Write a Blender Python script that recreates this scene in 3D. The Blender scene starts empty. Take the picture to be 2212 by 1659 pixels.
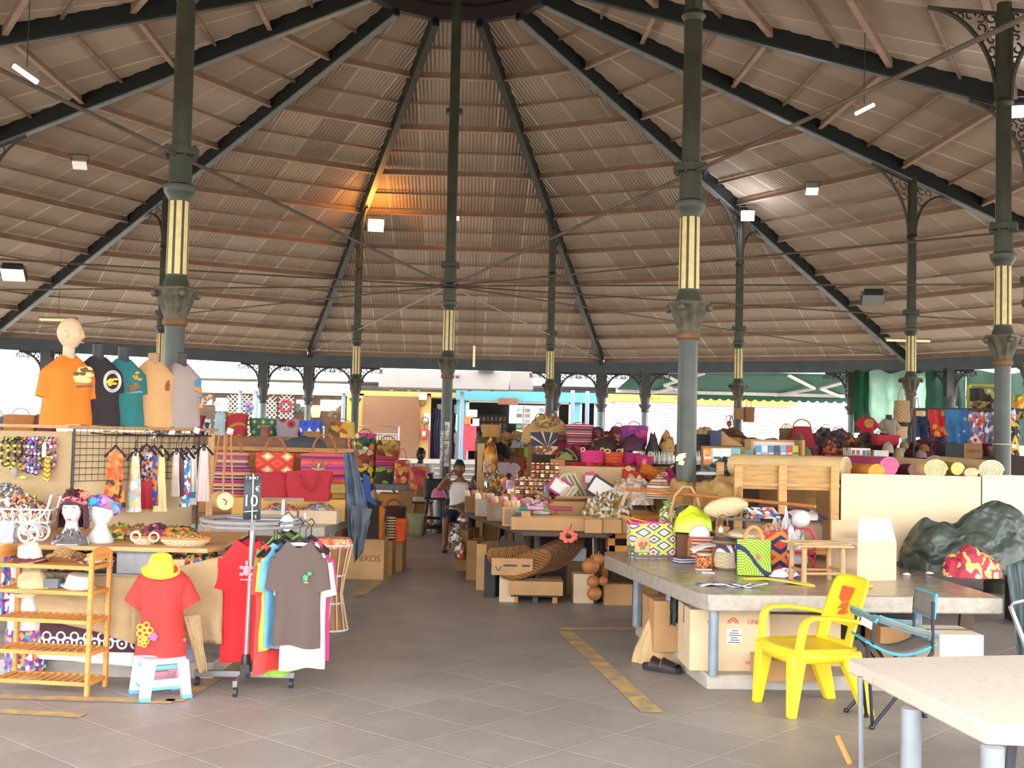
import bpy, math, random
from mathutils import Vector as Vec, Matrix, noise as mnoise
RND = random.Random(11)
col = bpy.context.scene.collection
PI = math.pi
# ---------------------------------------------------------------- camera model (2212 x 1659 frame)
EYE, FPX, PITCH, ROLL = 1.7, 2508.94, .0439, .0232
_cp, _sp, _cr, _sr = math.cos(PITCH), math.sin(PITCH), math.cos(ROLL), math.sin(ROLL)
def ray(x, y):
    a, b = x-1106, y-829.5
    u = _cr*a+_sr*b; v = -_sr*a+_cr*b
    X, yy, zz = u/FPX, 1.0, -v/FPX
    return X, yy*_cp-zz*_sp, yy*_sp+zz*_cp
def on(x, y, z=0.0):
    d = ray(x, y); t = (z-EYE)/d[2]
    return Vec((d[0]*t, d[1]*t, z))
def at(x, y, Y):
    d = ray(x, y); t = Y/d[1]
    return Vec((d[0]*t, Y, EYE+d[2]*t))
def S(px, Y): return px*Y/FPX
# ---------------------------------------------------------------- materials
def lin(h):
    if not isinstance(h, str): return h
    h = h.lstrip('#'); o = []
    for i in (0, 2, 4):
        c = int(h[i:i+2], 16)/255
        o.append(c/12.92 if c <= .04045 else ((c+.055)/1.055)**2.4)
    return (o[0], o[1], o[2], 1)
class NT:
    def __init__(s, name):
        s.m = bpy.data.materials.new(name); s.m.use_nodes = True
        s.t = s.m.node_tree; s.n = s.t.nodes; s.b = s.n['Principled BSDF']
        s.co = s.n.new('ShaderNodeTexCoord')
    def set(s, inp, v):
        if hasattr(v, 'is_linked') or hasattr(v, 'links'): s.t.links.new(v, inp)
        else: inp.default_value = v
    def node(s, typ, ins=(), **kw):
        n = s.n.new(typ)
        for k, v in kw.items(): setattr(n, k, v)
        for k, v in (ins.items() if isinstance(ins, dict) else enumerate(ins)):
            if v is not None: s.set(n.inputs[k], v)
        return n
    def math(s, op, a, b=0.0, c=None):
        n = s.node('ShaderNodeMath', (a, b), operation=op)
        if c is not None: s.set(n.inputs[2], c)
        return n.outputs[0]
    def obj(s): return s.co.outputs['Object']
    def xyz(s, v=None):
        n = s.node('ShaderNodeSeparateXYZ', (v or s.obj(),)); return n.outputs
    def noise(s, scale=5, det=3, vec=None, rough=.55):
        return s.node('ShaderNodeTexNoise', {'Vector': vec or s.obj(), 'Scale': scale, 'Detail': det, 'Roughness': rough}).outputs['Fac']
    def voro(s, scale=5, out='Distance', vec=None, feature='F1'):
        return s.node('ShaderNodeTexVoronoi', {'Vector': vec or s.obj(), 'Scale': scale}, feature=feature).outputs[out]
    def ramp(s, fac, cols, const=True, pos=None):
        n = s.n.new('ShaderNodeValToRGB'); s.set(n.inputs[0], fac)
        cr = n.color_ramp; cr.interpolation = 'CONSTANT' if const else 'LINEAR'
        k = len(cols)
        while len(cr.elements) < k: cr.elements.new(.5)
        for i, c in enumerate(cols):
            cr.elements[i].position = pos[i] if pos else (i/k if const else i/max(1, k-1))
        for i, c in enumerate(cols): cr.elements[i].color = lin(c)
        return n.outputs[0]
    def mix(s, f, a, b, mode='MIX'):
        n = s.n.new('ShaderNodeMix'); n.data_type = 'RGBA'; n.blend_type = mode
        s.set(n.inputs[0], f); s.set(n.inputs[6], lin(a) if isinstance(a, str) else a); s.set(n.inputs[7], lin(b) if isinstance(b, str) else b)
        return n.outputs[2]
    def bump(s, h, st=.3, dist=.01):
        n = s.node('ShaderNodeBump', {'Strength': st, 'Distance': dist, 'Height': h})
        s.t.links.new(n.outputs[0], s.b.inputs['Normal'])
    def fin(s, c, rough=.6, metal=0.0, **kw):
        s.set(s.b.inputs['Base Color'], lin(c) if isinstance(c, str) else c)
        s.set(s.b.inputs['Roughness'], rough); s.set(s.b.inputs['Metallic'], metal)
        for k, v in kw.items(): s.set(s.b.inputs[k.replace('_', ' ')], v)
        return s.m
_mc = {}
def mat(c, rough=.65, metal=0.0, var=.16, vs=9, bump=0, bs=60, **kw):
    """plain material with slight noise variation; cached"""
    key = (c, rough, metal, var, vs, bump, bs, tuple(sorted(kw.items())))
    if key in _mc: return _mc[key]
    t = NT('mat_'+str(c))
    L = lin(c)
    lo = tuple(max(0, x*(1-var)) for x in L[:3])+(1,); hi = tuple(min(1, x*(1+var)) for x in L[:3])+(1,)
    o = t.ramp(t.noise(vs), [lo, hi], False, [.3, .7])
    if bump: t.bump(t.noise(bs, 2), bump, .01)
    _mc[key] = t.fin(o, rough, metal, **kw); return _mc[key]
def pm(kind, cols, s=10, rough=.75, sx=None, bump=.15, warp=0, bs=180):
    key = ('pm', kind, tuple(cols), s, rough, sx, bump, warp, bs)
    if key in _mc: return _mc[key]
    t = NT('pattern_'+kind); v = t.obj()
    if warp:
        nz = t.node('ShaderNodeTexNoise', {'Vector': v, 'Scale': 9}).outputs['Color']
        v = t.node('ShaderNodeVectorMath', (v, t.node('ShaderNodeVectorMath', (nz, (warp, warp, warp)), operation='MULTIPLY').outputs[0]), operation='ADD').outputs[0]
    X, Y, Z = t.xyz(v)
    X = t.math('ADD', X, t.math('MULTIPLY', Y, .7)); sx = sx or s
    tri = lambda a, k: t.math('ABSOLUTE', t.math('SUBTRACT', t.math('FRACT', t.math('MULTIPLY', a, k)), .5))
    if kind == 'sz': f = t.math('FRACT', t.math('MULTIPLY', Z, s))
    elif kind == 'sx': f = t.math('FRACT', t.math('MULTIPLY', X, s))
    elif kind == 'diamond': f = t.math('ADD', tri(X, sx), tri(Z, s))
    elif kind == 'chevron': f = t.math('FRACT', t.math('ADD', t.math('MULTIPLY', Z, s), t.math('MULTIPLY', tri(X, sx), 1.0)))
    elif kind == 'patch': f = t.node('ShaderNodeSeparateColor', (t.voro(s*1.7, 'Color', v),)).outputs[0]
    elif kind == 'spots': f = t.math('MULTIPLY', t.voro(s, 'Distance', v), 1.35)
    elif kind == 'noise': f = t.math('MULTIPLY_ADD', t.noise(s, 3, v), 2.4, -.7)
    elif kind == 'rings':
        r = t.math('SQRT', t.math('ADD', t.math('MULTIPLY', X, X), t.math('MULTIPLY', Z, Z)))
        f = t.math('FRACT', t.math('MULTIPLY', r, s))
    elif kind == 'sun':
        f = t.math('FRACT', t.math('MULTIPLY', t.math('ARCTAN2', Z, X), s))
    c = t.ramp(f, cols)
    if bump: t.bump(t.noise(bs, 2), bump, .004)
    _mc[key] = t.fin(c, rough); return _mc[key]
def emis(c, st):
    key = ('em', c, st)
    if key not in _mc:
        t = NT('self_glow'); _mc[key] = t.fin(c, .5, Emission_Color=lin(c), Emission_Strength=st)
    return _mc[key]
def weave(c, c2=None, s=90, rough=.85):
    """woven straw / rattan"""
    key = ('wv', c, c2, s)
    if key in _mc: return _mc[key]
    t = NT('woven_straw'); X, Y, Z = t.xyz()
    a = t.math('SINE', t.math('MULTIPLY', Z, s*2.2)); b = t.math('SINE', t.math('MULTIPLY', t.math('ADD', X, Y), s*1.6))
    h = t.math('MULTIPLY', a, b)
    L = lin(c); dk = lin(c2) if c2 else tuple(x*.55 for x in L[:3])+(1,)
    o = t.mix(t.math('MULTIPLY_ADD', h, .35, .45), dk, L); o = t.mix(t.math('MULTIPLY', t.noise(6), .35), o, dk)
    t.bump(h, .5, .006); _mc[key] = t.fin(o, rough); return _mc[key]
def wood(c, c2, s=3, rough=.55, axis=0):
    key = ('wd', c, c2, s, axis)
    if key in _mc: return _mc[key]
    t = NT('wood_grain')
    sc = [14, 14, 14]; sc[axis] = 1.2
    v = t.node('ShaderNodeMapping', {'Vector': t.obj(), 'Scale': sc}).outputs[0]
    f = t.noise(s, 5, v, .65)
    o = t.ramp(f, [c2, c, c], False, [.3, .55, .8]); t.bump(f, .12, .004); _mc[key] = t.fin(o, rough); return _mc[key]
# ---------------------------------------------------------------- mesh builder
def rotz(a): return Matrix.Rotation(a, 3, 'Z')
def sring(a, b, z, e=.5, n=24, cx=0, cy=0):
    o = []
    for i in range(n):
        t = 2*PI*(i+.5)/n; c, s = math.cos(t), math.sin(t)
        o.append((cx+a*math.copysign(abs(c)**e, c), cy+b*math.copysign(abs(s)**e, s), z))
    return o
class MB:
    def __init__(s): s.v = []; s.f = []; s.m = []
    def add(s, vs, fs, mi=0):
        k = len(s.v); s.v += [tuple(v) for v in vs]
        for f in fs: s.f.append(tuple(i+k for i in f)); s.m.append(mi)
        return s
    def box(s, c, d, rz=0, mi=0, rot=None, tx=1, ty=1):
        M = rot or rotz(rz); c = Vec(c); vs = []
        for sz in (-1, 1):
            for sx, sy in ((-1, -1), (1, -1), (1, 1), (-1, 1)):
                k = (tx, ty) if sz > 0 else (1, 1)
                vs.append(c+M @ Vec((sx*d[0]/2*k[0], sy*d[1]/2*k[1], sz*d[2]/2)))
        return s.add(vs, [(3, 2, 1, 0), (4, 5, 6, 7), (0, 1, 5, 4), (1, 2, 6, 5), (2, 3, 7, 6), (3, 0, 4, 7)], mi)
    def bar(s, p, q, w, h=None, mi=0, up=(0, 0, 1)):
        p, q = Vec(p), Vec(q); d = q-p; L = d.length
        x = d.normalized(); u = Vec(up)
        if abs(x.dot(u)) > .98: u = Vec((0, 1, 0))
        y = u.cross(x).normalized(); z = x.cross(y)
        return s.box((p+q)/2, (L, w, h or w), mi=mi, rot=Matrix((x, y, z)).transposed())
    def loft(s, rings, mi=0, cap0=True, cap1=True, closed=True):
        n = len(rings[0]); vs = [p for r in rings for p in r]; fs = []
        for i in range(len(rings)-1):
            for j in range(n if closed else n-1):
                k = (j+1) % n; fs.append((i*n+j, i*n+k, (i+1)*n+k, (i+1)*n+j))
        if cap0: fs.append(tuple(range(n-1, -1, -1)))
        if cap1: b = (len(rings)-1)*n; fs.append(tuple(b+j for j in range(n)))
        return s.add(vs, fs, mi)
    def tube(s, pts, r, n=8, closed=False, mi=0):
        pts = [Vec(p) for p in pts]; m = len(pts); rings = []
        rr = r if isinstance(r, (list, tuple)) else [r]*m
        up = None
        for i in range(m):
            a = pts[(i-1) % m] if (closed or i > 0) else pts[i]; b = pts[(i+1) % m] if (closed or i < m-1) else pts[i]
            d = (b-a).normalized()
            if up is None:
                up = Vec((0, 0, 1)) if abs(d.z) < .9 else Vec((1, 0, 0))
            x = d.cross(up)
            if x.length < 1e-4: x = d.cross(Vec((0, 1, 0)))
            x.normalize(); y = x.cross(d).normalized(); up = y
            rings.append([pts[i]+(x*math.cos(2*PI*j/n)+y*math.sin(2*PI*j/n))*rr[i] for j in range(n)])
        if closed: rings.append(rings[0]); return s.loft(rings, mi, False, False)
        return s.loft(rings, mi)
    def cyl(s, p, q, r, r2=None, n=14, mi=0): return s.tube([p, q], [r, r if r2 is None else r2], n, mi=mi)
    def lathe(s, prof, n=20, c=(0, 0, 0), mi=0, ax=1, ay=1, cap=True):
        return s.loft([[(c[0]+r*ax*math.cos(2*PI*j/n), c[1]+r*ay*math.sin(2*PI*j/n), c[2]+z) for j in range(n)] for r, z in prof], mi, cap, cap)
    def prism(s, poly, y0, y1, mi=0):
        """polygon in x,z extruded along y"""
        n = len(poly); vs = [(x, y0, z) for x, z in poly]+[(x, y1, z) for x, z in poly]
        return s.add(vs, [tuple(range(n)), tuple(range(2*n-1, n-1, -1))]+[(j, j+n, (j+1) % n+n, (j+1) % n) for j in range(n)], mi)
    def slab(s, poly, z0, z1, mi=0):
        n = len(poly); vs = [(p[0], p[1], z0) for p in poly]+[(p[0], p[1], z1) for p in poly]
        return s.add(vs, [tuple(range(n-1, -1, -1)), tuple(range(n, 2*n))]+[(j, (j+1) % n, (j+1) % n+n, j+n) for j in range(n)], mi)
    def grid(s, fn, nu, nv, mi=0):
        vs = [fn(i/nu, j/nv) for j in range(nv+1) for i in range(nu+1)]
        return s.add(vs, [(j*(nu+1)+i, j*(nu+1)+i+1, (j+1)*(nu+1)+i+1, (j+1)*(nu+1)+i) for j in range(nv) for i in range(nu)], mi)
    def ball(s, c, r, n=12, mi=0):
        r = r if isinstance(r, (tuple, list)) else (r, r, r); rings = []
        for i in range(1, n): 
            t = PI*i/n-PI/2
            rings.append([(c[0]+r[0]*math.cos(t)*math.cos(2*PI*j/n), c[1]+r[1]*math.cos(t)*math.sin(2*PI*j/n), c[2]+r[2]*math.sin(t)) for j in range(n)])
        return s.loft(rings, mi)
    def obj(s, name, mats, parent=None, loc=(0, 0, 0), rz=0, bev=0, rot=None, sharp=38, solid=0):
        me = bpy.data.meshes.new(name); me.from_pydata(s.v, [], s.f)
        for m in (mats if isinstance(mats, (list, tuple)) else [mats]): me.materials.append(m)
        me.polygons.foreach_set('material_index', s.m); me.polygons.foreach_set('use_smooth', [True]*len(s.f))
        me.update(); me.set_sharp_from_angle(angle=math.radians(sharp))
        o = bpy.data.objects.new(name, me); col.objects.link(o); o.location = loc
        o.rotation_euler = rot or (0, 0, rz)
        if parent: o.parent = parent
        if bev:
            b = o.modifiers.new('b', 'BEVEL'); b.width = bev; b.segments = 2; b.limit_method = 'ANGLE'
        if solid:
            b = o.modifiers.new('s', 'SOLIDIFY'); b.thickness = solid
        return o
def T(name, label, cat, loc=(0, 0, 0), rz=0, group=None, rot=None):
    o = bpy.data.objects.new(name, None); o.empty_display_size = .05; col.objects.link(o)
    o.location = loc; o.rotation_euler = rot or (0, 0, rz); return tag(o, label, cat, group)
def tag(o, label, cat, group=None):
    o['label'] = label; o['category'] = cat; o['kind'] = 'thing'
    if group: o['group'] = group
    return o
def struct(o): o['kind'] = 'structure'; return o
def dup(root, label, loc=None, rz=None, group=None):
    def cp(o, par):
        c = o.copy(); col.objects.link(c)
        if par: c.parent = par
        for ch in o.children: cp(ch, c)
        return c
    r = cp(root, None); r['label'] = label
    if loc is not None: r.location = loc
    if rz is not None: r.rotation_euler = (0, 0, rz)
    if group: r['group'] = group
    return r
def text(body, size, parent, loc, m, rot=(PI/2, 0, 0), name='lettering', ext=.001):
    cu = bpy.data.curves.new('t', 'FONT'); cu.body = body; cu.size = size; cu.extrude = ext; cu.align_x = 'CENTER'; cu.align_y = 'CENTER'
    o = bpy.data.objects.new('t', cu); col.objects.link(o)
    me = bpy.data.meshes.new_from_object(o.evaluated_get(bpy.context.evaluated_depsgraph_get()))
    bpy.data.objects.remove(o)
    r = bpy.data.objects.new(name, me); me.materials.clear(); me.materials.append(m); col.objects.link(r)
    r.location = loc; r.rotation_euler = rot; r.parent = parent; return r
def ns(x, y, z=0): return mnoise.noise(Vec((x, y, z)))
# ================================================================ HALL
CX, CY, PHI, R1, R2 = -1.1137, 20.0, -.0401, 9.368, 18.35
C15 = math.cos(math.radians(15))
def zr(r): return 7.067+(9.368-r)*.3175
def pol(r, a, z=0.0): return Vec((CX+r*math.sin(a), CY+r*math.cos(a), z))
def ca(k): return math.radians(15+30*k)+PHI
IRON = mat('363d36', .45, .25, .3, 4, .15, 30); IRON_D = mat('171d1a', .5, .2, .25, 3); IRON_LIT = mat('7d8582', .45, .2, .2, 5)
IRON_UP = mat('343929', .45, .2, .3, 3, .1, 20); CREAM = mat('eed58a', .6, 0, .12, 12); RUST = mat('6b4a2a', .7, .1, .4, 8)
LACE = mat('3a3a30', .6, .2, .35, 10)
# ---- floor
t = NT('stone_floor'); v = t.obj()
rv = t.node('ShaderNodeMapping', {'Vector': v, 'Rotation': (0, 0, .72)}).outputs[0]
bk = t.node('ShaderNodeTexBrick', {'Vector': rv, 'Color1': lin('a8a09a'), 'Color2': lin('989089'), 'Mortar': lin('b4aca4'), 'Scale': 1.0, 'Mortar Size': .011, 'Mortar Smooth': .6, 'Brick Width': .66, 'Row Height': .5})
bk.offset = .0
c = t.mix(t.math('MULTIPLY', t.noise(1.1, 5), .8), bk.outputs[0], '716a66'); c = t.mix(t.ramp(t.noise(16, 6, None, .7), ['000000', '888888'], False, [.45, .7]), c, '6a6460')
c = t.mix(t.ramp(t.noise(5, 6), ['000000', '000000', '777777'], False, [0, .55, .8]), c, 'c4bdb6')
c = t.mix(t.ramp(t.noise(2.3, 4, rv), ['000000', '000000', '555555'], False, [0, .5, .75]), c, '5c4838')
h = t.math('ADD', t.math('MULTIPLY', bk.outputs[1], -1.0), t.math('MULTIPLY', t.noise(22, 4), .5)); t.bump(h, .35, .012)
FLOORM = t.fin(c, t.ramp(t.noise(3, 3), ['a2a2a2', 'd0d0d0'], False), Specular_IOR_Level=.35)
mb = MB(); mb.grid(lambda u, w: (-60+120*u, -25+110*w, 0), 6, 6); struct(mb.obj('floor', FLOORM))
# worn yellow bay lines on the floor
t = NT('worn_yellow_paint')
f = t.ramp(t.noise(7, 6), ['000000', 'ffffff'], False, [.38, .62])
YELM = t.fin(t.mix(f, '8d8074', 'c9a24e'), .8)
def line(name, pts, w):
    mb = MB()
    for a, b in zip(pts[:-1], pts[1:]):
        d = (b-a).normalized(); n = Vec((-d.y, d.x, 0))*w/2
        mb.add([a-n, b-n, b+n, a+n], [(0, 1, 2, 3)])
    o = struct(mb.obj(name, YELM)); o.location.z = .004; return o
line('trim_1', [on(700, 1292), on(768, 1289), on(830, 1248), on(850, 1225)], .14)
line('trim_2', [on(1445, 1359), on(1210, 1359)], .13); line('trim_3', [on(1222, 1365), on(1410, 1540)], .14)
line('trim_4', [on(0, 1505), on(200, 1512), on(375, 1516), on(560, 1410)], .12); line('trim_5', [on(0, 1537), on(180, 1547)], .1)
# ---- corrugated roof
t = NT('corrugated_roof_sheet'); uv = t.co.outputs['UV']; U, W, _ = t.xyz(uv)
cell = t.node('ShaderNodeCombineXYZ', (t.math('FLOOR', t.math('MULTIPLY', U, 1.18)), t.math('FLOOR', t.math('MULTIPLY', W, .55)), 0)).outputs[0]
wn = t.node('ShaderNodeTexWhiteNoise', {'Vector': cell}, noise_dimensions='3D').outputs[0]
c = t.ramp(wn, ['a8937a', 'c6b096', 'b49d82', 'd8c4aa', 'b8a288'], False)
c = t.mix(t.math('MULTIPLY', t.noise(.7, 4), .7), c, '9f8a72')
seam = t.math('LESS_THAN', t.math('FRACT', t.math('MULTIPLY', U, 1.18)), .05); c = t.mix(t.math('MULTIPLY', seam, .8), c, 'e4d2ba')
ROOFM = t.fin(c, .75)
PURL = mat('8f7258', .7, 0, .25, 3); PURL_L = mat('b39078', .7, 0, .15, 5)
per, seg = .083, 4
mb = MB(); uvs = []
T15 = math.tan(math.radians(15))
for k in range(12):
    am = ca(k)-math.radians(15); er = Vec((math.sin(am), math.cos(am), 0)); el = Vec((math.cos(am), -math.sin(am), 0)); c0 = Vec((CX, CY, 0))
    tmax = 18.1; hw = tmax*T15; n = int(2*hw/per*seg); rows = 2
    pts = []
    for i in range(n+1):
        x = -hw+2*hw*i/n; ts = max(1.55, abs(x)/T15)
        dz = .017*math.sin(2*PI*x/per)+.16
        pts.append([(c0+er*tt+el*x+Vec((0, 0, zr(tt/C15)+dz)), (x+40*k, tt)) for tt in (ts, (ts+tmax)/2, tmax)])
    base = len(mb.v)
    for i in range(n+1):
        for p, w in pts[i]: mb.v.append(tuple(p)); uvs.append(w)
    for i in range(n):
        for j in range(2):
            a = base+i*3+j
            mb.f.append((a, a+1, a+4, a+3)); mb.m.append(0)
ceil = mb.obj('ceiling', ROOFM, sharp=180); struct(ceil)
ul = ceil.data.uv_layers.new(name='UVMap')
for lp in ceil.data.loops: ul.data[lp.index].uv = uvs[lp.vertex_index]
for k in range(12):
    am = ca(k)-math.radians(15); er = Vec((math.sin(am), math.cos(am), 0)); el = Vec((math.cos(am), -math.sin(am), 0)); c0 = Vec((CX, CY, 0))
    mb = MB()
    for j in range(9):
        for thick, tt in ((0, 2.6+1.81*j), (1, 3.4+1.81*j)):
            if tt > 17.9: continue
            hw = tt*T15-.06; z = zr(tt/C15)
            a, b = c0+er*tt-el*hw, c0+er*tt+el*hw
            zz = z+(.06 if thick else .1)
            mb.bar(a+Vec((0, 0, zz)), b+Vec((0, 0, zz)), .045, .12 if thick else .05, 0)
            if thick: mb.bar(a+Vec((0, 0, zz-.07))-er*.02, b+Vec((0, 0, zz-.07))-er*.02, .085, .02, 1)
    struct(mb.obj('purlin', [PURL, PURL_L], ceil))
# hub ring and dark lantern
mb = MB(); rg = lambda r, z: [tuple(pol(r, ca(k), z)) for k in range(12)]
mb.loft([rg(1.75, zr(1.7)-.02), rg(1.75, zr(1.7)+.3), rg(1.6, zr(1.7)+.3), rg(1.6, zr(1.7)-.02), rg(1.75, zr(1.7)-.02)], cap0=False, cap1=False)
mb.loft([rg(1.6, zr(1.7)+.25), rg(1.6, zr(1.7)+1.5), rg(.05, zr(1.7)+1.9)], cap0=False)
struct(mb.obj('trim_6', mat('2a1f1c', .7)))
# ---- rafters
rl = {0: 'second roof rafter right of the central column, ending at the far eave', 11: 'roof rafter just left of the central column, ending at the far eave',
      1: 'roof rafter running down right past the white floodlight to the far eave', 10: 'roof rafter passing behind the left foreground column',
      2: 'roof rafter at right carried by the column with a lace bracket', 9: 'roof rafter at upper left meeting the picture edge',
      3: 'roof rafter across the upper right corner', 8: 'roof rafter across the upper left corner'}
rl[0] = 'roof rafter just right of the central column, ending at the far eave'
for i, k in enumerate(rl):
    a = ca(k); mb = MB(); p0, p1 = pol(1.6, a, zr(1.6)), pol(18.35, a, zr(18.35))
    mb.bar(p0, p1, .12, .3); mb.bar(p0+Vec((0, 0, -.165)), p1+Vec((0, 0, -.165)), .13, .03, mi=1)
    struct(mb.obj('trim_%d' % (20+i), [IRON_D, IRON_LIT if k in (1, 2, 9, 10) else IRON]))  # paler underside puts the light from outside into the flange colour
# ---- eave beam ring
mb = MB()
ze = zr(18.35)-.1
mb.loft([rg(18.3, ze-.34), rg(18.3, ze+.02), rg(18.5, ze+.02), rg(18.5, ze-.34), rg(18.3, ze-.34)], cap0=False, cap1=False)
struct(mb.obj('trim_7', mat('3a4446', .5, .2, .25, 2)))
# ---- scroll lace bracket (profile in u along, z down), reused
def lace_fill(mb, span, drop, dirv, org, rmin=.05, rmax=.11, seed=1, th=.014, ez=.0, band=0):
    """quarter-arch spandrel filled with cast scrolls; dirv = horizontal unit vector, org = inner top corner"""
    rn = random.Random(seed)
    P = lambda u, w: org+dirv*u+Vec((0, 0, -w+ez*u))
    arc = [P(span*(1-math.cos(q)), drop*(1-math.sin(q))) for q in [PI/2*i/10 for i in range(11)]]
    mb.tube(arc, th*1.7, 5)
    mb.tube([P(0, 0), P(span, 0)], th*1.5, 5); mb.tube([P(0, 0), P(0, drop)], th*1.5, 5)
    u = .0
    step = rmin*1.75
    nx = int(span*(1.2 if band else 1)/step)
    for i in range(nx):
        uu = (i+.5)*step
        lim = drop*(1-math.sqrt(max(0, 1-((span-uu)/span)**2)))if uu < span else 0
        lim = drop*(1-math.sqrt(max(0., 1-(1-min(1, uu/span))**2)))
        lim = max(lim, band); w = step*.5
        while w < lim-step*.25:
            rr = rmin*rn.uniform(.75, 1.0); s0 = rn.uniform(0, 6)
            mb.tube([P(uu+rr*(1-q*.085)*math.cos(s0+q*.62), w+rr*(1-q*.085)*math.sin(s0+q*.62)) for q in range(10)], th*.7, 4)
            w += step
# ---- ring columns
def base_col(kind):
    pass
def build_column(lb, loc, top, ang=None, detail=True, flz=4.3, group='inner ring iron columns', centre=False):
    r = T('iron_column', lb, 'column', loc, 0 if ang is None else -ang, group)
    n = 24
    MB().lathe([(.2, 0), (.2, .12), (.16, .16), (.16, .5), (.13, .55), (.1, .6)], n).obj('base', IRON, r)
    MB().lathe([(.097, .58), (.092, 2.66)], n).obj('shaft', IRON, r)
    mb = MB(); mb.lathe([(.095, 2.64), (.115, 2.66), (.115, 2.7), (.1, 2.72)], n, mi=1)
    rows = []
    for i in range(9):
        q = i/8; z = 2.7+.28*q; r0 = .1+.085*q**1.6
        rows.append([((r0*(1+.16*math.sin(q*PI)*math.cos(8*th+q*2)+.16*q**3*abs(math.cos(2*th))**6)*math.cos(th+PI/4)), (r0*(1+.16*math.sin(q*PI)*math.cos(8*th+q*2)+.16*q**3*abs(math.cos(2*th))**6)*math.sin(th+PI/4)), z) for th in [2*PI*j/48 for j in range(48)]])
    mb.loft(rows)
    for sx in (-1, 1):
        for sy in (-1, 1): mb.ball((sx*.145, sy*.145, 2.945), (.035, .035, .04), 8)
    mb.box((0, 0, 2.99), (.3, .3, .03), mi=0); mb.obj('capital', [mat('4a4636', .6, .2, .45, 14), RUST], r)
    mb = MB(); mb.lathe([(.13, 3.0), (.12, 3.05), (.1, 3.1), (.1, 3.13)], n, mi=0)
    nn = 24; rg2 = [[(rr*math.cos(2*PI*j/nn), rr*math.sin(2*PI*j/nn), z) for j in range(nn)] for rr, z in ((.1, 3.13), (.097, 3.82))]
    k0 = len(mb.v); mb.v += rg2[0]+rg2[1]
    for j in range(nn):
        mb.f.append((k0+j, k0+(j+1) % nn, k0+nn+(j+1) % nn, k0+nn+j)); mb.m.append(1 if j % 3 else 0)
    mb.obj('fluted_shaft', [IRON_UP, CREAM], r)
    MB().lathe([(.1, 3.82), (.1, 3.84), (.14, 3.9), (.15, 3.94), (.15, 3.97), (.11, 3.99), (.105, flz-.05)], n).obj('collar', [IRON_UP], r)
    mb = MB(); mb.lathe([(.105, flz-.05), (.165, flz-.045), (.165, flz+.03), (.105, flz+.035)], n)
    for j in range(8): mb.cyl((.14*math.cos(j*PI/4), .14*math.sin(j*PI/4), flz-.07), (.14*math.cos(j*PI/4), .14*math.sin(j*PI/4), flz+.05), .014, n=6)
    mb.obj('flange', RUST if False else IRON_UP, r)
    MB().lathe([(.09, flz+.03), (.085, top)], n).obj('upper_shaft', IRON_UP, r)
    if ang is not None:
        for s in (-1, 1):
            mb = MB(); lace_fill(mb, .85, 1.05, Vec((0, s, 0)), Vec((0, s*.08, top-.1)), .075 if detail else .12, seed=3+s, th=.018, ez=-.3175*s)
            mb.obj('bracket', LACE, r)
        mb = MB(); mb.lathe([(.09, top-1.25), (.12, top-1.2), (.09, top-1.15)], 16); mb.obj('neck_ring', IRON_UP, r)
    return r
clab = {11: 'iron column under the orange sodium lamp, far side left of the central column', 0: 'iron column just right of the central one, behind the straw bags',
        1: 'iron column with palm-leaf bags hanging on it, beside the green awning', 2: 'iron column with straw bags hanging on it, before the green netting',
        10: 'thin dark iron column half hidden behind the left foreground column', 4: 'iron column standing before the wax prints at the right picture edge',
        3: 'iron column touching the right picture edge with a floodlight on its bracket', 5: 'tall foreground iron column behind the plaited baskets and books',
        6: 'tall foreground iron column behind the row of shirt mannequins', 9: 'iron column at the left picture edge holding a rafter bracket'}
COLP = {}
for k, lb in clab.items():
    COLP[k] = pol(R1, ca(k)); build_column('dark green '+lb, COLP[k], 6.98, ca(k), k in (3, 4, 5, 6))
cc = build_column('slender dark green central iron column with paper notices, tie rods fanning from it', pol(0, 0), 9.7, None, flz=4.62, group=None)
mb = MB(); zf = at(978, 240, 20).z; mb.lathe([(.09, zf-.06), (.15, zf-.05), (.15, zf+.03), (.09, zf+.04)], 20); mb.obj('flange', IRON_UP, cc)
mb = MB(); mb.lathe([(.1, 4.2), (.2, 4.22), (.2, 4.27), (.1, 4.3)], 20); mb.obj('rod_plate', IRON_D, cc)
# ---- tie rods, one per rafter, centre -> eave corner
ROD = mat('5b4f3c', .6, .3, .35, 3); ROD_L = mat('8f8b82', .5, .4, .2, 3)
tl = {11: 'to the eave left of the sodium lamp', 0: 'to the far eave right of centre', 1: 'toward the right past the hanging leaf bags', 10: 'toward the left behind the mannequins',
      2: 'toward the right netting', 9: 'toward the left picture edge', 4: 'toward the column at the right picture edge', 5: 'rising behind the tall right foreground column',
      6: 'rising behind the tall left foreground column', 3: 'toward the right picture edge', 8: 'toward the left, high above the stalls', 7: 'toward the upper left'}
for k, lb in tl.items():
    if k == 7: continue
    a = ca(k); p0, p1 = pol(.15, a, 4.25), pol(18.3, a, 4.2 if k not in (5, 6) else 4.25)
    mb = MB(); mb.tube([Vec((0, 0, 0)), p1-p0], .018 if k in (5, 6) else .016, 6)
    tag(mb.obj('tie_rod', ROD_L if k in (11, 0) else ROD, loc=p0), 'thin iron tie rod from the central column '+lb, 'tie rod', 'radial tie rods')
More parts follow.
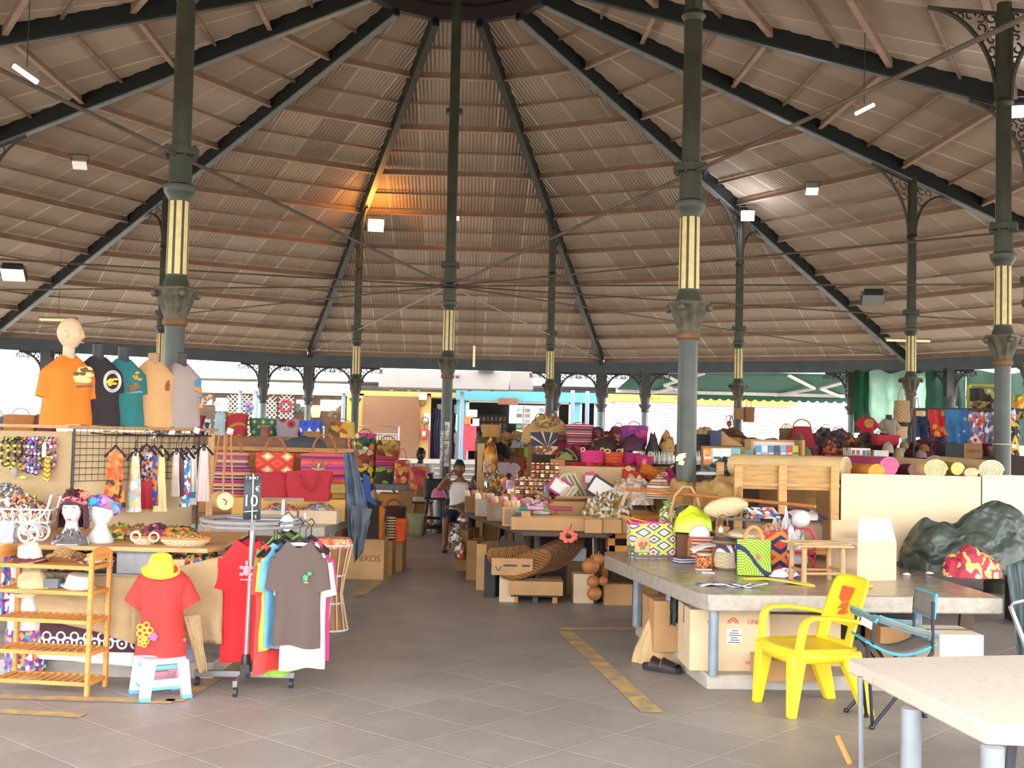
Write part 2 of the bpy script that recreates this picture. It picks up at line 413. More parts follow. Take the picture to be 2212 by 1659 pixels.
# ---- eave columns with lace
def eave_col(lb, p, d1, d2=None):
    r = T('eave_column', lb, 'column', p, 0, 'outer eave columns'); zt = ze-.34
    MB().lathe([(.16, 0), (.16, .3), (.11, .36), (.1, 2.55)], 14).obj('shaft', mat('6d7671', .4, .3, .25, 4), r)
    MB().lathe([(.1, 2.52), (.14, 2.56), (.12, 2.62), (.2, 2.74), (.2, 2.78), (.13, 2.8), (.15, 2.95), (.19, 3.05)], 14).obj('capital', mat('40413f', .5, .2, .3, 10), r)
    mb = MB(); mb.box((0, 0, (3.0+zt)/2), (.3, .3, zt-3.0)); 
    for i in range(6):
        for s in (-1, 1): mb.ball((s*.16, 0, 3.1+i*.14), (.04, .05, .05), 6)
    mb.obj('pier', mat('33352f', .55, .2, .3, 6), r)
    for d in (d1, d2):
        if d is None: continue
        mb = MB(); lace_fill(mb, .62, .62, d, d*.15+Vec((0, 0, zt-.02)), .05, seed=5, th=.022, band=.17); mb.obj('lace_bracket', mat('2e2f2a', .6), r)
cor = {10: 'far left corner', 11: 'corner left of the sodium lamp column', 0: 'corner right of the central column', 1: 'right-hand corner by the netting'}
nm = {(11, -1): 'eave column left of the lattice stall, nearest the yellow-green bag', (11, 0): 'eave column at the corner before the lattice stall', (11, 1): 'eave column mostly hidden by the sodium lamp column',
      (0, -1): 'eave column half hidden behind the column at the blue shop', (0, 0): 'eave corner column in front of the blue shop window', (0, 1): 'eave column standing before the yellow sign at the awning end',
      (1, -1): 'eave column at the right end of the green awning', (1, 0): 'eave corner column behind the hanging straw bags', (1, 1): 'eave column between the two dark green nets',
      (10, 1): 'eave column behind the orange shirt mannequin'}
for (k, s), lb in nm.items():
    c0 = pol(18.4, ca(k)); dprev = (pol(18.4, ca(k-1))-c0).normalized(); dnext = (pol(18.4, ca(k+1))-c0).normalized()
    p = c0 if s == 0 else c0+(dnext if s > 0 else dprev)*1.52
    eave_col('dark iron '+lb, p, dprev if s <= 0 else -dnext, dnext if s >= 0 else -dprev)
# ================================================================ OUTSIDE: steps, shops, awnings
YF = 43.0
def fr(x0, y0, x1, y1, Y=YF):
    a, b = at(x0, (y0+y1)/2, Y), at(x1, (y0+y1)/2, Y); c, d = at((x0+x1)/2, y0, Y), at((x0+x1)/2, y1, Y)
    return a.x, b.x, d.z, c.z
def panel(mb, x0, y0, x1, y1, Y=YF, th=.1, mi=0, zmin=None):
    a, b, z0, z1 = fr(x0, y0, x1, y1, Y)
    if zmin is not None: z0 = zmin
    return mb.box(((a+b)/2, Y+th/2, (z0+z1)/2), (b-a, th, z1-z0), mi=mi)
STONE = mat('8b817b', .8, 0, .2, 3, .2, 20)
mb = MB()
for i in range(4): mb.box((0, 48-.0+i*.2, .0875+.175*i), (90, 18.6-.0*i-i*.0, .175)) if False else mb.box((0, 49.4+i*.2, .0875+.175*i), (90, 20, .175))
for i in range(4): mb.box((0, 39.39+i*.4-i*.2, .175*(i+1)-.02), (90, .03, .03), mi=1)
o = struct(mb.obj('trim_8', [STONE, mat('c9c2ba', .7)]))
ZT = .7
# facade wall behind everything
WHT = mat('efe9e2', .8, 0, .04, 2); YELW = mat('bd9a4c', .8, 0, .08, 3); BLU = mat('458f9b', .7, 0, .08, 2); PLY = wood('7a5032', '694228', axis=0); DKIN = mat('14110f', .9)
mb = MB(); mb.box((0, YF+3.2, 2.2), (100, .3, 3.2)); struct(mb.obj('wall_back', mat('c9c2b8', .9)))
mb = MB(); mb.box((0, YF+1.5, 3.62), (36, 3.4, .16)); mb.box((-6, YF+.1, .72), (22, 4, .04), mi=0)
struct(mb.obj('trim_9', mat('a59f97', .8)))
# yellow shop wall with pillar, plywood shutter, doorway
mb = MB(); panel(mb, 772, 846, 990, 857, YF, .3); panel(mb, 903, 850, 929, 1000, YF, .3, zmin=ZT); panel(mb, 772, 850, 784, 1000, YF, .3, zmin=ZT)
struct(mb.obj('wall_center', YELW))
mb = MB(); panel(mb, 782, 857, 905, 998, YF-.1, .06, zmin=ZT); tag(mb.obj('plywood_shutter', PLY), 'large brown plywood board closing the shop front left of the fire extinguisher', 'shutter')
def doorway(name, x0, y0, x1, y1, mats, items):
    mb = MB(); panel(mb, x0, y0, x1, y1, YF+2.2, .05, zmin=ZT)
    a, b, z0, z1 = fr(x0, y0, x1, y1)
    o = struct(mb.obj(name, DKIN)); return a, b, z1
a, b, z1 = doorway('doorway_shade_1', 925, 862, 990, 998, None, None)  # near-black sheet stands for the shade inside the doorway
mb = MB()
for i in range(4):
    for j in range(3): mb.box((a+.3+j*.33, YF+2.1, z1-.35-i*.55), (.26, .05, .42))
tag(mb.obj('glass_cabinet', mat('d8c8a8', .5)), 'pale shelf cabinet seen inside the dark shop doorway behind the central column', 'cabinet')
for i, (x, c, lb) in enumerate(((938, '1c1c2c', 'black'), (950, '26305e', 'navy blue'), (958, '15151d', 'dark grey'), (976, '1e1b22', 'charcoal'))):
    a_, b_, q0, q1 = fr(x-5, 880+i*4, x+5, 990, YF+.4)
    mb = MB(); mb.grid(lambda u, w: (a_+(b_-a_)*u+.03*math.sin(w*9), YF+.4+.06*math.sin(u*9), q0+(q1-q0)*w), 6, 6)
    tag(mb.obj('hanging_garment', mat(c, .9), solid=.02), lb+' garment hanging in the shop doorway behind the central column', 'garment', 'garments in the far doorway')
for x in (926, 984):
    mb = MB(); p = at(x, 995, YF-.1); mb.cyl((p.x, YF-.1, ZT), (p.x, YF-.1, ZT+1.1), .03, mi=0); mb.cyl((p.x, YF-.1, ZT+1.1), (p.x, YF-.1, ZT+1.7), .025, mi=1)
    tag(mb.obj('door_post', [mat('8a3a62', .5), mat('e9e6e2', .5)]), 'thin magenta and white post at the %s side of the far doorway' % ('left' if x < 950 else 'right'), 'post')
# fire extinguisher, meter box, paper
p = at(916, 935, YF-.12)
r = T('fire_extinguisher', 'red fire extinguisher hung on the yellow wall beside the plywood board', 'fire extinguisher', (p.x, p.y, p.z-.28))
MB().lathe([(.02, 0), (.1, .02), (.11, .06), (.11, .42), (.08, .5), (.03, .53)], 16).obj('cylinder', mat('b8202a', .35), r)
mb = MB(); mb.cyl((0, 0, .53), (0, 0, .6), .03); mb.bar((0, 0, .6), (.1, 0, .63), .03); mb.obj('valve', mat('333333', .4), r)
mb = MB(); mb.tube([(.03+.13*math.cos(q), 0, .72+.14*math.sin(q)) for q in [PI*2*i/14-1.4 for i in range(13)]], .018, 6); mb.obj('hose', mat('1c1a18', .6), r)
mb = MB(); mb.box((0, -.112, .25), (.12, .01, .18)); mb.obj('sticker', mat('e6d8d0', .6), r)
mb = MB(); panel(mb, 905, 849, 922, 864, YF-.2, .2); o = tag(mb.obj('meter_box', mat('c9cdd0', .5), bev=.01), 'grey electric box high on the yellow shop pillar', 'box')
mb = MB(); p = at(912, 868, YF-.1); mb.tube([(p.x-.14+.28*q, YF-.06, p.z-.16*math.sin(PI*q)) for q in [i/8 for i in range(9)]], .015, 5); mb.obj('cable', mat('222222'), o)
mb = MB(); panel(mb, 916, 892, 928, 910, YF-.03, .02); tag(mb.obj('wall_notice', mat('d9d2d0', .6)), 'white paper notice taped on the yellow pillar above the extinguisher', 'notice')
mb = MB(); panel(mb, 924, 854, 928, 862, YF-.1, .06); tag(mb.obj('alarm_siren', mat('c8404e', .5)), 'small red alarm box high on the yellow pillar', 'alarm')
# blue shop
mb = MB(); panel(mb, 985, 846, 1300, 867, YF-.15, .4); panel(mb, 985, 850, 1005, 998, YF, .3, zmin=ZT); panel(mb, 1236, 860, 1252, 1000, YF, .3, zmin=ZT); panel(mb, 1288, 860, 1304, 1000, YF, .3, zmin=ZT)
struct(mb.obj('wall_front', BLU))
mb = MB()
for x0, x1 in ((1005, 1012), (1184, 1206), (1228, 1237), (1251, 1256), (1283, 1290)): panel(mb, x0, 866, x1, 1000, YF+.02, .2, zmin=ZT)
panel(mb, 1005, 864, 1236, 871, YF+.02, .2); panel(mb, 1250, 864, 1290, 871, YF+.02, .2)
struct(mb.obj('window_1', mat('e4e0da', .6)))
mb = MB(); panel(mb, 1005, 866, 1236, 998, YF+2.4, .05, zmin=ZT); panel(mb, 1250, 866, 1292, 998, YF+2.4, .05, zmin=ZT); struct(mb.obj('wall_inner', mat('1d1917', .9)))  # near-black colour stands for the shade inside the blue shop
mb = MB(); panel(mb, 1076, 860, 1119, 874, YF-.25, .06); tag(mb.obj('shop_sign', mat('7a4630', .7)), 'blank brown board hung above the blue shop window', 'sign')
mb = MB(); panel(mb, 1100, 876, 1184, 915, YF+2.2, .05); struct(mb.obj('window_2', emis('ffffff', 2.2)))  # pane glows by itself in place of daylight behind it
mb = MB(); panel(mb, 1032, 896, 1096, 960, YF+1.8, .5, zmin=ZT)
o = tag(mb.obj('shop_counter', mat('2c2422', .6)), 'dark tall counter with shelves inside the blue shop', 'counter')
for j in range(3):
    for i in range(7): q = at(1036+i*9, 905+j*14, YF+1.7); mb = MB(); mb.box((q.x, YF+1.72, q.z), (.1, .1, .16)); mb.obj('shelf_item', mat('8a5a4a' if i % 2 else '55504e'), o)
for x, lb in ((1130, 'left of the bright window'), (1178, 'before the bright window')):
    a_, b_, q0, q1 = fr(x-9, 878, x+9, 960, YF+.6); cx = (a_+b_)/2
    r = T('postcard_rack', 'tall revolving postcard rack in the blue shop, '+lb, 'rack', (cx, YF+.6, ZT)); h = q1-ZT
    mb = MB(); mb.cyl((0, 0, 0), (0, 0, h), .03); mb.lathe([(.25, 0), (.25, .04), (.04, .08)], 14); mb.obj('stand', mat('999999', .4), r)
    mb = MB()
    for i in range(9):
        for s in (-1, 1): mb.box((s*.15, -.03, h-.15-i*.2), (.22, .02, .16), mi=(i*2+(s > 0)) % 4)
    mb.obj('postcards', [mat('e8e6e2'), mat('9db0b0'), mat('6a8a5a'), mat('c98a70')], r)
for x, y, c, lb in ((1022, 893, 'efeae6', 'white'), (1012, 908, 'e0762e', 'orange'), (1026, 912, 'e9eaf0', 'pale')):
    a_, b_, q0, q1 = fr(x-9, y-8, x+9, y+8, YF-.1); mb = MB(); mb.box(((a_+b_)/2, YF-.1, (q0+q1)/2), (b_-a_, .02, q1-q0)); tag(mb.obj('door_poster', mat(c, .6)), lb+' poster sheet at the entrance of the blue shop', 'poster')
# red armchair-like display at entrance
a_, b_, q0, q1 = fr(1004, 940, 1030, 972, YF-.3)
r = T('red_chair', 'red plastic chair at the entrance of the blue shop', 'chair', ((a_+b_)/2, YF-.3, ZT))
mb = MB(); mb.box((0, 0, .42), (.5, .5, .06)); mb.obj('seat', mat('c43a48', .5), r, bev=.01)
mb = MB(); mb.box((-.05, .24, .95), (.48, .06, 1.0)); mb.obj('backrest', mat('c43a48', .5), r, bev=.02)
for sx in (-1, 1):
    for sy in (-1, 1): mb = MB(); mb.cyl((sx*.2, sy*.2, 0), (sx*.2, sy*.2, .4), .03); mb.obj('leg', mat('a83040', .5), r)
# steel posts outside
for x, y0, lb in ((997, 846, 'left end of the blue shop'), (1236, 843, 'middle of the blue shop'), (1268, 845, 'right window of the blue shop'), (517, 832, 'lattice stall'), (552, 846, 'pale pillar of the lattice stall'), (741, 840, 'yellow-green panel')):
    a_ = at(x, 900, YF-2.2); z1 = at(x, y0, YF-2.2).z
    mb = MB(); mb.cyl((0, 0, ZT), (0, 0, z1), .075, n=12); mb.lathe([(.12, ZT), (.12, ZT+.03), (.08, ZT+.06)], 12)
    tag(mb.obj('steel_post', mat('7f96a8', .4, .3), loc=(a_.x, YF-2.2, 0)), 'blue grey round steel post in front of the '+lb, 'post')
# rolled awning boxes (white)
mb = MB(); panel(mb, 818, 799, 1100, 840, YF-2.6, 1.2); o = tag(mb.obj('awning_box', mat('8a847f', .6, 0, .05, 2), bev=.03), 'long white rolled-up awning cassette above the yellow and blue shops', 'awning')
mb = MB()
for x in (842, 880, 900, 1010, 1060): panel(mb, x, 838, x+8, 845, YF-2.5, .3)
mb.obj('clip', mat('7a746e', .6), o)
mb = MB(); panel(mb, 1101, 803, 1152, 843, YF-2.6, 1.2); tag(mb.obj('awning_box', mat('827b75', .6, 0, .05, 2), bev=.03), 'short white awning cassette joined at the right end of the long one', 'awning')
mb = MB(); panel(mb, 430, 826, 770, 846, YF-2.4, .8); tag(mb.obj('awning_box', mat('f2eee8', .6, 0, .04, 2), bev=.03), 'low white awning fascia above the lattice stall', 'awning')
mb = MB(); panel(mb, 1032, 790, 1068, 801, YF-2.9, .3); tag(mb.obj('light_case', mat('7e7c7a', .5), bev=.02), 'grey flat case hung just above the white awning cassette', 'box')
p = at(988, 812, YF-2.8); mb = MB(); mb.ball((0, 0, 0), .09, 10); mb.cyl((0, 0, .05), (0, .12, .14), .03)
tag(mb.obj('security_camera', mat('4a4a4c', .3), loc=p), 'small dark dome camera on the white awning cassette', 'camera')
# yellow sign band + white shutters to the right
t_ = mat('f2bf45', .6, 0, .05)
mb = MB(); panel(mb, 1314, 853, 1500, 868, YF-.3, .1); o = tag(mb.obj('shop_sign', t_), 'long yellow shop sign band left of the tall foreground column', 'sign')
for tx, px, sz in (('LA', 1389, .2), ('BETA', 1414, .2), ('P', 1460, .22)): text(tx, sz, o, at(px, 861, YF-.36), mat('4a3520'))
mb = MB(); panel(mb, 1500, 857, 1716, 875, YF-.3, .1); o = tag(mb.obj('shop_sign', t_), 'yellow and orange shop sign band under the green awning valance', 'sign')
text('BAR', .2, o, at(1545, 867, YF-.36), mat('c98a30')); text('CREPES', .2, o, at(1622, 867, YF-.36), mat('c98a30'))
mb = MB(); panel(mb, 1306, 866, 1845, 873, YF-.1, .2); panel(mb, 1306, 868, 1860, 1000, YF, .2, zmin=ZT); struct(mb.obj('wall_right', mat('f6e9e0', .8, 0, .03)))
mb = MB()
for i in range(22): mb.box((at(1580, 900, YF-.14).x, YF-.14, ZT+.1+i*.115), (8.6, .03, .09))
tag(mb.obj('roller_shutter', mat('fbf4f0', .7, 0, .02)), 'wide white roller shutter glaring in daylight right of the blue shop', 'shutter')
mb = MB(); panel(mb, -40, 833, 88, 900, YF, .2, zmin=ZT); tag(mb.obj('shop_shutter', pm('sz', ['e2dedb', 'f4f1ee', 'efeae6', 'cfcac6'], 4, bump=0)), 'white slatted roller shutter at the far left behind the orange shirt', 'shutter')
mb = MB(); panel(mb, -40, 828, 92, 838, YF-.3, .5); struct(mb.obj('trim_10', mat('e9e4e0', .7)))
# green awning
DG = mat('1a5544', .8, 0, .12, 3); WFR = mat('d8d2c8', .4, .1)
a_, b_, q0, q1 = fr(1360, 800, 1845, 850, YF-2)
ytop, ybot = 38.4, 40.9
zt_ = at(1600, 800, ytop).z; zb_ = at(1600, 850, ybot).z
x0, x1 = at(1330, 850, ybot).x, at(1842, 850, ybot).x
r = T('awning', 'dark green canvas awning with scalloped valance and white folding arms', 'awning', ((x0+x1)/2, ybot, 0)); W_ = (x1-x0)/2; dy = ytop-ybot
mb = MB(); mb.grid(lambda u, w: (-W_+2*W_*u+(.6*(1-u)*w if u < .5 else 0), dy*w, zb_+(zt_-zb_)*w), 10, 4); mb.obj('canvas', DG, r, solid=.02)
mb = MB(); nS = 19
xv = -W_+at(1478, 850, ybot).x-x0; poly = [(xv, zb_)]+[(xv+(W_-xv)*i/(nS*6), zb_-.2-.07*abs(math.sin(PI*i/6))) for i in range(nS*6+1)]+[(W_, zb_)]
mb.prism(poly, -.02, 0); mb.obj('valance', mat('164a3c', .8, 0, .15, 6), r)
mb = MB(); mb.box((0, -.1, zb_), (2*W_, .1, .14)); mb.obj('front_bar', WFR, r)
mb = MB(); mb.box((0, dy, zt_+.0), (2*W_, .1, .12)); mb.obj('back_bar', WFR, r)
for x, d in ((-.72, 1), (-.35, -1), (.32, 1), (.93, -1)):
    mb = MB(); xx = x*W_; e = xx+d*W_*.28; zm = (zt_+zb_)/2
    mb.bar((xx, dy*.95, zt_-.12), (e, dy*.5, zm-.16), .08); mb.bar((e, dy*.5, zm-.16), (xx+d*.1, -.05, zb_-.05), .08); mb.obj('folding_arm', WFR, r)
# green nets on the right
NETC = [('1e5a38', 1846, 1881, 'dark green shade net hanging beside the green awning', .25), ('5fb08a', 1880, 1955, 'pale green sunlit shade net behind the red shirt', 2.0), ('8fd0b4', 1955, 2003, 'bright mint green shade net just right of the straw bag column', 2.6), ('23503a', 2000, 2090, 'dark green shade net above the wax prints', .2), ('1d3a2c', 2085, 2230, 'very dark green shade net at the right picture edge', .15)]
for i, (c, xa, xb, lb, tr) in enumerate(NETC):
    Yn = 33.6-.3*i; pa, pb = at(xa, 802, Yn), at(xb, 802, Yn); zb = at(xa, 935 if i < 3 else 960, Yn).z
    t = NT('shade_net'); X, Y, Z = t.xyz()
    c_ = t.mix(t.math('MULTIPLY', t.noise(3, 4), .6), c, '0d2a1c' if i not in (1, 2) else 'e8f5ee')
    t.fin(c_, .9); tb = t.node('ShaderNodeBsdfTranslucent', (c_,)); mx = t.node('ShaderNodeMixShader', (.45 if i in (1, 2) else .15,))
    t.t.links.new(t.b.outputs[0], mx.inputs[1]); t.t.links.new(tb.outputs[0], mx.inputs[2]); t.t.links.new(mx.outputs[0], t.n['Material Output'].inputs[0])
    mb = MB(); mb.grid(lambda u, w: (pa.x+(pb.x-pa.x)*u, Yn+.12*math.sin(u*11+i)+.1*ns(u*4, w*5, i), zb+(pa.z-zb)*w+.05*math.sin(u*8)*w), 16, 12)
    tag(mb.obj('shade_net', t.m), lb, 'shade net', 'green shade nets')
# lattice stall far left
mb = MB(); panel(mb, 405, 842, 765, 851, YF-.2, .2); panel(mb, 545, 846, 563, 930, YF-.1, .2, zmin=ZT); panel(mb, 405, 846, 415, 960, YF-.1, .2, zmin=ZT); struct(mb.obj('trim_11', mat('e9e4b4', .7, 0, .1, 8)))
mb = MB(); panel(mb, 748, 850, 760, 1000, YF-.3, .2, zmin=ZT); struct(mb.obj('wall_side', mat('c3d23e', .7)))
LAT = mat('efe8e0', .7, 0, .05)
def lattice(x0, x1, lb):
    a_, b_, q0, q1 = fr(x0, 853, x1, 930, YF); mb = MB(); w, h = b_-a_, q1-ZT; n = int(w/.17)+int(h/.17)
    for i in range(1, n):
        d = i*.17
        for s in (0, 1):
            p = [(max(0, d-h), min(d, h)), (min(d, w), max(0, d-w))]
            if s: p = [(w-p[0][0], p[0][1]), (w-p[1][0], p[1][1])]
            mb.bar((a_+p[0][0], YF+.02*s, ZT+p[0][1]), (a_+p[1][0], YF+.02*s, ZT+p[1][1]), .07 if False else .015, .075, up=(0, 1, 0)) if False else mb.bar((a_+p[0][0], YF+.02*s, ZT+p[0][1]), (a_+p[1][0], YF+.02*s, ZT+p[1][1]), .02, .075, up=(0, -1, 0))
    tag(mb.obj('lattice_screen', LAT), lb, 'lattice', 'white lattice screens')
lattice(412, 430, 'narrow white lattice screen left of the far shirts'); lattice(490, 544, 'white diagonal lattice screen between the shirts and the pale pillar'); lattice(568, 597, 'white diagonal lattice screen just right of the pale pillar'); lattice(602, 634, 'white diagonal lattice screen with the red wreath on it')
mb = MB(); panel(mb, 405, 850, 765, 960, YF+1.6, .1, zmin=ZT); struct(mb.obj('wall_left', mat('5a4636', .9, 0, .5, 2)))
for x0, y0, x1, y1, n in ((436, 862, 458, 874, 3), (466, 860, 492, 888, 4), (640, 864, 664, 885, 5), (692, 864, 738, 888, 6)):
    mb = MB(); panel(mb, x0, y0, x1, y1, YF+1.4, .05); struct(mb.obj('window_%d' % n, emis('ffffff', 2.2)))  # bright panes are given their own white glow, not lamps
p = at(617, 877, YF-.08); mb = MB(); mb.tube([(.2*math.cos(q), 0, .2*math.sin(q)) for q in [2*PI*i/16 for i in range(16)]], .055, 6, True); tag(mb.obj('wreath', mat('7a1f2c', .9, 0, .5, 30), loc=p), 'dark red ring wreath hung on the white lattice', 'wreath')
p = at(682, 890, YF+.5); mb = MB(); mb.lathe([(.14, -.2), (.2, .1), (.12, .25)], 14); tag(mb.obj('table_lamp', emis('ffa94a', 6), loc=p), 'glowing orange lamp in the far stall behind the column', 'lamp')
for i, (x, y, c, c2, lb) in enumerate(((427, 880, 'd8562e', '8a3020', 'orange and red cloth'), (447, 862, '6b5138', '3a2c20', 'brown hat'), (472, 876, 'c8c0b4', '9a8a70', 'beige bag'), (540, 880, '3a5a9a', 'c04040', 'blue and red trinket'), (648, 882, '3f6a64', '8a5a3a', 'teal and brown bag'), (590, 880, '6a5a4a', '9a8a78', 'grey leafy ornament'), (720, 893, '7a5a3c', '4a3424', 'brown basket'), (738, 880, '8a6a48', '54402c', 'wicker ornament'))):
    p = at(x, y, YF-.2 if x < 560 else YF+.6); mb = MB()
    for q in range(5): mb.ball((RND.uniform(-.12, .12), RND.uniform(-.05, .05), RND.uniform(-.12, .12)), RND.uniform(.07, .13), 8)
    tag(mb.obj('hanging_ornament', pm('patch', [c, c2, c], 9), loc=p), lb+' hung in the far lattice stall', 'ornament', 'wares hung in the lattice stall')
# barriers
for x0, x1, lb, Y in ((405, 475, 'far left behind the small bags', 37.6), (560, 700, 'behind the patterned bags on the rail', 37.4), (770, 862, 'in front of the plywood board', 36.8)):
    a_, b_ = at(x0, 925, Y), at(x1, 925, Y); z1 = at((x0+x1)/2, 921, Y).z
    r = T('crowd_barrier', 'silver metal crowd barrier '+lb, 'barrier', ((a_.x+b_.x)/2, Y, 0)); w = (b_.x-a_.x)/2; SM = mat('b9c6d2', .35, .6)
    mb = MB(); mb.tube([(-w, 0, .1), (-w, 0, z1), (w, 0, z1), (w, 0, .1)], .03, 8); mb.tube([(-w, 0, .25), (w, 0, .25)], .025, 8); mb.tube([(-w, 0, z1-.25), (w, 0, z1-.25)], .025, 8); mb.obj('frame', SM, r)
    mb = MB()
    for i in range(1, 16): mb.cyl((-w+2*w*i/16, 0, .25), (-w+2*w*i/16, 0, z1-.25), .012, n=6)
    mb.obj('bars', SM, r)
    for s in (-1, 1): mb = MB(); mb.bar((s*w*.8, -.3, .03), (s*w*.8, .3, .03), .05); mb.bar((s*w*.8, 0, .03), (s*w*.8, 0, .25), .05); mb.obj('foot', SM, r)
# ================================================================ LAMPS, LIGHT, CAMERA
def flood(lb, p, aim, c, st, w=.34, glow=None, house='2a2a28'):
    d = Vec(aim).normalized(); q = d.to_track_quat('-Y', 'Z')
    r = T('floodlight', lb, 'lamp', p, rot=q.to_euler())
    MB().box((0, .08, 0), (w, .16, w*.8), tx=.8).obj('housing', mat(house, .5), r, bev=.01)
    MB().box((0, -.005, 0), (w*.9, .02, w*.7)).obj('lens', emis(c, st), r)
    mb = MB(); mb.tube([(-w/2, .06, 0), (-w/2-.03, .06, .2), (w/2+.03, .06, .2), (w/2, .06, 0)], .012, 6); mb.obj('bracket', mat('333333', .5), r)
    return r
pa = at(812, 487, 28.4); flood('glowing orange sodium floodlight on the far column left of centre', pa, Vec((0, 0, 1.7))-pa, 'ffc36a', 40, .42)
pc = at(1615, 466, 26.2); flood('bright white floodlight at the rafter bracket right of the tall column', pc, Vec((-.1, -1, -.35)), 'f4f6ff', 30, .32)
pe = at(2199, 241, 16.5); flood('white floodlight at the upper right picture edge', pe, Vec((-.3, -1, -.5)), 'eef2ff', 18, .24)
flood('small white lamp beside the central column, high up', at(986, 472, 27.5), Vec((0, -1, -.2)), 'ffffff', 6, .14)
flood('switched-off pale floodlight at the left picture edge', at(28, 594, 24), Vec((.2, -1, -1.4)), 'e6e6e6', .7, .5)  # lamp is off, its lens is brightened by a weak glow
flood('switched-off dark floodlight hanging under the roof at right', at(1886, 648, 25), Vec((-.2, -1, -1.8)), '8a8a86', .1, .5)  # off as well, only a trace of glow put on the lens
flood('small square lamp lit under the roof at right', at(1754, 413, 23), Vec((-.1, -1, -1.6)), 'fdf5ea', 2.5, .26, house='b9ab98')
flood('small square lamp unlit under the roof at left', at(172, 357, 20), Vec((.2, -1, -1.6)), 'e8dccb', .6, .26, house='b9ab98')  # unlit lamp, pale lens comes from added glow
for i, (x, y, Y, L, dz, lb) in enumerate(((988, 391, 28, .65, 0, 'short tube lamp behind the central column high in the roof'), (125, 691, 28, .7, 0, 'tube lamp under the roof above the mannequin head'), (1024, 770, 31, .45, 1, 'upright wooden-coloured tube lamp hanging near the eave right of the central column'), (55, 160, 12.5, .25, .4, 'slanting white tube lamp at the upper left'), (1962, 736, 30, .9, 0, 'tube lamp behind the straw bag column under the eave'), (1868, 236, 17, .25, -.35, 'small pale tube lamp on the rafter at upper right'))):
    p = at(x, y, Y); r = T('tube_lamp', lb, 'lamp', p); d = Vec((1-abs(dz), 0, -dz)).normalized()*L/1.0
    MB().cyl(-d/1.6, d/1.6, .03).obj('tube', emis('f3d9a0', .6) if i in (0, 1, 2, 4) else emis('ffffff', .9), r)
    MB().bar(-d/1.5+Vec((0, .03, .05)), d/1.5+Vec((0, .03, .05)), .06).obj('fitting', mat('8a7a66'), r)
    mb = MB(); mb.cyl((0, .03, .05), (0, .03, max(.1, zr(math.hypot(p.x-CX, p.y-CY))-p.z)), .006, n=5); mb.obj('wire', mat('333333'), r)
def plight(p, c, e, r=.12):
    l = bpy.data.lights.new('lamp_light', 'POINT'); l.energy = e; l.color = lin(c)[:3]; l.shadow_soft_size = r
    o = bpy.data.objects.new('lamp_light', l); col.objects.link(o); o.location = p
plight(pa+Vec((0, -.35, 0)), 'ff9a2e', 60); plight(pc+Vec((0, -.35, -.1)), 'e8eeff', 30); plight(pe+Vec((0, -.3, -.1)), 'e8eeff', 25)
w = bpy.data.worlds.new('sky'); bpy.context.scene.world = w; w.use_nodes = True
bg = w.node_tree.nodes['Background']; bg.inputs[0].default_value = (1.0, .985, .965, 1); bg.inputs[1].default_value = 7.0
cam = bpy.data.cameras.new('camera'); co = bpy.data.objects.new('camera', cam); col.objects.link(co)
cam.sensor_width = 36; cam.lens = 36*FPX/2212; cam.clip_end = 300
r0 = Vec((1, 0, 0)); f0 = Vec((0, _cp, _sp)); u0 = Vec((0, -_sp, _cp))
rr_ = r0*_cr+u0*_sr; uu_ = -r0*_sr+u0*_cr
co.matrix_world = Matrix(((rr_.x, uu_.x, -f0.x, 0), (rr_.y, uu_.y, -f0.y, 0), (rr_.z, uu_.z, -f0.z, EYE), (0, 0, 0, 1)))
sc = bpy.context.scene; sc.camera = co
sc.view_settings.view_transform = 'Standard'; sc.view_settings.exposure = 0.3; sc.view_settings.gamma = 1.15
sc.cycles.max_bounces = 6; sc.cycles.adaptive_threshold = .025; sc.cycles.diffuse_bounces = 3; sc.cycles.glossy_bounces = 2; sc.cycles.transmission_bounces = 2; sc.cycles.caustics_reflective = False; sc.cycles.caustics_refractive = False; sc.cycles.sample_clamp_indirect = 6
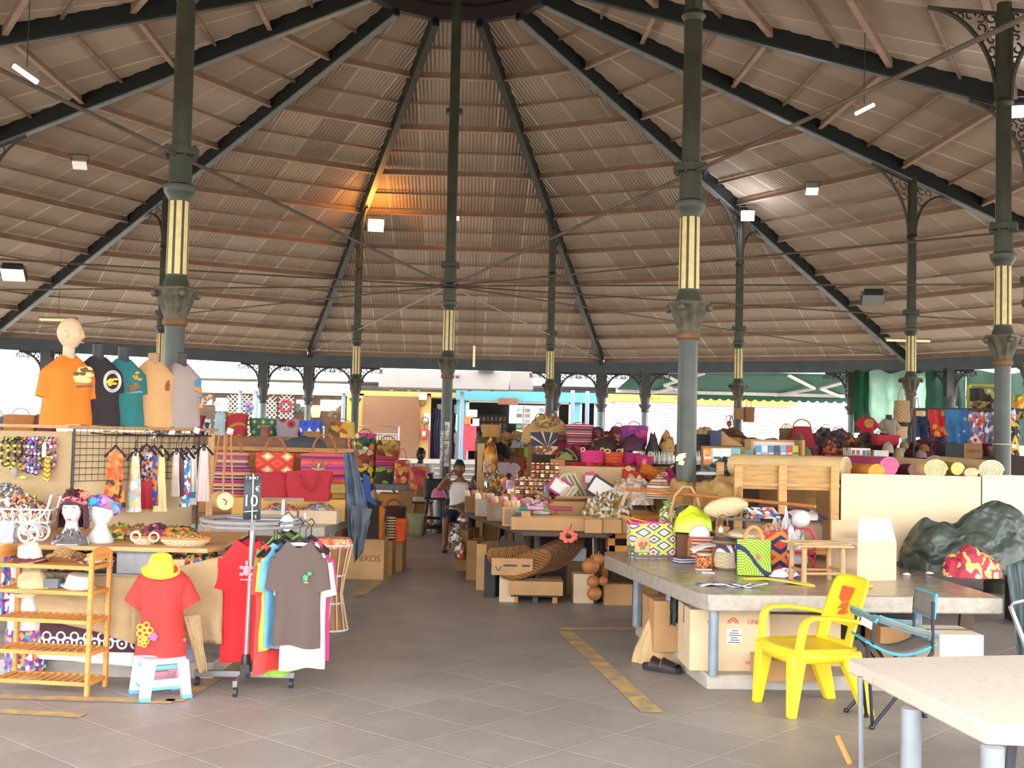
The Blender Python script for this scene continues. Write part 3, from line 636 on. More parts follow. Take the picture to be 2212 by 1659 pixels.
# ================================================================ MAKERS
CARD = mat('b98a58', .8, 0, .14, 4); CARD_D = mat('8f6537', .8, 0, .18, 4); CARD_L = mat('d8bd97', .8, 0, .1, 4); TAPE = mat('a67a48', .4); DARK = mat('1b1512', .9)
STRAW = weave('d9b47a'); STRAW_D = weave('b0824a'); STRAW_L = weave('e8d2a6'); RATT = weave('8a5a2e', '3f2612'); BURL = weave('d3b78c', 'a8895c', 260)
LEATH = mat('a8622c', .5, 0, .2, 10); BLACK = mat('161616', .5); STEEL = mat('c9ccd0', .18, 1.0, .05); PLASW = mat('d6d4d3', .35, 0, .05); PAPER = mat('f2f0ea', .7, 0, .04)
def tote(lb, p, w, h, d, m, rz=0, hm=None, hh=None, top=1.12, name='tote_bag', cat='bag', group=None, lean=0, inner=None, hn=2, hs=.28, hr=.008, base=None):
    r = T(name, lb, cat, p, group=group, rot=(lean, 0, rz)); mb = MB(); R_ = []
    for i in range(6):
        q = i/5; k = 1+(top-1)*q; kd = 1+.25*q*(1-q)
        R_.append([(x+.006*math.sin(7*y+q*9), y, h*q*(1+.02*math.cos(9*x))) for x, y, _ in sring(w/2*k, d/2*k*kd, 0, .45, 28)])
    k = top
    R_.append([(x, y, h-.006) for x, y, _ in sring(w/2*k-.012, d/2*k-.012, 0, .45, 28)]); R_.append([(x, y, h*.6) for x, y, _ in sring(w/2*k*.92, d/2*k*.9-.005, 0, .45, 28)])
    mb.loft(R_); mb.obj('body', m, r)
    if hn:
        hh = hh or h*.45
        for s in ((-1, 1) if hn == 2 else (0,)):
            mb = MB(); mb.tube([(hs*w*math.cos(PI*i/12)*(1.0), s*d/2*top*(1-.25*math.sin(PI*i/12)), h*.93+hh*math.sin(PI*i/12)) for i in range(13)], hr, 6); mb.obj('handle', hm or LEATH, r)
    return r
def rbasket(lb, p, r_, h, m, rz=0, hm=None, name='basket', cat='basket', group=None, tilt=(0, 0), ears=2, top=1.1, ear_r=.035):
    r = T(name, lb, cat, p, group=group, rot=(tilt[0], tilt[1], rz)); mb = MB()
    prof = [(r_*.8, 0), (r_*.92, h*.05), (r_*(1+.04), h*.4), (r_*top, h), (r_*top-.012, h+.005), (r_*top-.02, h-.01), (r_*.95, h*.4), (r_*.8, h*.05)]
    nr = 9; pp = []
    for i in range(nr+1):
        q = i/nr; pp.append((r_*(.86+(top-.86)*q**.6), h*q)); 
        if i < nr: pp.append((r_*(.86+(top-.86)*(q+.5/nr)**.6)+.008, h*(q+.5/nr)))
    pp += [(r_*top-.014, h+.004), (r_*top-.022, h-.01), (r_*.9, h*.35), (.02, h*.3)]
    mb.lathe(pp, 26); mb.obj('body', m, r)
    for s in ((-1, 1) if ears == 2 else ()):
        mb = MB(); mb.tube([(s*(r_*top+.002), ear_r*math.cos(q), h+ear_r*.6*math.sin(q)+.012) for q in [2*PI*i/12 for i in range(12)]], .009, 6, True); mb.obj('handle', hm or mat('d8b078', .6), r)
    return r
def carton(lb, p, w, d, h, rz=0, m=None, opened=False, flaps=(1, 1, 1, 1), fa=.5, name='cardboard_box', cat='box', group=None, rot=None, tape=True, fill=None):
    m = m or CARD; r = T(name, lb, cat, p, rz, group, rot=rot); mb = MB()
    if opened:
        th = .008
        for c, dd in (((0, -d/2, h/2), (w, th, h)), ((0, d/2, h/2), (w, th, h)), ((-w/2, 0, h/2), (th, d, h)), ((w/2, 0, h/2), (th, d, h)), ((0, 0, th), (w, d, th))): mb.box(c, dd)
    else: mb.box((0, 0, h/2), (w, d, h))
    mb.obj('body', m, r, bev=.004)
    if opened:
        F = d*.42; G = w*.42
        for i, on_ in enumerate(flaps):
            if not on_: continue
            mb = MB(); a = fa+.12*i
            if i < 2:
                s = -1 if i == 0 else 1; L = min(F, .22)
                mb.add([(-w/2, s*d/2, h), (w/2, s*d/2, h), (w/2, s*(d/2+L*math.cos(a)), h+L*math.sin(a)), (-w/2, s*(d/2+L*math.cos(a)), h+L*math.sin(a))], [(0, 1, 2, 3)])
            else:
                s = -1 if i == 2 else 1; L = min(G, .2)
                mb.add([(s*w/2, -d/2, h), (s*w/2, d/2, h), (s*(w/2+L*math.cos(a)), d/2, h+L*math.sin(a)), (s*(w/2+L*math.cos(a)), -d/2, h+L*math.sin(a))], [(0, 1, 2, 3)])
            mb.obj('flap', m, r, solid=.006)
    elif tape:
        mb = MB(); mb.box((0, 0, h+.001), (w*1.002, .05, .002)); mb.box((-w/2-.001, 0, h*.85), (.002, .05, h*.3)); mb.box((w/2+.001, 0, h*.85), (.002, .05, h*.3)); mb.obj('tape', TAPE, r)
    return r
def hat(lb, p, r_, h, m, rz=0, tilt=(0, 0), band=None, brim=1.7, name='straw_hat', group=None, squash=1.0):
    r = T(name, lb, 'hat', p, group=group, rot=(tilt[0], tilt[1], rz)); mb = MB()
    mb.lathe([(r_*brim, .0), (r_*brim*.8, -.012), (r_*1.05, 0), (r_, .02), (r_*.95, h*.6), (r_*.8, h*.95), (r_*.4, h), (.01, h*.96)], 28, ay=squash); mb.obj('crown', m, r)
    if band: mb = MB(); mb.lathe([(r_*1.03, .015), (r_*1.0, .05)], 28, ay=squash, cap=False); mb.obj('band', band, r)
    return r
def roll(lb, p, q, r_, m, mend, name='woven_mat_roll', group=None, squash=1.0):
    p, q = Vec(p), Vec(q); d = (q-p); L = d.length; R_ = d.to_track_quat('Y', 'Z')
    r = T(name, lb, 'mat roll', p, group=group, rot=R_.to_euler()); n = 28; mb = MB()
    rings = [[(r_*math.cos(2*PI*j/n)*(1+.02*math.sin(3*j)), L*i/4, r_*squash*math.sin(2*PI*j/n)) for j in range(n)] for i in range(5)]
    mb.loft(rings, 0, False, False); mb.obj('sheet', m, r)
    for y in (0, L):
        mb = MB(); mb.tube([(r_*(1-k/70)*math.cos(k*.45), y+(.004 if y else -.004), r_*squash*(1-k/70)*math.sin(k*.45)) for k in range(68)], .011, 5)
        mb.loft([[(r_*.97*math.cos(2*PI*j/n), y, r_*.97*squash*math.sin(2*PI*j/n)) for j in range(n)], [(.005*math.cos(2*PI*j/n), y, .005*math.sin(2*PI*j/n)) for j in range(n)]], 0, False, True)
        mb.obj('rolled_end', mend, r)
        if not y: pass
    return r
def heap(lb, p, w, d, h, m, seed=1, name='cloth_heap', cat='cloth', rz=0, group=None, k=3.6, amp=.2, n=36, parent=None, pw=.42):
    mb = MB()
    def fn(u, v):
        a = 2*PI*u; rr = v
        x, y = rr*math.cos(a), rr*math.sin(a); q = max(0, 1-rr*rr)**pw
        rid = abs(ns(x*k*.6+seed, y*k*.6, seed*3.1)); f = ns(x*k+seed*7, y*k, seed)*amp*.8+(rid*2.2-.45)*amp+ns(x*k*2.3, y*k*2.3, seed+5)*amp*.35
        ed = 1+.14*ns(3*math.cos(a)+seed, 3*math.sin(a), seed)
        return (x*w/2*ed, y*d/2*ed, max(0, h*q*(1+f))+(.004 if rr > .97 else 0))
    mb.grid(fn, n, n//2)
    o = mb.obj(name, m, loc=p, rz=rz, sharp=180)
    return tag(o, lb, cat, group)
def drape(lb, pts, m, name='hanging_cloth', cat='cloth', rip=.04, nf=5, sag=0, group=None, seed=0, nu=26, nv=18, solid=.006, tagged=True):
    """pts: top-left, top-right, bottom-left, bottom-right"""
    a, b, c, d = [Vec(x) for x in pts]; org = (a+b+c+d)/4
    nrm = (b-a).cross(c-a).normalized(); mb = MB()
    def fn(u, v):
        p = (a*(1-u)+b*u)*v+(c*(1-u)+d*u)*(1-v)
        w = rip*math.sin(nf*2*PI*u+seed+1.5*ns(u*3, v*2, seed))*(.35+.65*(1-v))+rip*.8*ns(u*5, v*5, seed)
        return p+nrm*w-org-Vec((0, 0, sag*math.sin(PI*u)*v))
    mb.grid(fn, nu, nv); o = mb.obj(name, m, loc=org, sharp=180, solid=solid)
    return tag(o, lb, cat, group) if tagged else o
def tee_mesh(mb, w=.5, L=.7, t=.05, nw=.17, sl=.2, sw=.19, drop=.75, rip=0.0, waist=1.0, seed=0, sh=.07, mi=0, n=36, scoop=.03, flare=1.0, sq=.86):
    R_ = []
    for i in range(15):
        q = i/14
        q = sq*i/10 if i <= 10 else sq+(1-sq)*(i-10)/4
        z = L*q; f = max(0, (q-sq)/(1-sq)); k = 1-(1-waist)*math.sin(PI*min(1, max(0, (q-.05)/.75)))**2; k *= 1+(flare-1)*max(0, 1-q*3)
        a = w/2*k*(1-f)+nw/2*f; b = t*(1+.1*q)*(1-f)+min(t, nw*.4)*f
        ring = []
        for x, y, _ in sring(a, b, 0, .75, n):
            fold = rip*(1-q)*math.sin(x*38+seed)+rip*.5*ns(x*9, q*5, seed)
            zz = z-(scoop*max(0, 1-abs(x)/(nw/2)) if q > .95 and y < 0 else 0)+(0.012*math.sin(x*17+seed) if i == 0 else 0)
            ring.append((x, y+fold, zz))
        R_.append(ring)
    mb.loft(R_, mi, False, False)
    for s in (-1, 1):
        ax = Vec((s*math.cos(drop), 0, -math.sin(drop))); up = Vec((s*math.sin(drop), 0, math.cos(drop))); c0 = Vec((s*(w/2-.07), 0, L*sq-.03)); R2_ = []
        for i in range(5):
            q = i/4; c = c0+ax*(sl+.05)*q; hh = sw/2*(1.05-.12*q); tt = min(t, .06)*(1-.1*q)
            R2_.append([c+up*hh*math.cos(-s*2*PI*j/16)+Vec((0, tt*math.sin(-s*2*PI*j/16)+rip*.3*math.sin(j*2+i), 0)) for j in range(16)])
        mb.loft(R2_, mi, True, False)
def hanger(parent, z, w=.4, m=None):
    mb = MB(); mb.tube([(-w/2, 0, z-.09), (0, 0, z), (w/2, 0, z-.09)], .012, 6); mb.tube([(0, 0, z), (0, 0, z+.06), (.025, 0, z+.09), (0, 0, z+.115), (-.025, 0, z+.1)], .004, 6)
    return mb.obj('hanger', m or BLACK, parent)
def cloth_strip(mb, w0, w1, L, rip=.015, nf=3, seed=0, t=.02, mi=0, ztop=0):
    R_ = []
    for i in range(11):
        q = i/10; w = w0+(w1-w0)*q
        R_.append([(x+.01*ns(q*3, seed), y+rip*q*math.sin(nf*2*PI*x/max(w, .01)+seed), ztop-L*q) for x, y, _ in sring(w/2, t/2+.012*q, 0, .8, 20)])
    mb.loft(R_, mi)
# ---- heads
def head_pts(sx=.074, sy=.092, sz=.122, nu=36, nv=30):
    """front = -y; centre at origin; returns rings bottom to top"""
    rings = []
    for i in range(1, nv):
        t = PI*i/nv-PI/2; ring = []
        for j in range(nu):
            a = 2*PI*j/nu; x, y, z = math.cos(t)*math.sin(a), -math.cos(t)*math.cos(a), math.sin(t)
            lo = max(0, -z); k = 1-.30*lo**1.4; X, Y, Z = x*k, y*(1-.16*lo), z
            if y > 0: Y *= 1.12; Z += .04*y
            fr_ = max(0, -y)
            g = lambda cx, cz, sx_, sz_: math.exp(-((x-cx)/sx_)**2-((z-cz)/sz_)**2)*(fr_ > .2)
            bump = .26*g(0, -.22, .11, .13)+.14*g(0, -.02, .08, .16)+.06*g(0, .16, .45, .09)-.09*(g(.34, .03, .16, .11)+g(-.34, .03, .16, .11))+.075*g(0, -.53, .2, .07)-.03*g(0, -.44, .2, .03)+.07*g(0, -.78, .25, .12)+.03*(g(.45, -.2, .2, .2)+g(-.45, -.2, .2, .2))
            ring.append((X*sx, (Y-bump)*sy, Z*sz))
        rings.append(ring)
    return rings
def add_head(mb, c, s=1.0, turn=0.0, nod=0.0, mi=0, ears=True, roll_=0):
    M = Matrix.Rotation(turn, 3, 'Z') @ Matrix.Rotation(roll_, 3, 'Y') @ Matrix.Rotation(nod, 3, 'X'); c = Vec(c)
    mb.loft([[c+M @ (Vec(p)*s) for p in r] for r in head_pts()], mi)
    if ears:
        for sx in (-1, 1):
            q = []
            for i in range(1, 8):
                t = PI*i/8-PI/2; q.append([c+M @ (Vec((sx*.076+.012*math.cos(t)*math.cos(a), .012+.02*math.cos(t)*math.sin(a), -.008+.032*math.sin(t)))*s) for a in [2*PI*j/8 for j in range(8)]])
            mb.loft(q, mi)
    return M
def face_bits(parent, c, M, s=1.0, lip='a8323e', brow='2a1a14', eye='20181a', white=True):
    c = Vec(c); P = lambda x, y, z: c+M @ (Vec((x, y, z))*s)
    mb = MB()
    for sx in (-1, 1): mb.ball(P(sx*.027, -.075, .004), (.012*s, .006*s, .007*s), 8)
    mb.obj('eyes', mat(eye, .3), parent)
    mb = MB()
    for sx in (-1, 1): mb.tube([P(sx*.012, -.089, .024), P(sx*.028, -.087, .031), P(sx*.046, -.074, .024)], .0028*s, 5)
    mb.obj('eyebrows', mat(brow, .7), parent)
    mb = MB(); mb.ball(P(0, -.087, -.066), (.021*s, .009*s, .0065*s), 8); mb.obj('lips', mat(lip, .4), parent)
def skin_mesh(vs, es, rs, sub=2):
    me = bpy.data.meshes.new('k'); me.from_pydata([tuple(v) for v in vs], es, []); o = bpy.data.objects.new('k', me); col.objects.link(o)
    m = o.modifiers.new('s', 'SKIN'); m.branch_smoothing = .4
    for i, r in enumerate(rs):
        k = me.skin_vertices[0].data[i]; k.radius = (r, r) if not isinstance(r, tuple) else r; k.use_root = (i == 0)
    s = o.modifiers.new('u', 'SUBSURF'); s.levels = sub; s.render_levels = sub
    out = bpy.data.meshes.new_from_object(o.evaluated_get(bpy.context.evaluated_depsgraph_get()))
    bpy.data.objects.remove(o); return out
def person(lb, p, rz, hs, J, skin='6b4228', hair='15100e', head=(0, 0, 0), turn=0, nod=0, roll_=0, fist=None):
    """J: dict of joints; returns root; body is one continuous surface"""
    r = T('person', lb, 'person', p, rz)
    names = ['pelvis', 'belly', 'chest', 'neck', 'skull']; pts = [J[k] for k in names]; rad = [(.14, .11), (.125, .1), (.14, .105), (.052, .052), (.05, .05)]
    ed = [(0, 1), (1, 2), (2, 3), (3, 4)]
    def chain(root, items):
        prev = root
        for q, r_ in items:
            pts.append(q); rad.append((r_, r_) if not isinstance(r_, tuple) else r_); ed.append((prev, len(pts)-1)); prev = len(pts)-1
        return prev
    for s in ('L', 'R'):
        w_ = chain(2, [(J['sho'+s], .062), (J['elb'+s], .045), (J['wri'+s], .03)])
        wr, el = Vec(J['wri'+s]), Vec(J['elb'+s]); d = Vec(J.get('hand'+s) or (wr-el)).normalized()
        palm = chain(w_, [(wr+d*.05, (.034, .018)), (wr+d*.085, (.036, .016))])
        side = d.cross(Vec((0, -.4, 1))).normalized(); bend = side.cross(d).normalized()
        if bend.z > 0: bend = -bend
        for f in range(4):
            o_ = (f-1.5)*.019; L = (.062, .07, .067, .05)[f]
            chain(palm, [(wr+d*.1+side*o_, .0095), (wr+d*(.1+L*.55)+side*o_+bend*.008, .0088), (wr+d*(.1+L*.9)+side*o_+bend*.03, .007)])
        chain(w_+1, [(wr+d*.06+side*.042+bend*.005, .0105), (wr+d*.095+side*.05+bend*.02, .0085)])
        if 'kne'+s in J:
            chain(0, [(J['hip'+s], .085), (J['kne'+s], .055), (J['ank'+s], .036), (J['toe'+s], .03)])
    me = skin_mesh(pts, ed, rad)
    mb = MB(); k = len(mb.v); mb.add([tuple(v.co) for v in me.vertices], [tuple(f.vertices) for f in me.polygons])
    M = add_head(mb, J['head'], .98, turn, nod, roll_=roll_); body = mb.obj('body', mat(skin, .5, 0, .1, 6), r, sharp=180)
    face_bits(r, J['head'], M, .98, lip='7a3a34', brow='120c0a')
    return r, M
def hair_cap(parent, c, M, s=1.0, m=None, low=.1, back=.5, puff=.014, name='hair', rough=.012, seed=0, ear=.03):
    mb = MB(); c = Vec(c); R_ = []
    for ring in head_pts():
        z = ring[0][2]/.122; R2_ = []
        for j, q in enumerate(ring):
            x, y, zz = q; fy = -y/.092
            lim = low if fy > .35 else (-ear*4 if fy > -.1 else -back)
            lim = low+( -back-low)*min(1, max(0, (.55-fy)/.9))
            k = 1+ (puff/.09 if z > lim else -.06) + rough/.09*ns(x*60+seed, y*60, zz*60)*(z > lim)
            R2_.append(c+M @ (Vec((x*k, y*k+.002, zz*k+.004))*s))
        R_.append(R2_)
    mb.loft(R_); return mb.obj(name, m or mat('15100e', .8, 0, .3, 40, .5, 90), parent, sharp=180)

def pile(lb, x0, y0, x1, y1, Y, cols, seed, name='piled_bag', cat='bag', kind='bag', sz=34, pat='patch', ps=9):
    rn = random.Random(seed); W, Hh = x1-x0, y1-y0; rows = max(1, round(Hh/(sz*.42)))
    for r_ in range(rows):
        yb = y1-r_*(Hh-sz*.45)/rows; wid = W*(1-.5*(r_/rows)**1.4); n = max(1, round(wid/(sz*.62)))
        for i in range(n):
            Yi = Y+.1+r_*.13+rn.uniform(0, .08); p = at((x0+x1)/2+(i-(n-1)/2)*wid/n+rn.uniform(-4, 4), yb+rn.uniform(-3, 3), Yi); s = S(sz, Yi)*rn.uniform(.85, 1.2); mb = MB(); c = rn.sample(cols, len(cols)) if len(cols) > 1 else cols
            if kind == 'hat':
                mb.lathe([(s*.62, -.01), (s*.66, .005), (s*.42, .02), (s*.4, s*.2), (s*.3, s*.36), (.01, s*.4)], 20); m = weave(c[0], None, 50)
            elif kind == 'roll':
                mb.loft([[(-s*.55+s*1.1*q/6, s*.24*math.cos(2*PI*j/14)*(1-.25*abs(q/3-1)**3), s*.24+s*.24*math.sin(2*PI*j/14)*(1-.25*abs(q/3-1)**3)+s*.05*ns(q, j, seed+i)) for j in range(14)] for q in range(7)]); m = pm(pat, c, ps, bump=0) if len(c) > 1 else mat(c[0], .9)
            else:
                R_ = []
                for q in range(8):
                    u = q/7; k = (.78+.5*math.sin(PI*min(1, u*1.15))*.5)*(1-.25*u*u); R_.append([(x*(1+.08*ns(x*9, u*4, i+seed)), y*(1+.12*ns(y*9, u*4, i)), s*.78*u+s*.1*ns(x*7, y*7, seed+i)*u) for x, y, _ in sring(s*.56*k, s*.3*k, 0, .7, 18)])
                mb.loft(R_); m = pm(pat, c, ps, bump=0) if len(c) > 1 else weave(c[0], None, 60)
            o = mb.obj(name, m, loc=p, rot=(rn.uniform(-.35, .15), rn.uniform(-.4, .4), rn.uniform(-.7, .7)), sharp=70); tag(o, lb, cat, lb.split(' in the ')[-1].split(' on the ')[-1])
            if kind == 'bag' and rn.random() < .6:
                h = MB(); h.tube([(s*.25*math.cos(PI*j/8), -s*.12, s*.68+s*.35*math.sin(PI*j/8)) for j in range(9)], s*.025, 5); h.obj('handle', mat('5a3418', .7), o)
# ================================================================ RIGHT: stone table, chair, front table
ZS = .665
def ot(x, y, z=ZS): return on(x, y, z)
CONC = mat('a9a298', .85, 0, .22, 6, .4, 35)
t = NT('worn_concrete'); c_ = t.mix(t.math('MULTIPLY', t.noise(3, 6), .9), '9a8c7e', '6f6256'); c_ = t.mix(t.ramp(t.noise(9, 5), ['000000', '000000', 'bbbbbb'], False, [0, .5, .72]), c_, 'c9c0b4')
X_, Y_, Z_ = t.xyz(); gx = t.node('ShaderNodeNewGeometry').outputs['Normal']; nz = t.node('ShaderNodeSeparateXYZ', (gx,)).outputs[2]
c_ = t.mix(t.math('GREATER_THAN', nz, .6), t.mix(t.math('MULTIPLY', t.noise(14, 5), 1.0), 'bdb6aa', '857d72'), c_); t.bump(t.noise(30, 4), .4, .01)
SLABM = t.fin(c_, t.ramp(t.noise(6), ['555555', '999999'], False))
t = NT('pale_concrete'); c_ = t.mix(t.ramp(t.noise(26, 6), ['000000', '000000', '999999'], False, [0, .55, .7]), 'c2b6a7', '8f7863'); t.bump(t.noise(40, 4), .4, .008); SLABL = t.fin(c_, .8)
GPIPE = mat('7f8fa0', .45, .3, .15, 8)
def slab_table(lb, poly, z, th, legs, m, legm, zb=0, lr=.035, extra=None):
    c = sum((Vec((p[0], p[1], 0)) for p in poly), Vec())/len(poly); r = T('stone_table', lb, 'table', c)
    MB().slab([(p[0]-c.x, p[1]-c.y) for p in poly], z-th, z).obj('table_top', m, r, bev=.012)
    for q in legs:
        mb = MB(); mb.cyl((q[0]-c.x, q[1]-c.y, zb), (q[0]-c.x, q[1]-c.y, z-th), lr, n=16); mb.obj('leg', legm, r)
    return r
A = ot(1512, 1283); Bk = ot(1306, 1200); Cr = ot(2168, 1291)
poly = [(A.x+.06, A.y+.0), (Cr.x, Cr.y), (Cr.x-.15, 11.2), (Bk.x+.03, 10.6), (Bk.x, Bk.y), (A.x, A.y+.12)]
lg = [at(1541, 1400, 7.97), at(1447, 1330, 8.85), at(1376, 1300, 9.95), at(1980, 1400, 8.3)]
slab_table('grey stone slab table heaped with bags, stools and boxes behind the yellow chair', poly, ZS, .115, [(p.x, p.y) for p in lg], SLABM, GPIPE, .1)
pc_ = on(1527, 1490); pl = on(1372, 1372)
mb = MB(); mb.slab([(pc_.x, pc_.y), (3.4, 8.1), (3.3, 10.2), (pl.x+.1, 10.2), (pl.x, pl.y)], 0, .1); struct(mb.obj('trim_12', CONC, bev=.01))
# ---- front-right pale table
P1, P2, P3 = on(1832, 1421, ZS), on(2128, 1566, ZS), on(2212, 1412, ZS)
poly = [(P2.x, P2.y), (3.4, P2.y-.12), (3.4, P3.y+.15), (P1.x, P1.y)]
lA, lB = on(1970, 1650), at(2144, 1600, 4.35)
slab_table('pale speckled concrete table in the lower right corner', poly, ZS, .075, [(at(1968, 1600, 4.95).x, 4.95), (lB.x+.0, 4.35), (2.6, 5.2)], SLABL, mat('868d96', .45, .3, .1), 0, .042)
p = at(1863, 1560, 5.25); mb = MB(); mb.cyl((0, 0, 0), (-.012, 0, .655), .012); tag(mb.obj('metal_rod', mat('7d8288', .4, .5), loc=(p.x, p.y, 0)), 'thin grey rod standing under the left corner of the pale front table', 'rod')
p = on(1836, 1656, 0); q = at(1822, 1626, 5.9); mb = MB(); d = Vec((-.04, .1, .13)); mb.cyl((0, 0, .012), d*1.0, .014); tag(mb.obj('orange_stick', mat('f08a3c', .5), loc=(p.x, p.y, 0)), 'orange stick end sticking up at the bottom edge under the pale table', 'stick')
p = at(2195, 1640, 4.6); mb = MB(); mb.cyl((0, 0, 0), (.06, 0, .64), .02); tag(mb.obj('dark_prop', mat('1c2030', .5), loc=(p.x-.02, p.y+.1, 0)), 'dark slanting pole under the pale table at the right picture edge', 'pole')
# ---- yellow plastic chair
YEL = mat('f7d21c', .38, 0, .05, 3)
r = T('plastic_armchair', 'bright yellow plastic armchair with a red emblem, facing left before the stone table', 'chair', (1.93, 7.5, 0), -1.3)
mb = MB(); mb.loft([sring(.235, .235, .375, .4), sring(.25, .25, .385, .4), sring(.25, .25, .415, .4), sring(.235, .235, .42, .4), sring(.16, .16, .408, .5)]); mb.obj('seat', YEL, r)
mb = MB(); mb.loft([[(x, y, z) for x, y, z in sring(.245, .245, .33, .4)], sring(.252, .252, .39, .4)], 0, False, False); mb.obj('apron', YEL, r, solid=.008)
for s in (-1, 1):
    mb = MB(); mb.loft([[(s*.225+a*.028, -.235+b*.025, 0) for a, b in ((-1, -1), (1, -1), (1, 1), (-1, 1))], [(s*.205+a*.05, -.19+b*.05, .4) for a, b in ((-1, -1), (1, -1), (1, 1), (-1, 1))]]); mb.obj('leg', YEL, r, bev=.008)
    mb = MB(); mb.loft([[(s*.225+a*.026, .30+b*.035, 0) for a, b in ((-1, -1), (1, -1), (1, 1), (-1, 1))], [(s*.205+a*.038, .16+b*.08, .4) for a, b in ((-1, -1), (1, -1), (1, 1), (-1, 1))]]); mb.obj('leg', YEL, r, bev=.008)
    mb = MB(); pth = [(s*.24, -.2, .38), (s*.25, -.19, .48), (s*.258, -.175, .56), (s*.262, -.155, .595), (s*.264, -.12, .612), (s*.262, 0, .612), (s*.252, .14, .595), (s*.238, .25, .572)]
    rg_ = []
    for i, q in enumerate(pth):
        a = Vec(pth[max(0, i-1)]); b = Vec(pth[min(len(pth)-1, i+1)]); d = (b-a).normalized(); nrm = Vec((0, -d.z, d.y)).normalized(); c0 = Vec(q); hx = Vec((.027, 0, 0)); th = nrm*(.019 if i < 3 else .012)
        rg_.append([c0-hx-th, c0+hx-th, c0+hx+th, c0-hx+th])
    mb.loft(rg_); mb.obj('armrest', YEL, r, bev=.006)
def ybk(x, z): q = (z-.42)/.42; return .2+.11*q+.03*q*q-.5*x*x
mb = MB(); nx, nz = 20, 20; vs = []; fs = []
for j in range(nz+1):
    z = .4+.44*j/nz; wv = .212-.015*(j/nz) if j < 19 else .212-.015*(j/nz)-.012*(j-18)
    for i in range(nx+1): x = -wv+2*wv*i/nx; zz = z-(.02*(abs(x)/.2)**4 if j > 15 else 0); vs.append((x, ybk(x, zz), zz))
for j in range(nz):
    for i in range(nx):
        if 2 <= j <= 5 and 5 <= i <= 14: continue
        a = j*(nx+1)+i; fs.append((a, a+1, a+nx+2, a+nx+1))
mb.add(vs, fs); mb.obj('backrest', YEL, r, solid=.014, sharp=60)
mb = MB()
def dec(poly):
    vs = [(x, ybk(x, z)-.022, z) for x, z in poly]; mb.add(vs, [tuple(range(len(vs)))])
dec([(-.065, .77), (.065, .77), (.055, .7), (-.01, .665), (-.06, .69)]); dec([(-.01, .665), (.02, .672), (-.005, .632), (-.045, .625)]); dec([(.02, .668), (.06, .69), (.05, .625), (.085, .62), (.03, .598), (-.03, .588), (-.02, .61), (.01, .63)])
mb.obj('emblem', mat('e2501e', .5), r, sharp=180)
# ---- folding camp chair
BLU_ = mat('2f9fc4', .6); GREYF = mat('6d6865', .9, 0, .1, 20); FR_ = mat('1f2433', .4, .5)
r = T('camping_chair', 'low folding camp chair in grey mesh with turquoise piping, behind the pale table', 'chair', (2.35, 7.2, 0)); O = Vec((2.35, 7.2, 0))
N_, F_ = 7.0, 7.38
pn = lambda x, y: at(x, y, N_)-O; pf = lambda x, y: at(x, y, F_)-O
def panel4(name, a, b, c, d, sag=0, n=10, m=GREYF):
    """a-b top edge, d-c bottom edge"""
    mb = MB(); f = lambda u, v: (a*(1-u)+b*u)*(1-v)+(d*(1-u)+c*u)*v-Vec((0, 0, sag*math.sin(PI*u)))
    mb.grid(f, n, 4); o = mb.obj(name, m, r, solid=.008)
    mb = MB(); rim = [f(i/n, 0) for i in range(n+1)]+[f(1, j/4) for j in range(1, 4)]+[f(1-i/n, 1) for i in range(n+1)]+[f(0, 1-j/4) for j in range(1, 4)]
    mb.tube(rim, .009, 6, True); mb.obj('piping', BLU_, o); return o
panel4('backrest', pf(1979, 1271), pn(2023, 1285), pn(2018, 1336), pf(1973, 1318))
panel4('seat', pf(1841, 1366), pf(1980, 1372), pn(2022, 1393), pn(1872, 1387), .07)
for nm_, a, b in (('armrest', pn(1900, 1336), pn(2027, 1374)), ('armrest', pf(1885, 1334), pf(1984, 1347))):
    mb = MB(); w_ = Vec((0, 0, .016)); n = 8
    vs = []
    for i in range(n+1):
        c0 = a*(1-i/n)+b*(i/n)-Vec((0, 0, .012*math.sin(PI*i/n))); vs += [c0-w_, c0+w_]
    mb.add(vs, [(2*i, 2*i+1, 2*i+3, 2*i+2) for i in range(n)]); o = mb.obj(nm_, GREYF, r, solid=.006)
    mb = MB(); mb.tube([vs[2*i+1] for i in range(n+1)], .006, 5); mb.tube([vs[2*i] for i in range(n+1)], .006, 5); mb.obj('piping', BLU_, o)
panel4('front_strap', pf(1838, 1310), pn(1896, 1338), pn(1890, 1346), pf(1840, 1322))
mb = MB()
for a, b in ((pn(2016, 1300), pn(2014, 1415)), (pf(1976, 1290), pf(1972, 1380)), (pf(1849, 1318), pf(1851, 1370)), (pn(1888, 1345), pn(1884, 1388))): mb.cyl(a, b, .011, n=8)
g = lambda x, y: Vec((x-O.x, y-O.y, .01))
for a, b in ((pn(1884, 1388), g(2.62, 7.32)), (pn(2014, 1410), g(2.19, 7.0)), (pf(1851, 1370), g(2.62, 7.45)), (pf(1972, 1378), g(2.16, 7.42)), (pn(1874, 1390), g(2.2, 7.02)), (pn(1860, 1450), g(2.25, 7.3))): mb.cyl(a, b, .011, n=8); mb.ball(b, .018, 8)
mb.obj('frame', FR_, r)
mb = MB(); mb.add([pn(1862, 1332), pn(1891, 1348), pn(1889, 1364), pn(1857, 1347)], [(0, 1, 2, 3)]); mb.obj('care_label', PAPER, r, solid=.003)
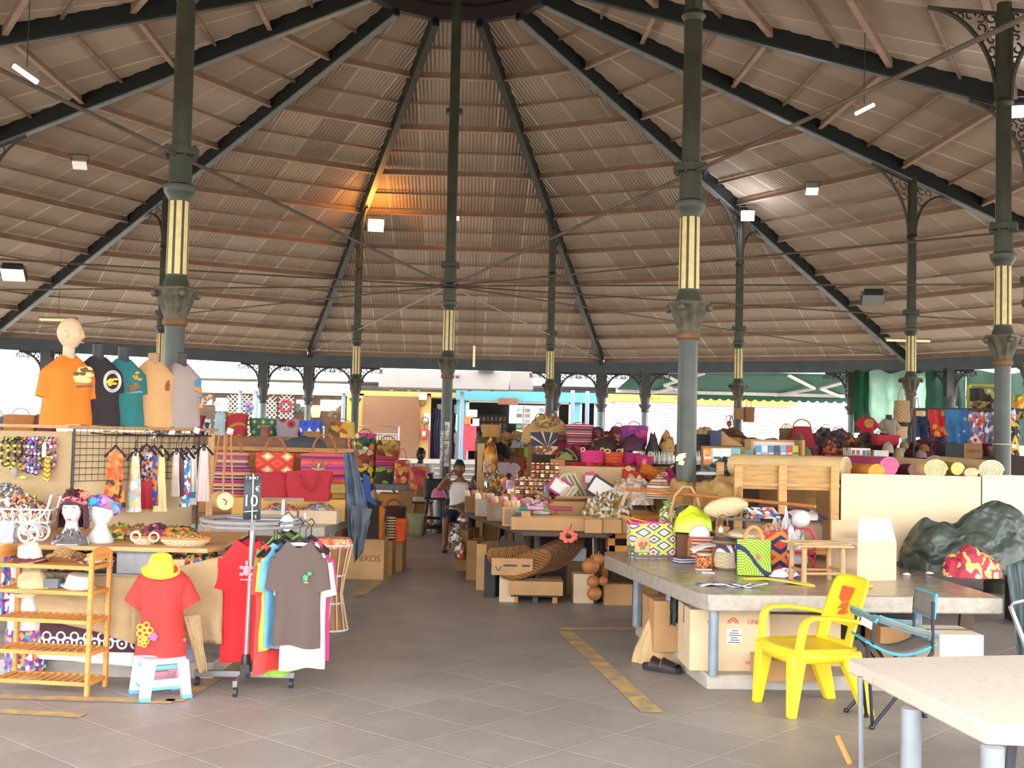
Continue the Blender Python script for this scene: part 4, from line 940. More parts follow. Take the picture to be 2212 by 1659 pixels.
# ---- under the stone table
def cz(px, pyb, Y, z=.1): p = at(px, pyb, Y); return Vec((p.x, p.y, z))
r = carton('big printed cardboard carton under the stone table, behind its front leg', cz(1560, 1430, 8.35), .56, .45, .42, .04, CARD_L)
for i, s in enumerate((.02, -.02)): pass
mb = MB(); mb.box((0.03, -.227, .24), (.1, .004, .1)); o = mb.obj('address_label', PAPER, r)
mb = MB()
for i in range(6): mb.box((.03+.005*(i % 2), -.2305, .2+.016*i), (.085-.02*(i % 3), .002, .006))
mb.obj('print_lines', mat('333333'), o)
RP = mat('c9523c', .8); mb = MB()
for cx_ in (-.12, .02): mb.tube([(cx_+.035*math.cos(q), -.228, .33+.035*math.sin(q)) for q in [PI*i/8 for i in range(9)]], .004, 4); mb.tube([(cx_+.02*math.cos(q), -.228, .33+.02*math.sin(q)) for q in [PI*i/8 for i in range(9)]], .003, 4)
mb.obj('red_print', RP, r); text('UNI', .045, r, (.16, -.228, .34), RP); text('MADE IN', .03, r, (.17, -.228, .06), RP)
carton('narrow brown carton at the left end under the stone table', cz(1441, 1375, 9.0), .3, .42, .38, .1, CARD)
carton('pale brown carton under the stone table seen through the yellow chair arm', cz(1725, 1385, 8.6, .1), .52, .4, .36, -.05, CARD_L)
carton('flat brown carton lying on the step behind the yellow chair legs', cz(1705, 1455, 7.98, .1), .46, .3, .14, .08, CARD)
carton('white carton under the right end of the stone table behind the camp chair', cz(2050, 1412, 8.0), .3, .4, .34, .05, mat('e9ddca', .8, 0, .05))
carton('brown carton behind the camp chair under the stone table', cz(1935, 1402, 8.5), .34, .36, .3, 0, CARD)
for i, (x, w_) in enumerate(((2.05, .5), (2.62, .55), (3.15, .45))): carton(('left', 'middle', 'right')[i]+' of three near-black cartons added to darken the space under the stone table', (x, 9.75, .1), w_, .4, .42, 0, mat('241a14', .9))  # dark row added where there is only shade under the table
carton('purple carton low behind the camp chair seat', cz(1900, 1432, 71.0, .15), .3, .2, .12, 0, mat('5a2f92', .6))
mb = MB(); p = cz(2130, 1420, 8.05); mb.box((0, 0, .06), (.34, .3, .12)); tag(mb.obj('concrete_block', CONC, loc=p, bev=.01), 'grey block on the step under the far right end of the stone table', 'block')
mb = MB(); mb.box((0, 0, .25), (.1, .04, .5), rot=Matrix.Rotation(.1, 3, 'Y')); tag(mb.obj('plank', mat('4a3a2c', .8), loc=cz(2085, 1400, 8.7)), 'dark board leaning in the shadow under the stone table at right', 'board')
p = on(1428, 1440)
heap('beige cloth sack slumped by the left leg of the stone table', (p.x-.0, p.y+.22, 0), .42, .3, .3, mat('c9a876', .9, 0, .12, 6), 3, 'cloth_sack', 'sack', rz=.5, k=2.2, amp=.16, pw=.7)
drape('dark green cloth bundle hanging behind the left table leg', (at(1449, 1290, 8.6), at(1476, 1290, 8.6), at(1449, 1352, 8.6), at(1468, 1345, 8.6)), mat('26332c', .9), rip=.05, nf=2)
for i, (x, y) in enumerate(((1419, 1448), (1441, 1452))):
    p = on(x, y); r = T('sandal', 'black sandal with red-edged strap by the beige sack, '+('left' if i == 0 else 'right')+' of the pair', 'shoe', p, .9, 'pair of black sandals')
    mb = MB(); mb.loft([[(x_*1.0, y_, z_) for x_, y_, z_ in sring(.045, .11, z, .8)] for z, z_ in ((0, 0), (.03, 0))] if False else [sring(.05, .115, 0, .8), sring(.055, .12, .035, .8), sring(.05, .11, .045, .8)]); mb.obj('sole', mat('141212', .7), r)
    mb = MB(); mb.grid(lambda u, v: ((.052+.004*v)*math.cos(PI*u), -.09+.12*v, .035+(.03+.035*v)*math.sin(PI*u)), 12, 4); mb.obj('strap', BLACK, r)
    mb = MB(); mb.tube([(.057*math.cos(q), .032, .035+.066*math.sin(q)) for q in [PI*i_/8 for i_ in range(9)]], .004, 5); mb.obj('strap_edge', mat('a03a2a', .6), r)
# ---- on the stone table, left group
ZIG = pm('diamond', ['d83a3a', 'f7f4ea', '2f4fa8', 'f5d83a', 'f5e25a', '2f4fa8', 'f7f4ea', 'f5d83a'], 9, sx=5.5, bs=260)
TRI = pm('diamond', ['f2d432', 'f2d432', '151515', '2b8a4a', '3a62c0', 'd63a3a', '151515', 'f2d432'], 13, sx=22, bs=260)
p = ot(1411, 1207); p.y += .12
W_ = .405; r = tote('square handwoven tote with yellow and blue diamond pattern at the table end', p, W_, .3, .2, ZIG, .18, mat('e08a3c', .6), .12, 1.06, hn=0)
mb = MB(); mb.loft([sring(W_/2*1.003, .102, .002, .45, 28), sring(W_/2*1.028, .106, .12, .45, 28)], 0, False, False); mb.obj('lower_band', TRI, r)
mb = MB(); mb.loft([sring(W_/2*1.06, .105, .285, .45, 28), sring(W_/2*1.07, .107, .312, .45, 28)], 0, False, False); mb.obj('pink_rim', mat('cf2a78', .7), r, solid=.006)
mb = MB(); mb.box((-.12, -.115, .115), (.135, .02, .13)); o = mb.obj('pocket', mat('cfae82', .7), r, bev=.012)
mb = MB(); 
for x, z, i in ((-.145, .12, 0), (-.13, .13, 0), (-.1, .12, 0), (-.09, .13, 0), (-.12, .1, 1), (-.11, .095, 1), (-.13, .09, 1)): mb.ball((x, -.127, z), (.013, .003, .018), 8, mi=i)
mb.obj('pocket_print', [mat('d8562e'), mat('4a9a4a')], o)
for s in (-1, 1): mb = MB(); mb.tube([(-.2+.0*s, s*.08, .3), (-.28, s*.06, .36), (-.2, s*.05, .34), (-.02, s*.07-.03, .3), (.0, -.115, .26)], .007, 6); mb.obj('handle', mat('d9803a', .6), r)
p2 = p+Vec((.14, .06, .22)); mb = MB(); mb.loft([sring(.06, .045, 0), sring(.075, .055, .1), sring(.07, .05, .18), sring(.03, .03, .23), sring(.045, .04, .27)]); r = tag(mb.obj('floral_pouch', pm('patch', ['2f7a34', '3f9a44', '286a2e', 'e0523c', '3f9a44', '2a6e30', 'f0e8d0'], 38), loc=p2), 'green floral wrapped parcel standing in the yellow woven tote', 'parcel')
mb = MB(); mb.tube([(-.09, -.06, 0), (-.06, -.07, .15), (0, -.07, .25), (.06, -.07, .15), (.1, -.06, 0)], .007, 6); mb.obj('cane_handle', mat('c98a4a', .5), r)
# coconut / gourd basket on stick handle
p = at(1482, 1086, 10.14); r = T('gourd_basket', 'brown gourd bowl with a tall looped cane handle and white napkin', 'basket', (p.x, p.y, ZS+.22))
MB().lathe([(.03, 0), (.1, .02), (.125, .07), (.12, .09), (.105, .07), (.01, .05)], 22, ax=1.1).obj('bowl', mat('7a4a2a', .35, 0, .2, 8), r)
mb = MB(); mb.tube([(-.125, 0, .08), (-.13, 0, .2), (-.1, 0, .32), (-.03, 0, .4), (.04, 0, .4), (.1, 0, .3), (.125, 0, .2), (.125, 0, .08)], .011, 7); mb.obj('handle', mat('b98a58', .6), r)
o = heap('white paper napkin crumpled in the gourd bowl', (p.x, p.y, ZS+.3), .2, .16, .07, PAPER, 5, 'paper_napkin', 'napkin', n=20)
carton('brown crate hidden behind the yellow tote holding the gourd bowl', (p.x+.02, p.y+.03, ZS), .2, .2, .215, 0, mat('6a4428', .8))
heap('lime green plastic bag behind the yellow woven tote', (at(1497, 1150, 10.0).x, 10.0, at(1497, 1150, 10.0).z), .34, .2, .2, mat('cdea2a', .3, 0, .1, 5), 8, 'plastic_bag', 'bag', k=3)
p = at(1512, 1145, 9.40); r = T('carved_mask', 'white and black rounded plastic mask lying behind the striped tote', 'mask', (p.x, p.y, ZS+.255))
mb = MB(); mb.grid(lambda u, v: (.09*math.cos(PI*u)*math.sin(PI/2*v+.05), -.05*math.sin(PI*u)*math.sin(PI/2*v+.05)-.01, .09*math.cos(PI/2*v)), 16, 8); mb.obj('shell', PLASW, r, solid=.01)
mb = MB(); mb.ball((.075, -.01, .02), (.034, .03, .024), 10); mb.obj('eye_patch', BLACK, r)
STRP = pm('sz', ['b23a3a', 'e8c88a', '7a2a5a', 'd9563a', 'e8d8a0', 'a02a4a'], 18, bs=260)
p = ot(1517, 1213); r = tote('striped red and cream woven tote with leather strap behind the spice jar', (p.x, p.y+.12, ZS), .2, .25, .18, STRP, -.05, LEATH, .1, 1.05)
mb = MB(); mb.bar((-.11, -.09, 0), (-.09, -.09, .2), .025, .01); mb.obj('strap', LEATH, r)
p = ot(1522, 1226); r = T('spice_jar', 'glass jar of red and orange spices under a folded white leaflet', 'jar', p)
MB().lathe([(.068, 0), (.075, .01), (.075, .085), (.06, .1)], 24).obj('glass', pm('patch', ['a8431f', 'd98a3a', '7a2a18', 'c96a2a', 'e0b070'], 60, .15, bump=0), r)
MB().lathe([(.062, .098), (.062, .118), (.01, .12)], 24).obj('lid', mat('c9b89a', .4), r)
mb = MB(); q = ot(1522, 1226)+Vec((.02, 0, .125)); mb.grid(lambda u, v: (-.13+.27*u, -.06+.13*v, .045*u+.03*math.sin(PI*u)+.02*v), 10, 4); tag(mb.obj('leaflet', PAPER, loc=q, rz=.1, solid=.004), 'folded white leaflet resting on the spice jar', 'leaflet')
p = ot(1578, 1232); p.y += .09; r = T('lidded_basket', 'round cream straw basket with a purple sun-printed cloth top', 'basket', p, 0)
MB().lathe([(.085, 0), (.112, .02), (.12, .07), (.112, .12), (.1, .145)], 26).obj('body', STRAW_L, r)
MB().lathe([(.105, .14), (.1, .21), (.085, .225), (.01, .228)], 26).obj('cloth_top', pm('sun', ['4a3450', 'e8e2e0'], 3.4, bump=0), r)
for i, (a, b, s, rz, lb, c) in enumerate(((1478, 1216, (.16, .12), .3, 'stack of purple leaflets beside the yellow tote', '4a3f7a'), (1520, 1231, (.13, .05), -.1, 'small pale card left of the straw basket on the stone table', 'e0d0c8'), (1530, 1238, (.1, .04), -.1, 'small white card nearest the straw basket on the stone table', 'eae4e0'))):
    p = ot(a, b); mb = MB()
    for k in range(5 if i == 0 else 1): mb.box((.004*k, .003*k, .005+.009*k), (s[0], s[1], .007), rz=.03*k, mi=k % 2)
    tag(mb.obj('leaflet', [mat(c, .5), PAPER], loc=p, rz=rz), lb, 'leaflet')
for i, (dx, dy, rz, lb) in enumerate(((-.12, .02, .25, 'leftmost'), (0, 0, .1, 'middle'), (.12, -.03, -.05, 'rightmost'))):
    p = ot(1580, 1266)+Vec((dx, dy, .004+.005*i)); mb = MB(); mb.grid(lambda u, v: (-.12+.24*u, -.07+.14*v, .012*math.sin(u*6+i)+.012*u*(1-v)), 10, 4)
    tag(mb.obj('magazine', pm('patch', ['e8e6f0', '8a84a8', 'f4f2f4', '5a5478', 'dcd6e0'], 14, bump=0), loc=p, rz=rz, solid=.005), lb+' of the three fanned out magazines at the table edge', 'magazine', 'fanned magazines')
# green-navy print tote
p = ot(1632, 1246); p.y += .08
t = NT('lime_navy_wax_print'); X, Y, Z = t.xyz(); f1 = t.math('SINE', t.math('MULTIPLY', t.math('SQRT', t.math('ADD', t.math('POWER', t.math('ADD', X, .1), 2), t.math('POWER', t.math('SUBTRACT', Z, .02), 2))), 330))
lc = t.mix(t.math('GREATER_THAN', f1, .75), 'a5d63a', '23451c'); k2 = t.math('SUBTRACT', t.math('ADD', t.math('MULTIPLY', X, .75), Z), .11)
band = t.math('LESS_THAN', t.math('ABSOLUTE', t.math('ADD', k2, t.math('MULTIPLY', t.math('SINE', t.math('MULTIPLY', X, 22)), .028))), .022)
edge = t.math('GREATER_THAN', t.math('ABSOLUTE', X), .128); lc = t.mix(t.math('MAXIMUM', band, edge), lc, '1d2350'); LIMEM = t.fin(lc, .8)
r = tote('lime green and navy wax print tote with tan handles', p, .27, .27, .12, LIMEM, -.1, mat('c98a50', .6), .12, 1.02, lean=-.12, hs=.25, hr=.013)
mb = MB(); mb.box((.03, -.066, .14), (.035, .006, .05)); mb.obj('leather_patch', LEATH, r)
p = ot(1680, 1236); p.y += .22; tote('red and orange print tote with navy white-dotted edge behind the lime green tote', p, .24, .3, .12, pm('diamond', ['d8322e', 'c92a2a', 'e8842a', '1d2350', 'd8322e'], 5, sx=3), .25, mat('b8702e', .6), .08, 1.05)
p = at(1608, 1140, 9.19); hat('wide flat straw hat lying on top of the bags on the stone table', (p.x, p.y, ZS+.29), .12, .035, STRAW_L, brim=1.45, tilt=(.08, .02))
p = at(1580, 1160, 9.29); hat('straw hat with dark zigzag rim under the flat hat on the stone table', (p.x-.02, p.y+.03, ZS+.22), .12, .06, STRAW_D, brim=1.35, band=mat('3a2030'))
carton('small plain carton buried behind the straw basket', (at(1590, 1190, 9.50).x, 9.5, ZS), .34, .24, .21, .05, CARD)
# yellow folder, printed scarf packet
p = ot(1675, 1260); mb = MB(); mb.grid(lambda u, v: (-.24+.47*u+.04*v, .1-.2*v*(.35+.65*u), .012+.012*math.sin(u*5)), 12, 4); tag(mb.obj('yellow_wrapper', mat('f5d02a', .4), loc=p, rz=-.12, solid=.008), 'flat yellow plastic wrapper at the table edge below the lime tote', 'wrapper')
heap('white and purple patterned scarf packet beside the lime tote', ot(1695, 1247), .24, .12, .06, pm('patch', ['f0e6ea', 'b84ab0', 'f4eef0', '8a3a9a', 'e8e0e8'], 26, .3, bump=0), 4, 'scarf_packet', 'scarf', rz=-.15, n=22)
mb = MB(); p = ot(1862, 1270); mb.cyl((-.06, 0, .013), (.04, 0, .013), .008, mi=0); mb.cyl((.04, 0, .013), (.075, 0, .013), .013, mi=1); tag(mb.obj('screwdriver', [STEEL, mat('f0b03a', .4)], loc=p, rz=.1), 'screwdriver with an orange handle lying on the table edge behind the yellow chair', 'tool')
for x, y, c, lb in ((1725, 1250, '444444', 'dark scrap of foil on the table by the wooden stool leg'), (1958, 1243, 'efeef4', 'white paper scrap right of the pale carton'), (2008, 1240, 'f4f0ee', 'small white crumpled tissue before the dark tarpaulin')):
    heap(lb, ot(x, y), .07, .05, .02, mat(c, .6), x % 7, 'paper_scrap', 'scrap', n=14)
# wooden stool upside / palm seat
WDN = wood('b98d5c', '8f6640', axis=2); p = ot(1782, 1260); p.y += .12
r = T('low_stool', 'rough pale wooden stool with a split palm seat standing on the stone table', 'stool', (p.x-.03, p.y, ZS), .12)
for sx, sy in ((-1, -1), (1, -1), (1, 1), (-1, 1)): mb = MB(); mb.cyl((sx*.15, sy*.13, 0), (sx*.145, sy*.125, .26), .02, n=10); mb.obj('leg', WDN, r)
for sy in (-1, 1): mb = MB(); mb.cyl((-.15, sy*.13, .07), (.15, sy*.13, .07), .011, n=8); mb.obj('stretcher', WDN, r)
for sx in (-1, 1): mb = MB(); mb.cyl((sx*.15, -.13, .09), (sx*.15, .13, .09), .011, n=8); mb.obj('stretcher', WDN, r)
mb = MB()
for i in range(9): mb.box((RND.uniform(-.02, .02), -.16+.04*i, .272+.006*(i % 3)), (.4+RND.uniform(-.04, .05), .042, .012), rz=RND.uniform(-.05, .05))
mb.obj('palm_seat', wood('c9a26c', '94693c'), r)
# red metal chair behind stool
RED = mat('e0384a', .35); p = ot(1712, 1220); r = T('red_metal_chair', 'small red tubular metal chair behind the wooden stool', 'chair', (p.x, p.y-.12, ZS))
mb = MB(); mb.tube([(-.12, 0, 0), (-.13, 0, .2), (-.1, 0, .29), (0, .02, .325), (.12, .02, .3), (.16, .02, .24), (.15, 0, 0)], .014, 8); mb.obj('back_hoop', RED, r)
mb = MB(); mb.lathe([(.13, .12), (.135, .13), (.13, .14)], 20, c=(.02, -.02, 0)); mb.obj('seat', RED, r)
for a in (-1, 1): mb = MB(); mb.cyl((a*.12+.02, -.12, 0), (a*.06+.02, -.05, .12), .011, n=8); mb.obj('leg', RED, r)
# pale carton with raised flap
p = ot(1868, 1256); r = carton('pale tall carton with one flap raised right of the wooden stool', (p.x+.05, p.y+.2, ZS), .34, .34, .29, .32, mat('d6bc94', .8, 0, .05), True, (0, 1, 0, 0), 1.45)
mb = MB(); p_ = [(-.17, -.17, .29), (.17, -.17, .29), (.13, -.15, .47), (-.15, -.15, .47)]; mb.add(p_, [(0, 1, 2, 3)]); mb.obj('flap', mat('efe0c6', .8, 0, .04), r, solid=.006)
q = at(1838, 1150, 9.40)
carton('brown carton behind the pale carton full of bright ribbons', (q.x, q.y, ZS), .26, .22, .24, .2, CARD)
heap('tangle of red, blue and orange cloth flowers left of the pale carton flap', (q.x, q.y-.02, ZS+.23), .3, .24, .13, pm('patch', ['d8322e', '2a6ab8', 'e8842a', 'f0e8ea', '1d3a7a', 'd8322e'], 22, bump=0), 9, 'ribbon_heap', 'ribbons', n=26, k=7)
# plastic wrap + white globe
CLEAR = mat('dcdce2', .15, 0, .12, 14, .4, 26); p = ot(1690, 1150)
heap('crumpled clear plastic wrapping behind the wooden stool', (at(1690, 1165, 9.82).x, 9.8, ZS+.02), .42, .3, .3, CLEAR, 12, 'plastic_wrap', 'plastic wrap', k=8, amp=.5, n=48)
p = at(1730, 1121, 9.56); mb = MB(); mb.ball((0, 0, 0), .075, 18); tag(mb.obj('white_globe', PLASW, loc=p), 'glossy white ball on the plastic wrapping', 'ball')
mb = MB(); p = at(1647, 1108, 9.66); mb.box((0, 0, 0), (.26, .14, .02), rot=(Matrix.Rotation(.25, 3, 'Z') @ Matrix.Rotation(.5, 3, 'X'))); tag(mb.obj('picture_book', pm('patch', ['e8e4e0', '3a5a9a', 'e0d8cc', 'c8503a', '2a3a6a', 'd8b080'], 16, bump=0), loc=p), 'printed picture book lying behind the flat straw hat', 'book')
mb = MB(); p = at(1600, 1122, 9.45); mb.box((0, 0, 0), (.3, .1, .015), rz=-.08); tag(mb.obj('black_tray', mat('1c1c20', .25), loc=p), 'shiny black tray behind the flat straw hat', 'tray')
p = at(1560, 1135, 9.35); r = tote('tiny brown wicker basket with looped handle behind the straw hats', (p.x, p.y, ZS+.26), .11, .08, .09, STRAW_D, 0, mat('7a4a2a', .6), .085, 1.0, hn=0, name='mini_basket', cat='basket'); mb = MB(); mb.tube([(.045*math.cos(q_), 0, .085+.09*math.sin(q_)) for q_ in [PI*i/10 for i in range(11)]], .006, 6); mb.obj('handle', mat('7a4a2a', .6), r)
p = at(1557, 1142, 9.24); r = T('small_bottle', 'tiny glass bottle with a red cap in front of the tiny wicker basket', 'bottle', (p.x, p.y, p.z-.03)); MB().lathe([(.018, 0), (.02, .03), (.008, .04), (.008, .05)], 12).obj('glass', mat('d8dcd8', .1), r); MB().lathe([(.011, .048), (.011, .062), (.001, .063)], 12).obj('cap', mat('d8322e', .4), r)
# oval straw bag, burlap sheet, bamboo pole
p = at(1568, 1096, 9.82); mb = MB(); mb.loft([[(x, .1*f+y*.0, z) for x, y, z in ()] for f in ()] if False else [sring(.19*math.sin(PI*q)**.5+.001, .06*math.sin(PI*q)**.5+.001, -.09+.18*q, .8, 28) for q in [i/12 for i in range(13)]]); tag(mb.obj('straw_clutch', weave('ecd9ac', 'cbb27c', 120), loc=p, rot=(.3, -.18, 0)), 'oval cream straw clutch leaning under the bamboo pole', 'bag')
drape('unrolled golden burlap sheet draped below the wooden shelf', (at(1505, 1042, 10.77), at(1600, 1018, 10.56), at(1500, 1110, 10.03), at(1606, 1105, 9.93)), weave('d8ae6a', 'b88c48', 200), 'burlap_sheet', 'cloth', .05, 2, seed=4)
drape('golden burlap sheet with frayed edge behind the gourd basket handle', (at(1452, 1030, 10.88), at(1512, 1052, 10.88), at(1440, 1095, 10.35), at(1520, 1100, 10.35)), weave('cfa25c', 'ab7c3c', 200), 'burlap_sheet', 'cloth', .04, 1, seed=8)
a, b = at(1352, 1056, 10.56), at(1762, 1094, 9.40); mb = MB(); mb.tube([Vec((0, 0, 0))]+[(b-a)*(i/6) for i in range(1, 7)], .014, 8)
tag(mb.obj('bamboo_pole', wood('b8692e', '8a4a1c'), loc=a), 'long reddish bamboo pole laid across the goods on the stone table', 'pole')
# ---- tarpaulin, wax-print bundle, hanging tarp
t = NT('crumpled_tarpaulin'); vv = t.node('ShaderNodeVectorMath', (t.obj(), t.node('ShaderNodeVectorMath', (t.node('ShaderNodeTexNoise', {'Vector': t.obj(), 'Scale': 4}).outputs['Color'], (.3, .3, .3)), operation='MULTIPLY').outputs[0]), operation='ADD').outputs[0]
t.bump(t.math('ADD', t.voro(4, 'Distance', vv, 'SMOOTH_F1'), t.math('MULTIPLY', t.voro(9, 'Distance', vv, 'SMOOTH_F1'), .3)), 1.0, .15)
TARP = t.fin(t.ramp(t.noise(5), ['2a342e', '46524a'], False), .45)
p = ot(2095, 1225); heap('large crumpled dark green tarpaulin on the right end of the stone table', (at(2105, 1225, 9.75).x, 9.75, ZS), 1.2, .8, .46, TARP, 21, 'tarpaulin', 'tarpaulin', k=2.2, amp=.34, n=96, pw=.36)
p = ot(2112, 1250); heap('red and yellow wax print bundle in front of the dark tarpaulin', (p.x, p.y+.1, ZS), .46, .28, .22, pm('patch', ['c02442', 'e8b85a', 'c02442', '8a1a34', 'f0d890', 'a81e3c'], 14, .7, warp=.1), 6, 'cloth_bundle', 'cloth', k=1.8, amp=.22, n=40)
drape('grey green tarpaulin tail hanging off the right end of the stone table', (at(2172, 1222, 8.13), at(2235, 1200, 8.03), at(2196, 1420, 8.03), at(2235, 1430, 7.5)), mat('5a6c70', .6, 0, .3, 6), 'tarpaulin_tail', 'tarpaulin', .05, 3, seed=2)
mb = MB(); a, b, c = at(2182, 1303, 7.3), at(2230, 1293, 7.3), at(2225, 1420, 7.2); mb.tube([b-a, Vec((.02, 0, 0)), Vec((0, 0, -.02)), c-a, Vec(((c-a).x+.04, 0, -a.z))], .014, 8); tag(mb.obj('chrome_tube_stand', mat('aab0ba', .25, .8), loc=a), 'bent chrome tube frame at the right picture edge', 'frame')
# ---- plywood sheet, wooden shelf and rolls
YB = 10.3
PLYL = mat('ecd3aa', .75, 0, .08, 2.2); PINE = wood('c99650', 'a06a2c')
def wp(x, y, Y=YB): return at(x, y, Y)
a, b = wp(1817, 1030), wp(2118, 1030); mb = MB(); mb.box(((a.x+b.x)/2, YB, (ZS+a.z+.03)/2), (b.x-a.x, .02, a.z+.03-ZS)); tag(mb.obj('plywood_sheet', PLYL), 'large pale plywood panel standing upright behind the dark tarpaulin', 'panel')
a, b = wp(2121, 1030), wp(2300, 1030); mb = MB(); mb.box(((a.x+b.x)/2, YB-.01, (ZS+a.z+.02)/2), (b.x-a.x, .02, a.z+.02-ZS)); tag(mb.obj('plywood_sheet', mat('f0dcb8', .75, 0, .06, 3)), 'narrower plywood panel at the right picture edge beside the large one', 'panel')
a, b = wp(1588, 1003), wp(1815, 1003); zt = a.z; x0, x1 = a.x, b.x
r = T('pine_shelf', 'open pine shelf frame holding woven mat rolls on its top', 'shelf', ((x0+x1)/2, YB+.2, ZS)); hw = (x1-x0)/2; H_ = zt-ZS
for x in (-hw+.03, -hw+.42, hw-.05): mb = MB(); mb.box((x, -.2, H_/2), (.075, .05, H_)); mb.obj('post', PINE, r, bev=.004)
for x in (-hw+.03, hw-.02): mb = MB(); mb.box((x, .7, H_/2), (.07, .05, H_)); mb.obj('post', PINE, r, bev=.004)
mb = MB(); mb.box((0, -.165, H_-.11), (2*hw, .025, .21)); mb.obj('front_board', wood('b88a44', '8a5a22', 5), r, bev=.003)
mb = MB(); mb.box((0, .25, H_-.17), (2*hw, .9, .025)); mb.obj('top_board', PINE, r)
mb = MB(); mb.box((0, .25, .06), (2*hw, .9, .03)); mb.obj('lower_board', PINE, r)
q = wp(1700, 1085, YB+.25); a_ = Vec((x0+.12, YB+.2, ZS+.22)); b_ = Vec((x1-.12, YB+.25, ZS+.22)); roll('thick mauve grey cloth roll lying inside the pine shelf', a_, b_, .12, mat('a5856c', .95, 0, .15, 8), mat('8a6a58', .95), 'cloth_roll')
heap('dark purple and white cloths folded above the mauve roll in the pine shelf', (((x0+x1)/2), YB+.15, ZS+.34), 1.1*hw*1.5, .4, .09, pm('noise', ['2a1838', '3a2448', 'cfc4bc'], 6), 3, 'folded_cloth', 'cloth')
roll('orange cloth roll low in the pine shelf beside the post', (x1-.32, YB+.05, ZS+.11), (x1-.06, YB+.06, ZS+.11), .05, mat('d8782a', .9), mat('c8641e', .9), 'cloth_roll')
def rr(lb, ex, ey, bx, by, R_, c, ce, Ye, Yb, sq=1.0):
    roll(lb, at(ex, ey, Ye), at(bx, by, Yb), R_, mat(c, .9, 0, .12, 5, .4, 70), mat(ce, .9, 0, .15, 30, .4, 90), squash=sq)
MR = 'e8c694'
rr('big natural straw mat roll on top of the pine shelf', 1826, 1012, 1585, 1004, .125, 'dcb67a', 'e8c898', 10.62, 11.3, .85)
rr('orange woven mat roll between the big natural roll and the pink one', 1893, 1020, 1800, 1010, .07, 'e08a2a', 'f09a34', 10.35, 12.04)
rr('bright pink woven mat roll behind the plywood panel', 1920, 1008, 1790, 1000, .085, 'a8285c', 'e8608a', 10.35, 12.25)
rr('dull purple mat roll with a pale core right of the pink roll', 1975, 1016, 1880, 1006, .055, '5a2434', '9a7064', 10.56, 12.14)
rr('wide natural mat roll in the middle behind the plywood panel', 2020, 1014, 1850, 1000, .11, 'dcb880', MR, 10.40, 12.25, .8)
rr('slim lime yellow mat roll right of the wide natural roll', 2068, 1013, 2010, 1006, .055, 'a8a63a', 'd6d070', 10.45, 11.62)
rr('small natural mat roll right of the lime roll', 2098, 1022, 2030, 1016, .06, 'd8b27c', 'e6c79a', 10.40, 11.62, .7)
rr('large natural mat roll farthest right behind the plywood panel', 2140, 1016, 2020, 1004, .115, 'd8b27c', 'ecd2aa', 10.51, 12.04, .8)
heap('pale grey cushion at the right picture edge behind the plywood', (at(2205, 1000, 11.93).x, 11.3, at(2205, 1018, 11.93).z), .45, .4, .3, mat('a39a92', .9), 3, 'cushion', 'cushion', n=24)
mb = MB(); q = at(2205, 1025, 11.93); mb.box((0, 0, q.z/2), (.6, .5, q.z)); tag(mb.obj('dark_crate', mat('2c2320', .9), loc=(q.x, 11.35, 0)), 'dark crate under the grey cushion at the right picture edge', 'crate')
ZS = .72
# ================================================================ LEFT FRONT STALL
TEEO = mat('e07416', .85, 0, .05, 6); SKINM = mat('d8b48c', .5, 0, .06, 5); BUST = mat('26262b', .6)
BX0 = -4.6
# plinth, stone slab, plank shelf on blocks
e0, e1 = on(60, 1488), on(455, 1490)
mb = MB(); mb.slab([(-4.8, 7.85), (-1.98, 7.95), (-1.98, 10.3), (-4.8, 10.3)], 0, .11); struct(mb.obj('trim_13', CONC, bev=.01))
slab_table('stone slab table of the left stall, draped with burlap', [(-4.8, 7.72), (-1.98, 7.78), (-1.86, 8.0), (-1.8, 10.2), (-4.8, 10.2)], ZS, .11, [(-3.3, 7.95), (-2.15, 8.0), (-2.1, 9.9)], SLABM, GPIPE, .11)
ZP = .905
a = at(0, 1172, 7.72); PLW = wood('d09a5e', 'a06c34')
mb = MB(); mb.slab([(-4.8, 7.66), (at(452, 1180, 7.75).x, 7.7), (at(478, 1183, 7.85).x, 7.95), (-1.98, 9.0), (-4.8, 9.0)], ZP-.03, ZP); tag(mb.obj('display_plank', PLW, bev=.003), 'long wooden plank shelf carrying the mannequin heads and baskets on the left stall', 'shelf')
p = at(308, 1245, 7.85); mb = MB(); mb.box((0, 0, .0775), (.3, .28, .155)); mb.box((-.0, -.145, .0775), (.08, .02, .07)) if 0 else None
tag(mb.obj('concrete_block', mat('93969c', .9, 0, .1, 20, .3, 90), loc=(p.x, 7.9, ZS), bev=.006), 'grey concrete block propping the plank shelf above the red shirt mannequin', 'block')
mb = MB(); mb.box((0, 0, .0775), (.3, .3, .155)); tag(mb.obj('concrete_block', mat('93969c', .9), loc=(-3.7, 8.1, ZS)), 'grey concrete block under the far left end of the plank shelf', 'block')
mb = MB(); mb.box((0, 0, .0775), (.4, .2, .155)); tag(mb.obj('concrete_block', mat('84878c', .9), loc=(-2.4, 8.75, ZS)), 'grey concrete block at the back under the plank shelf', 'block')
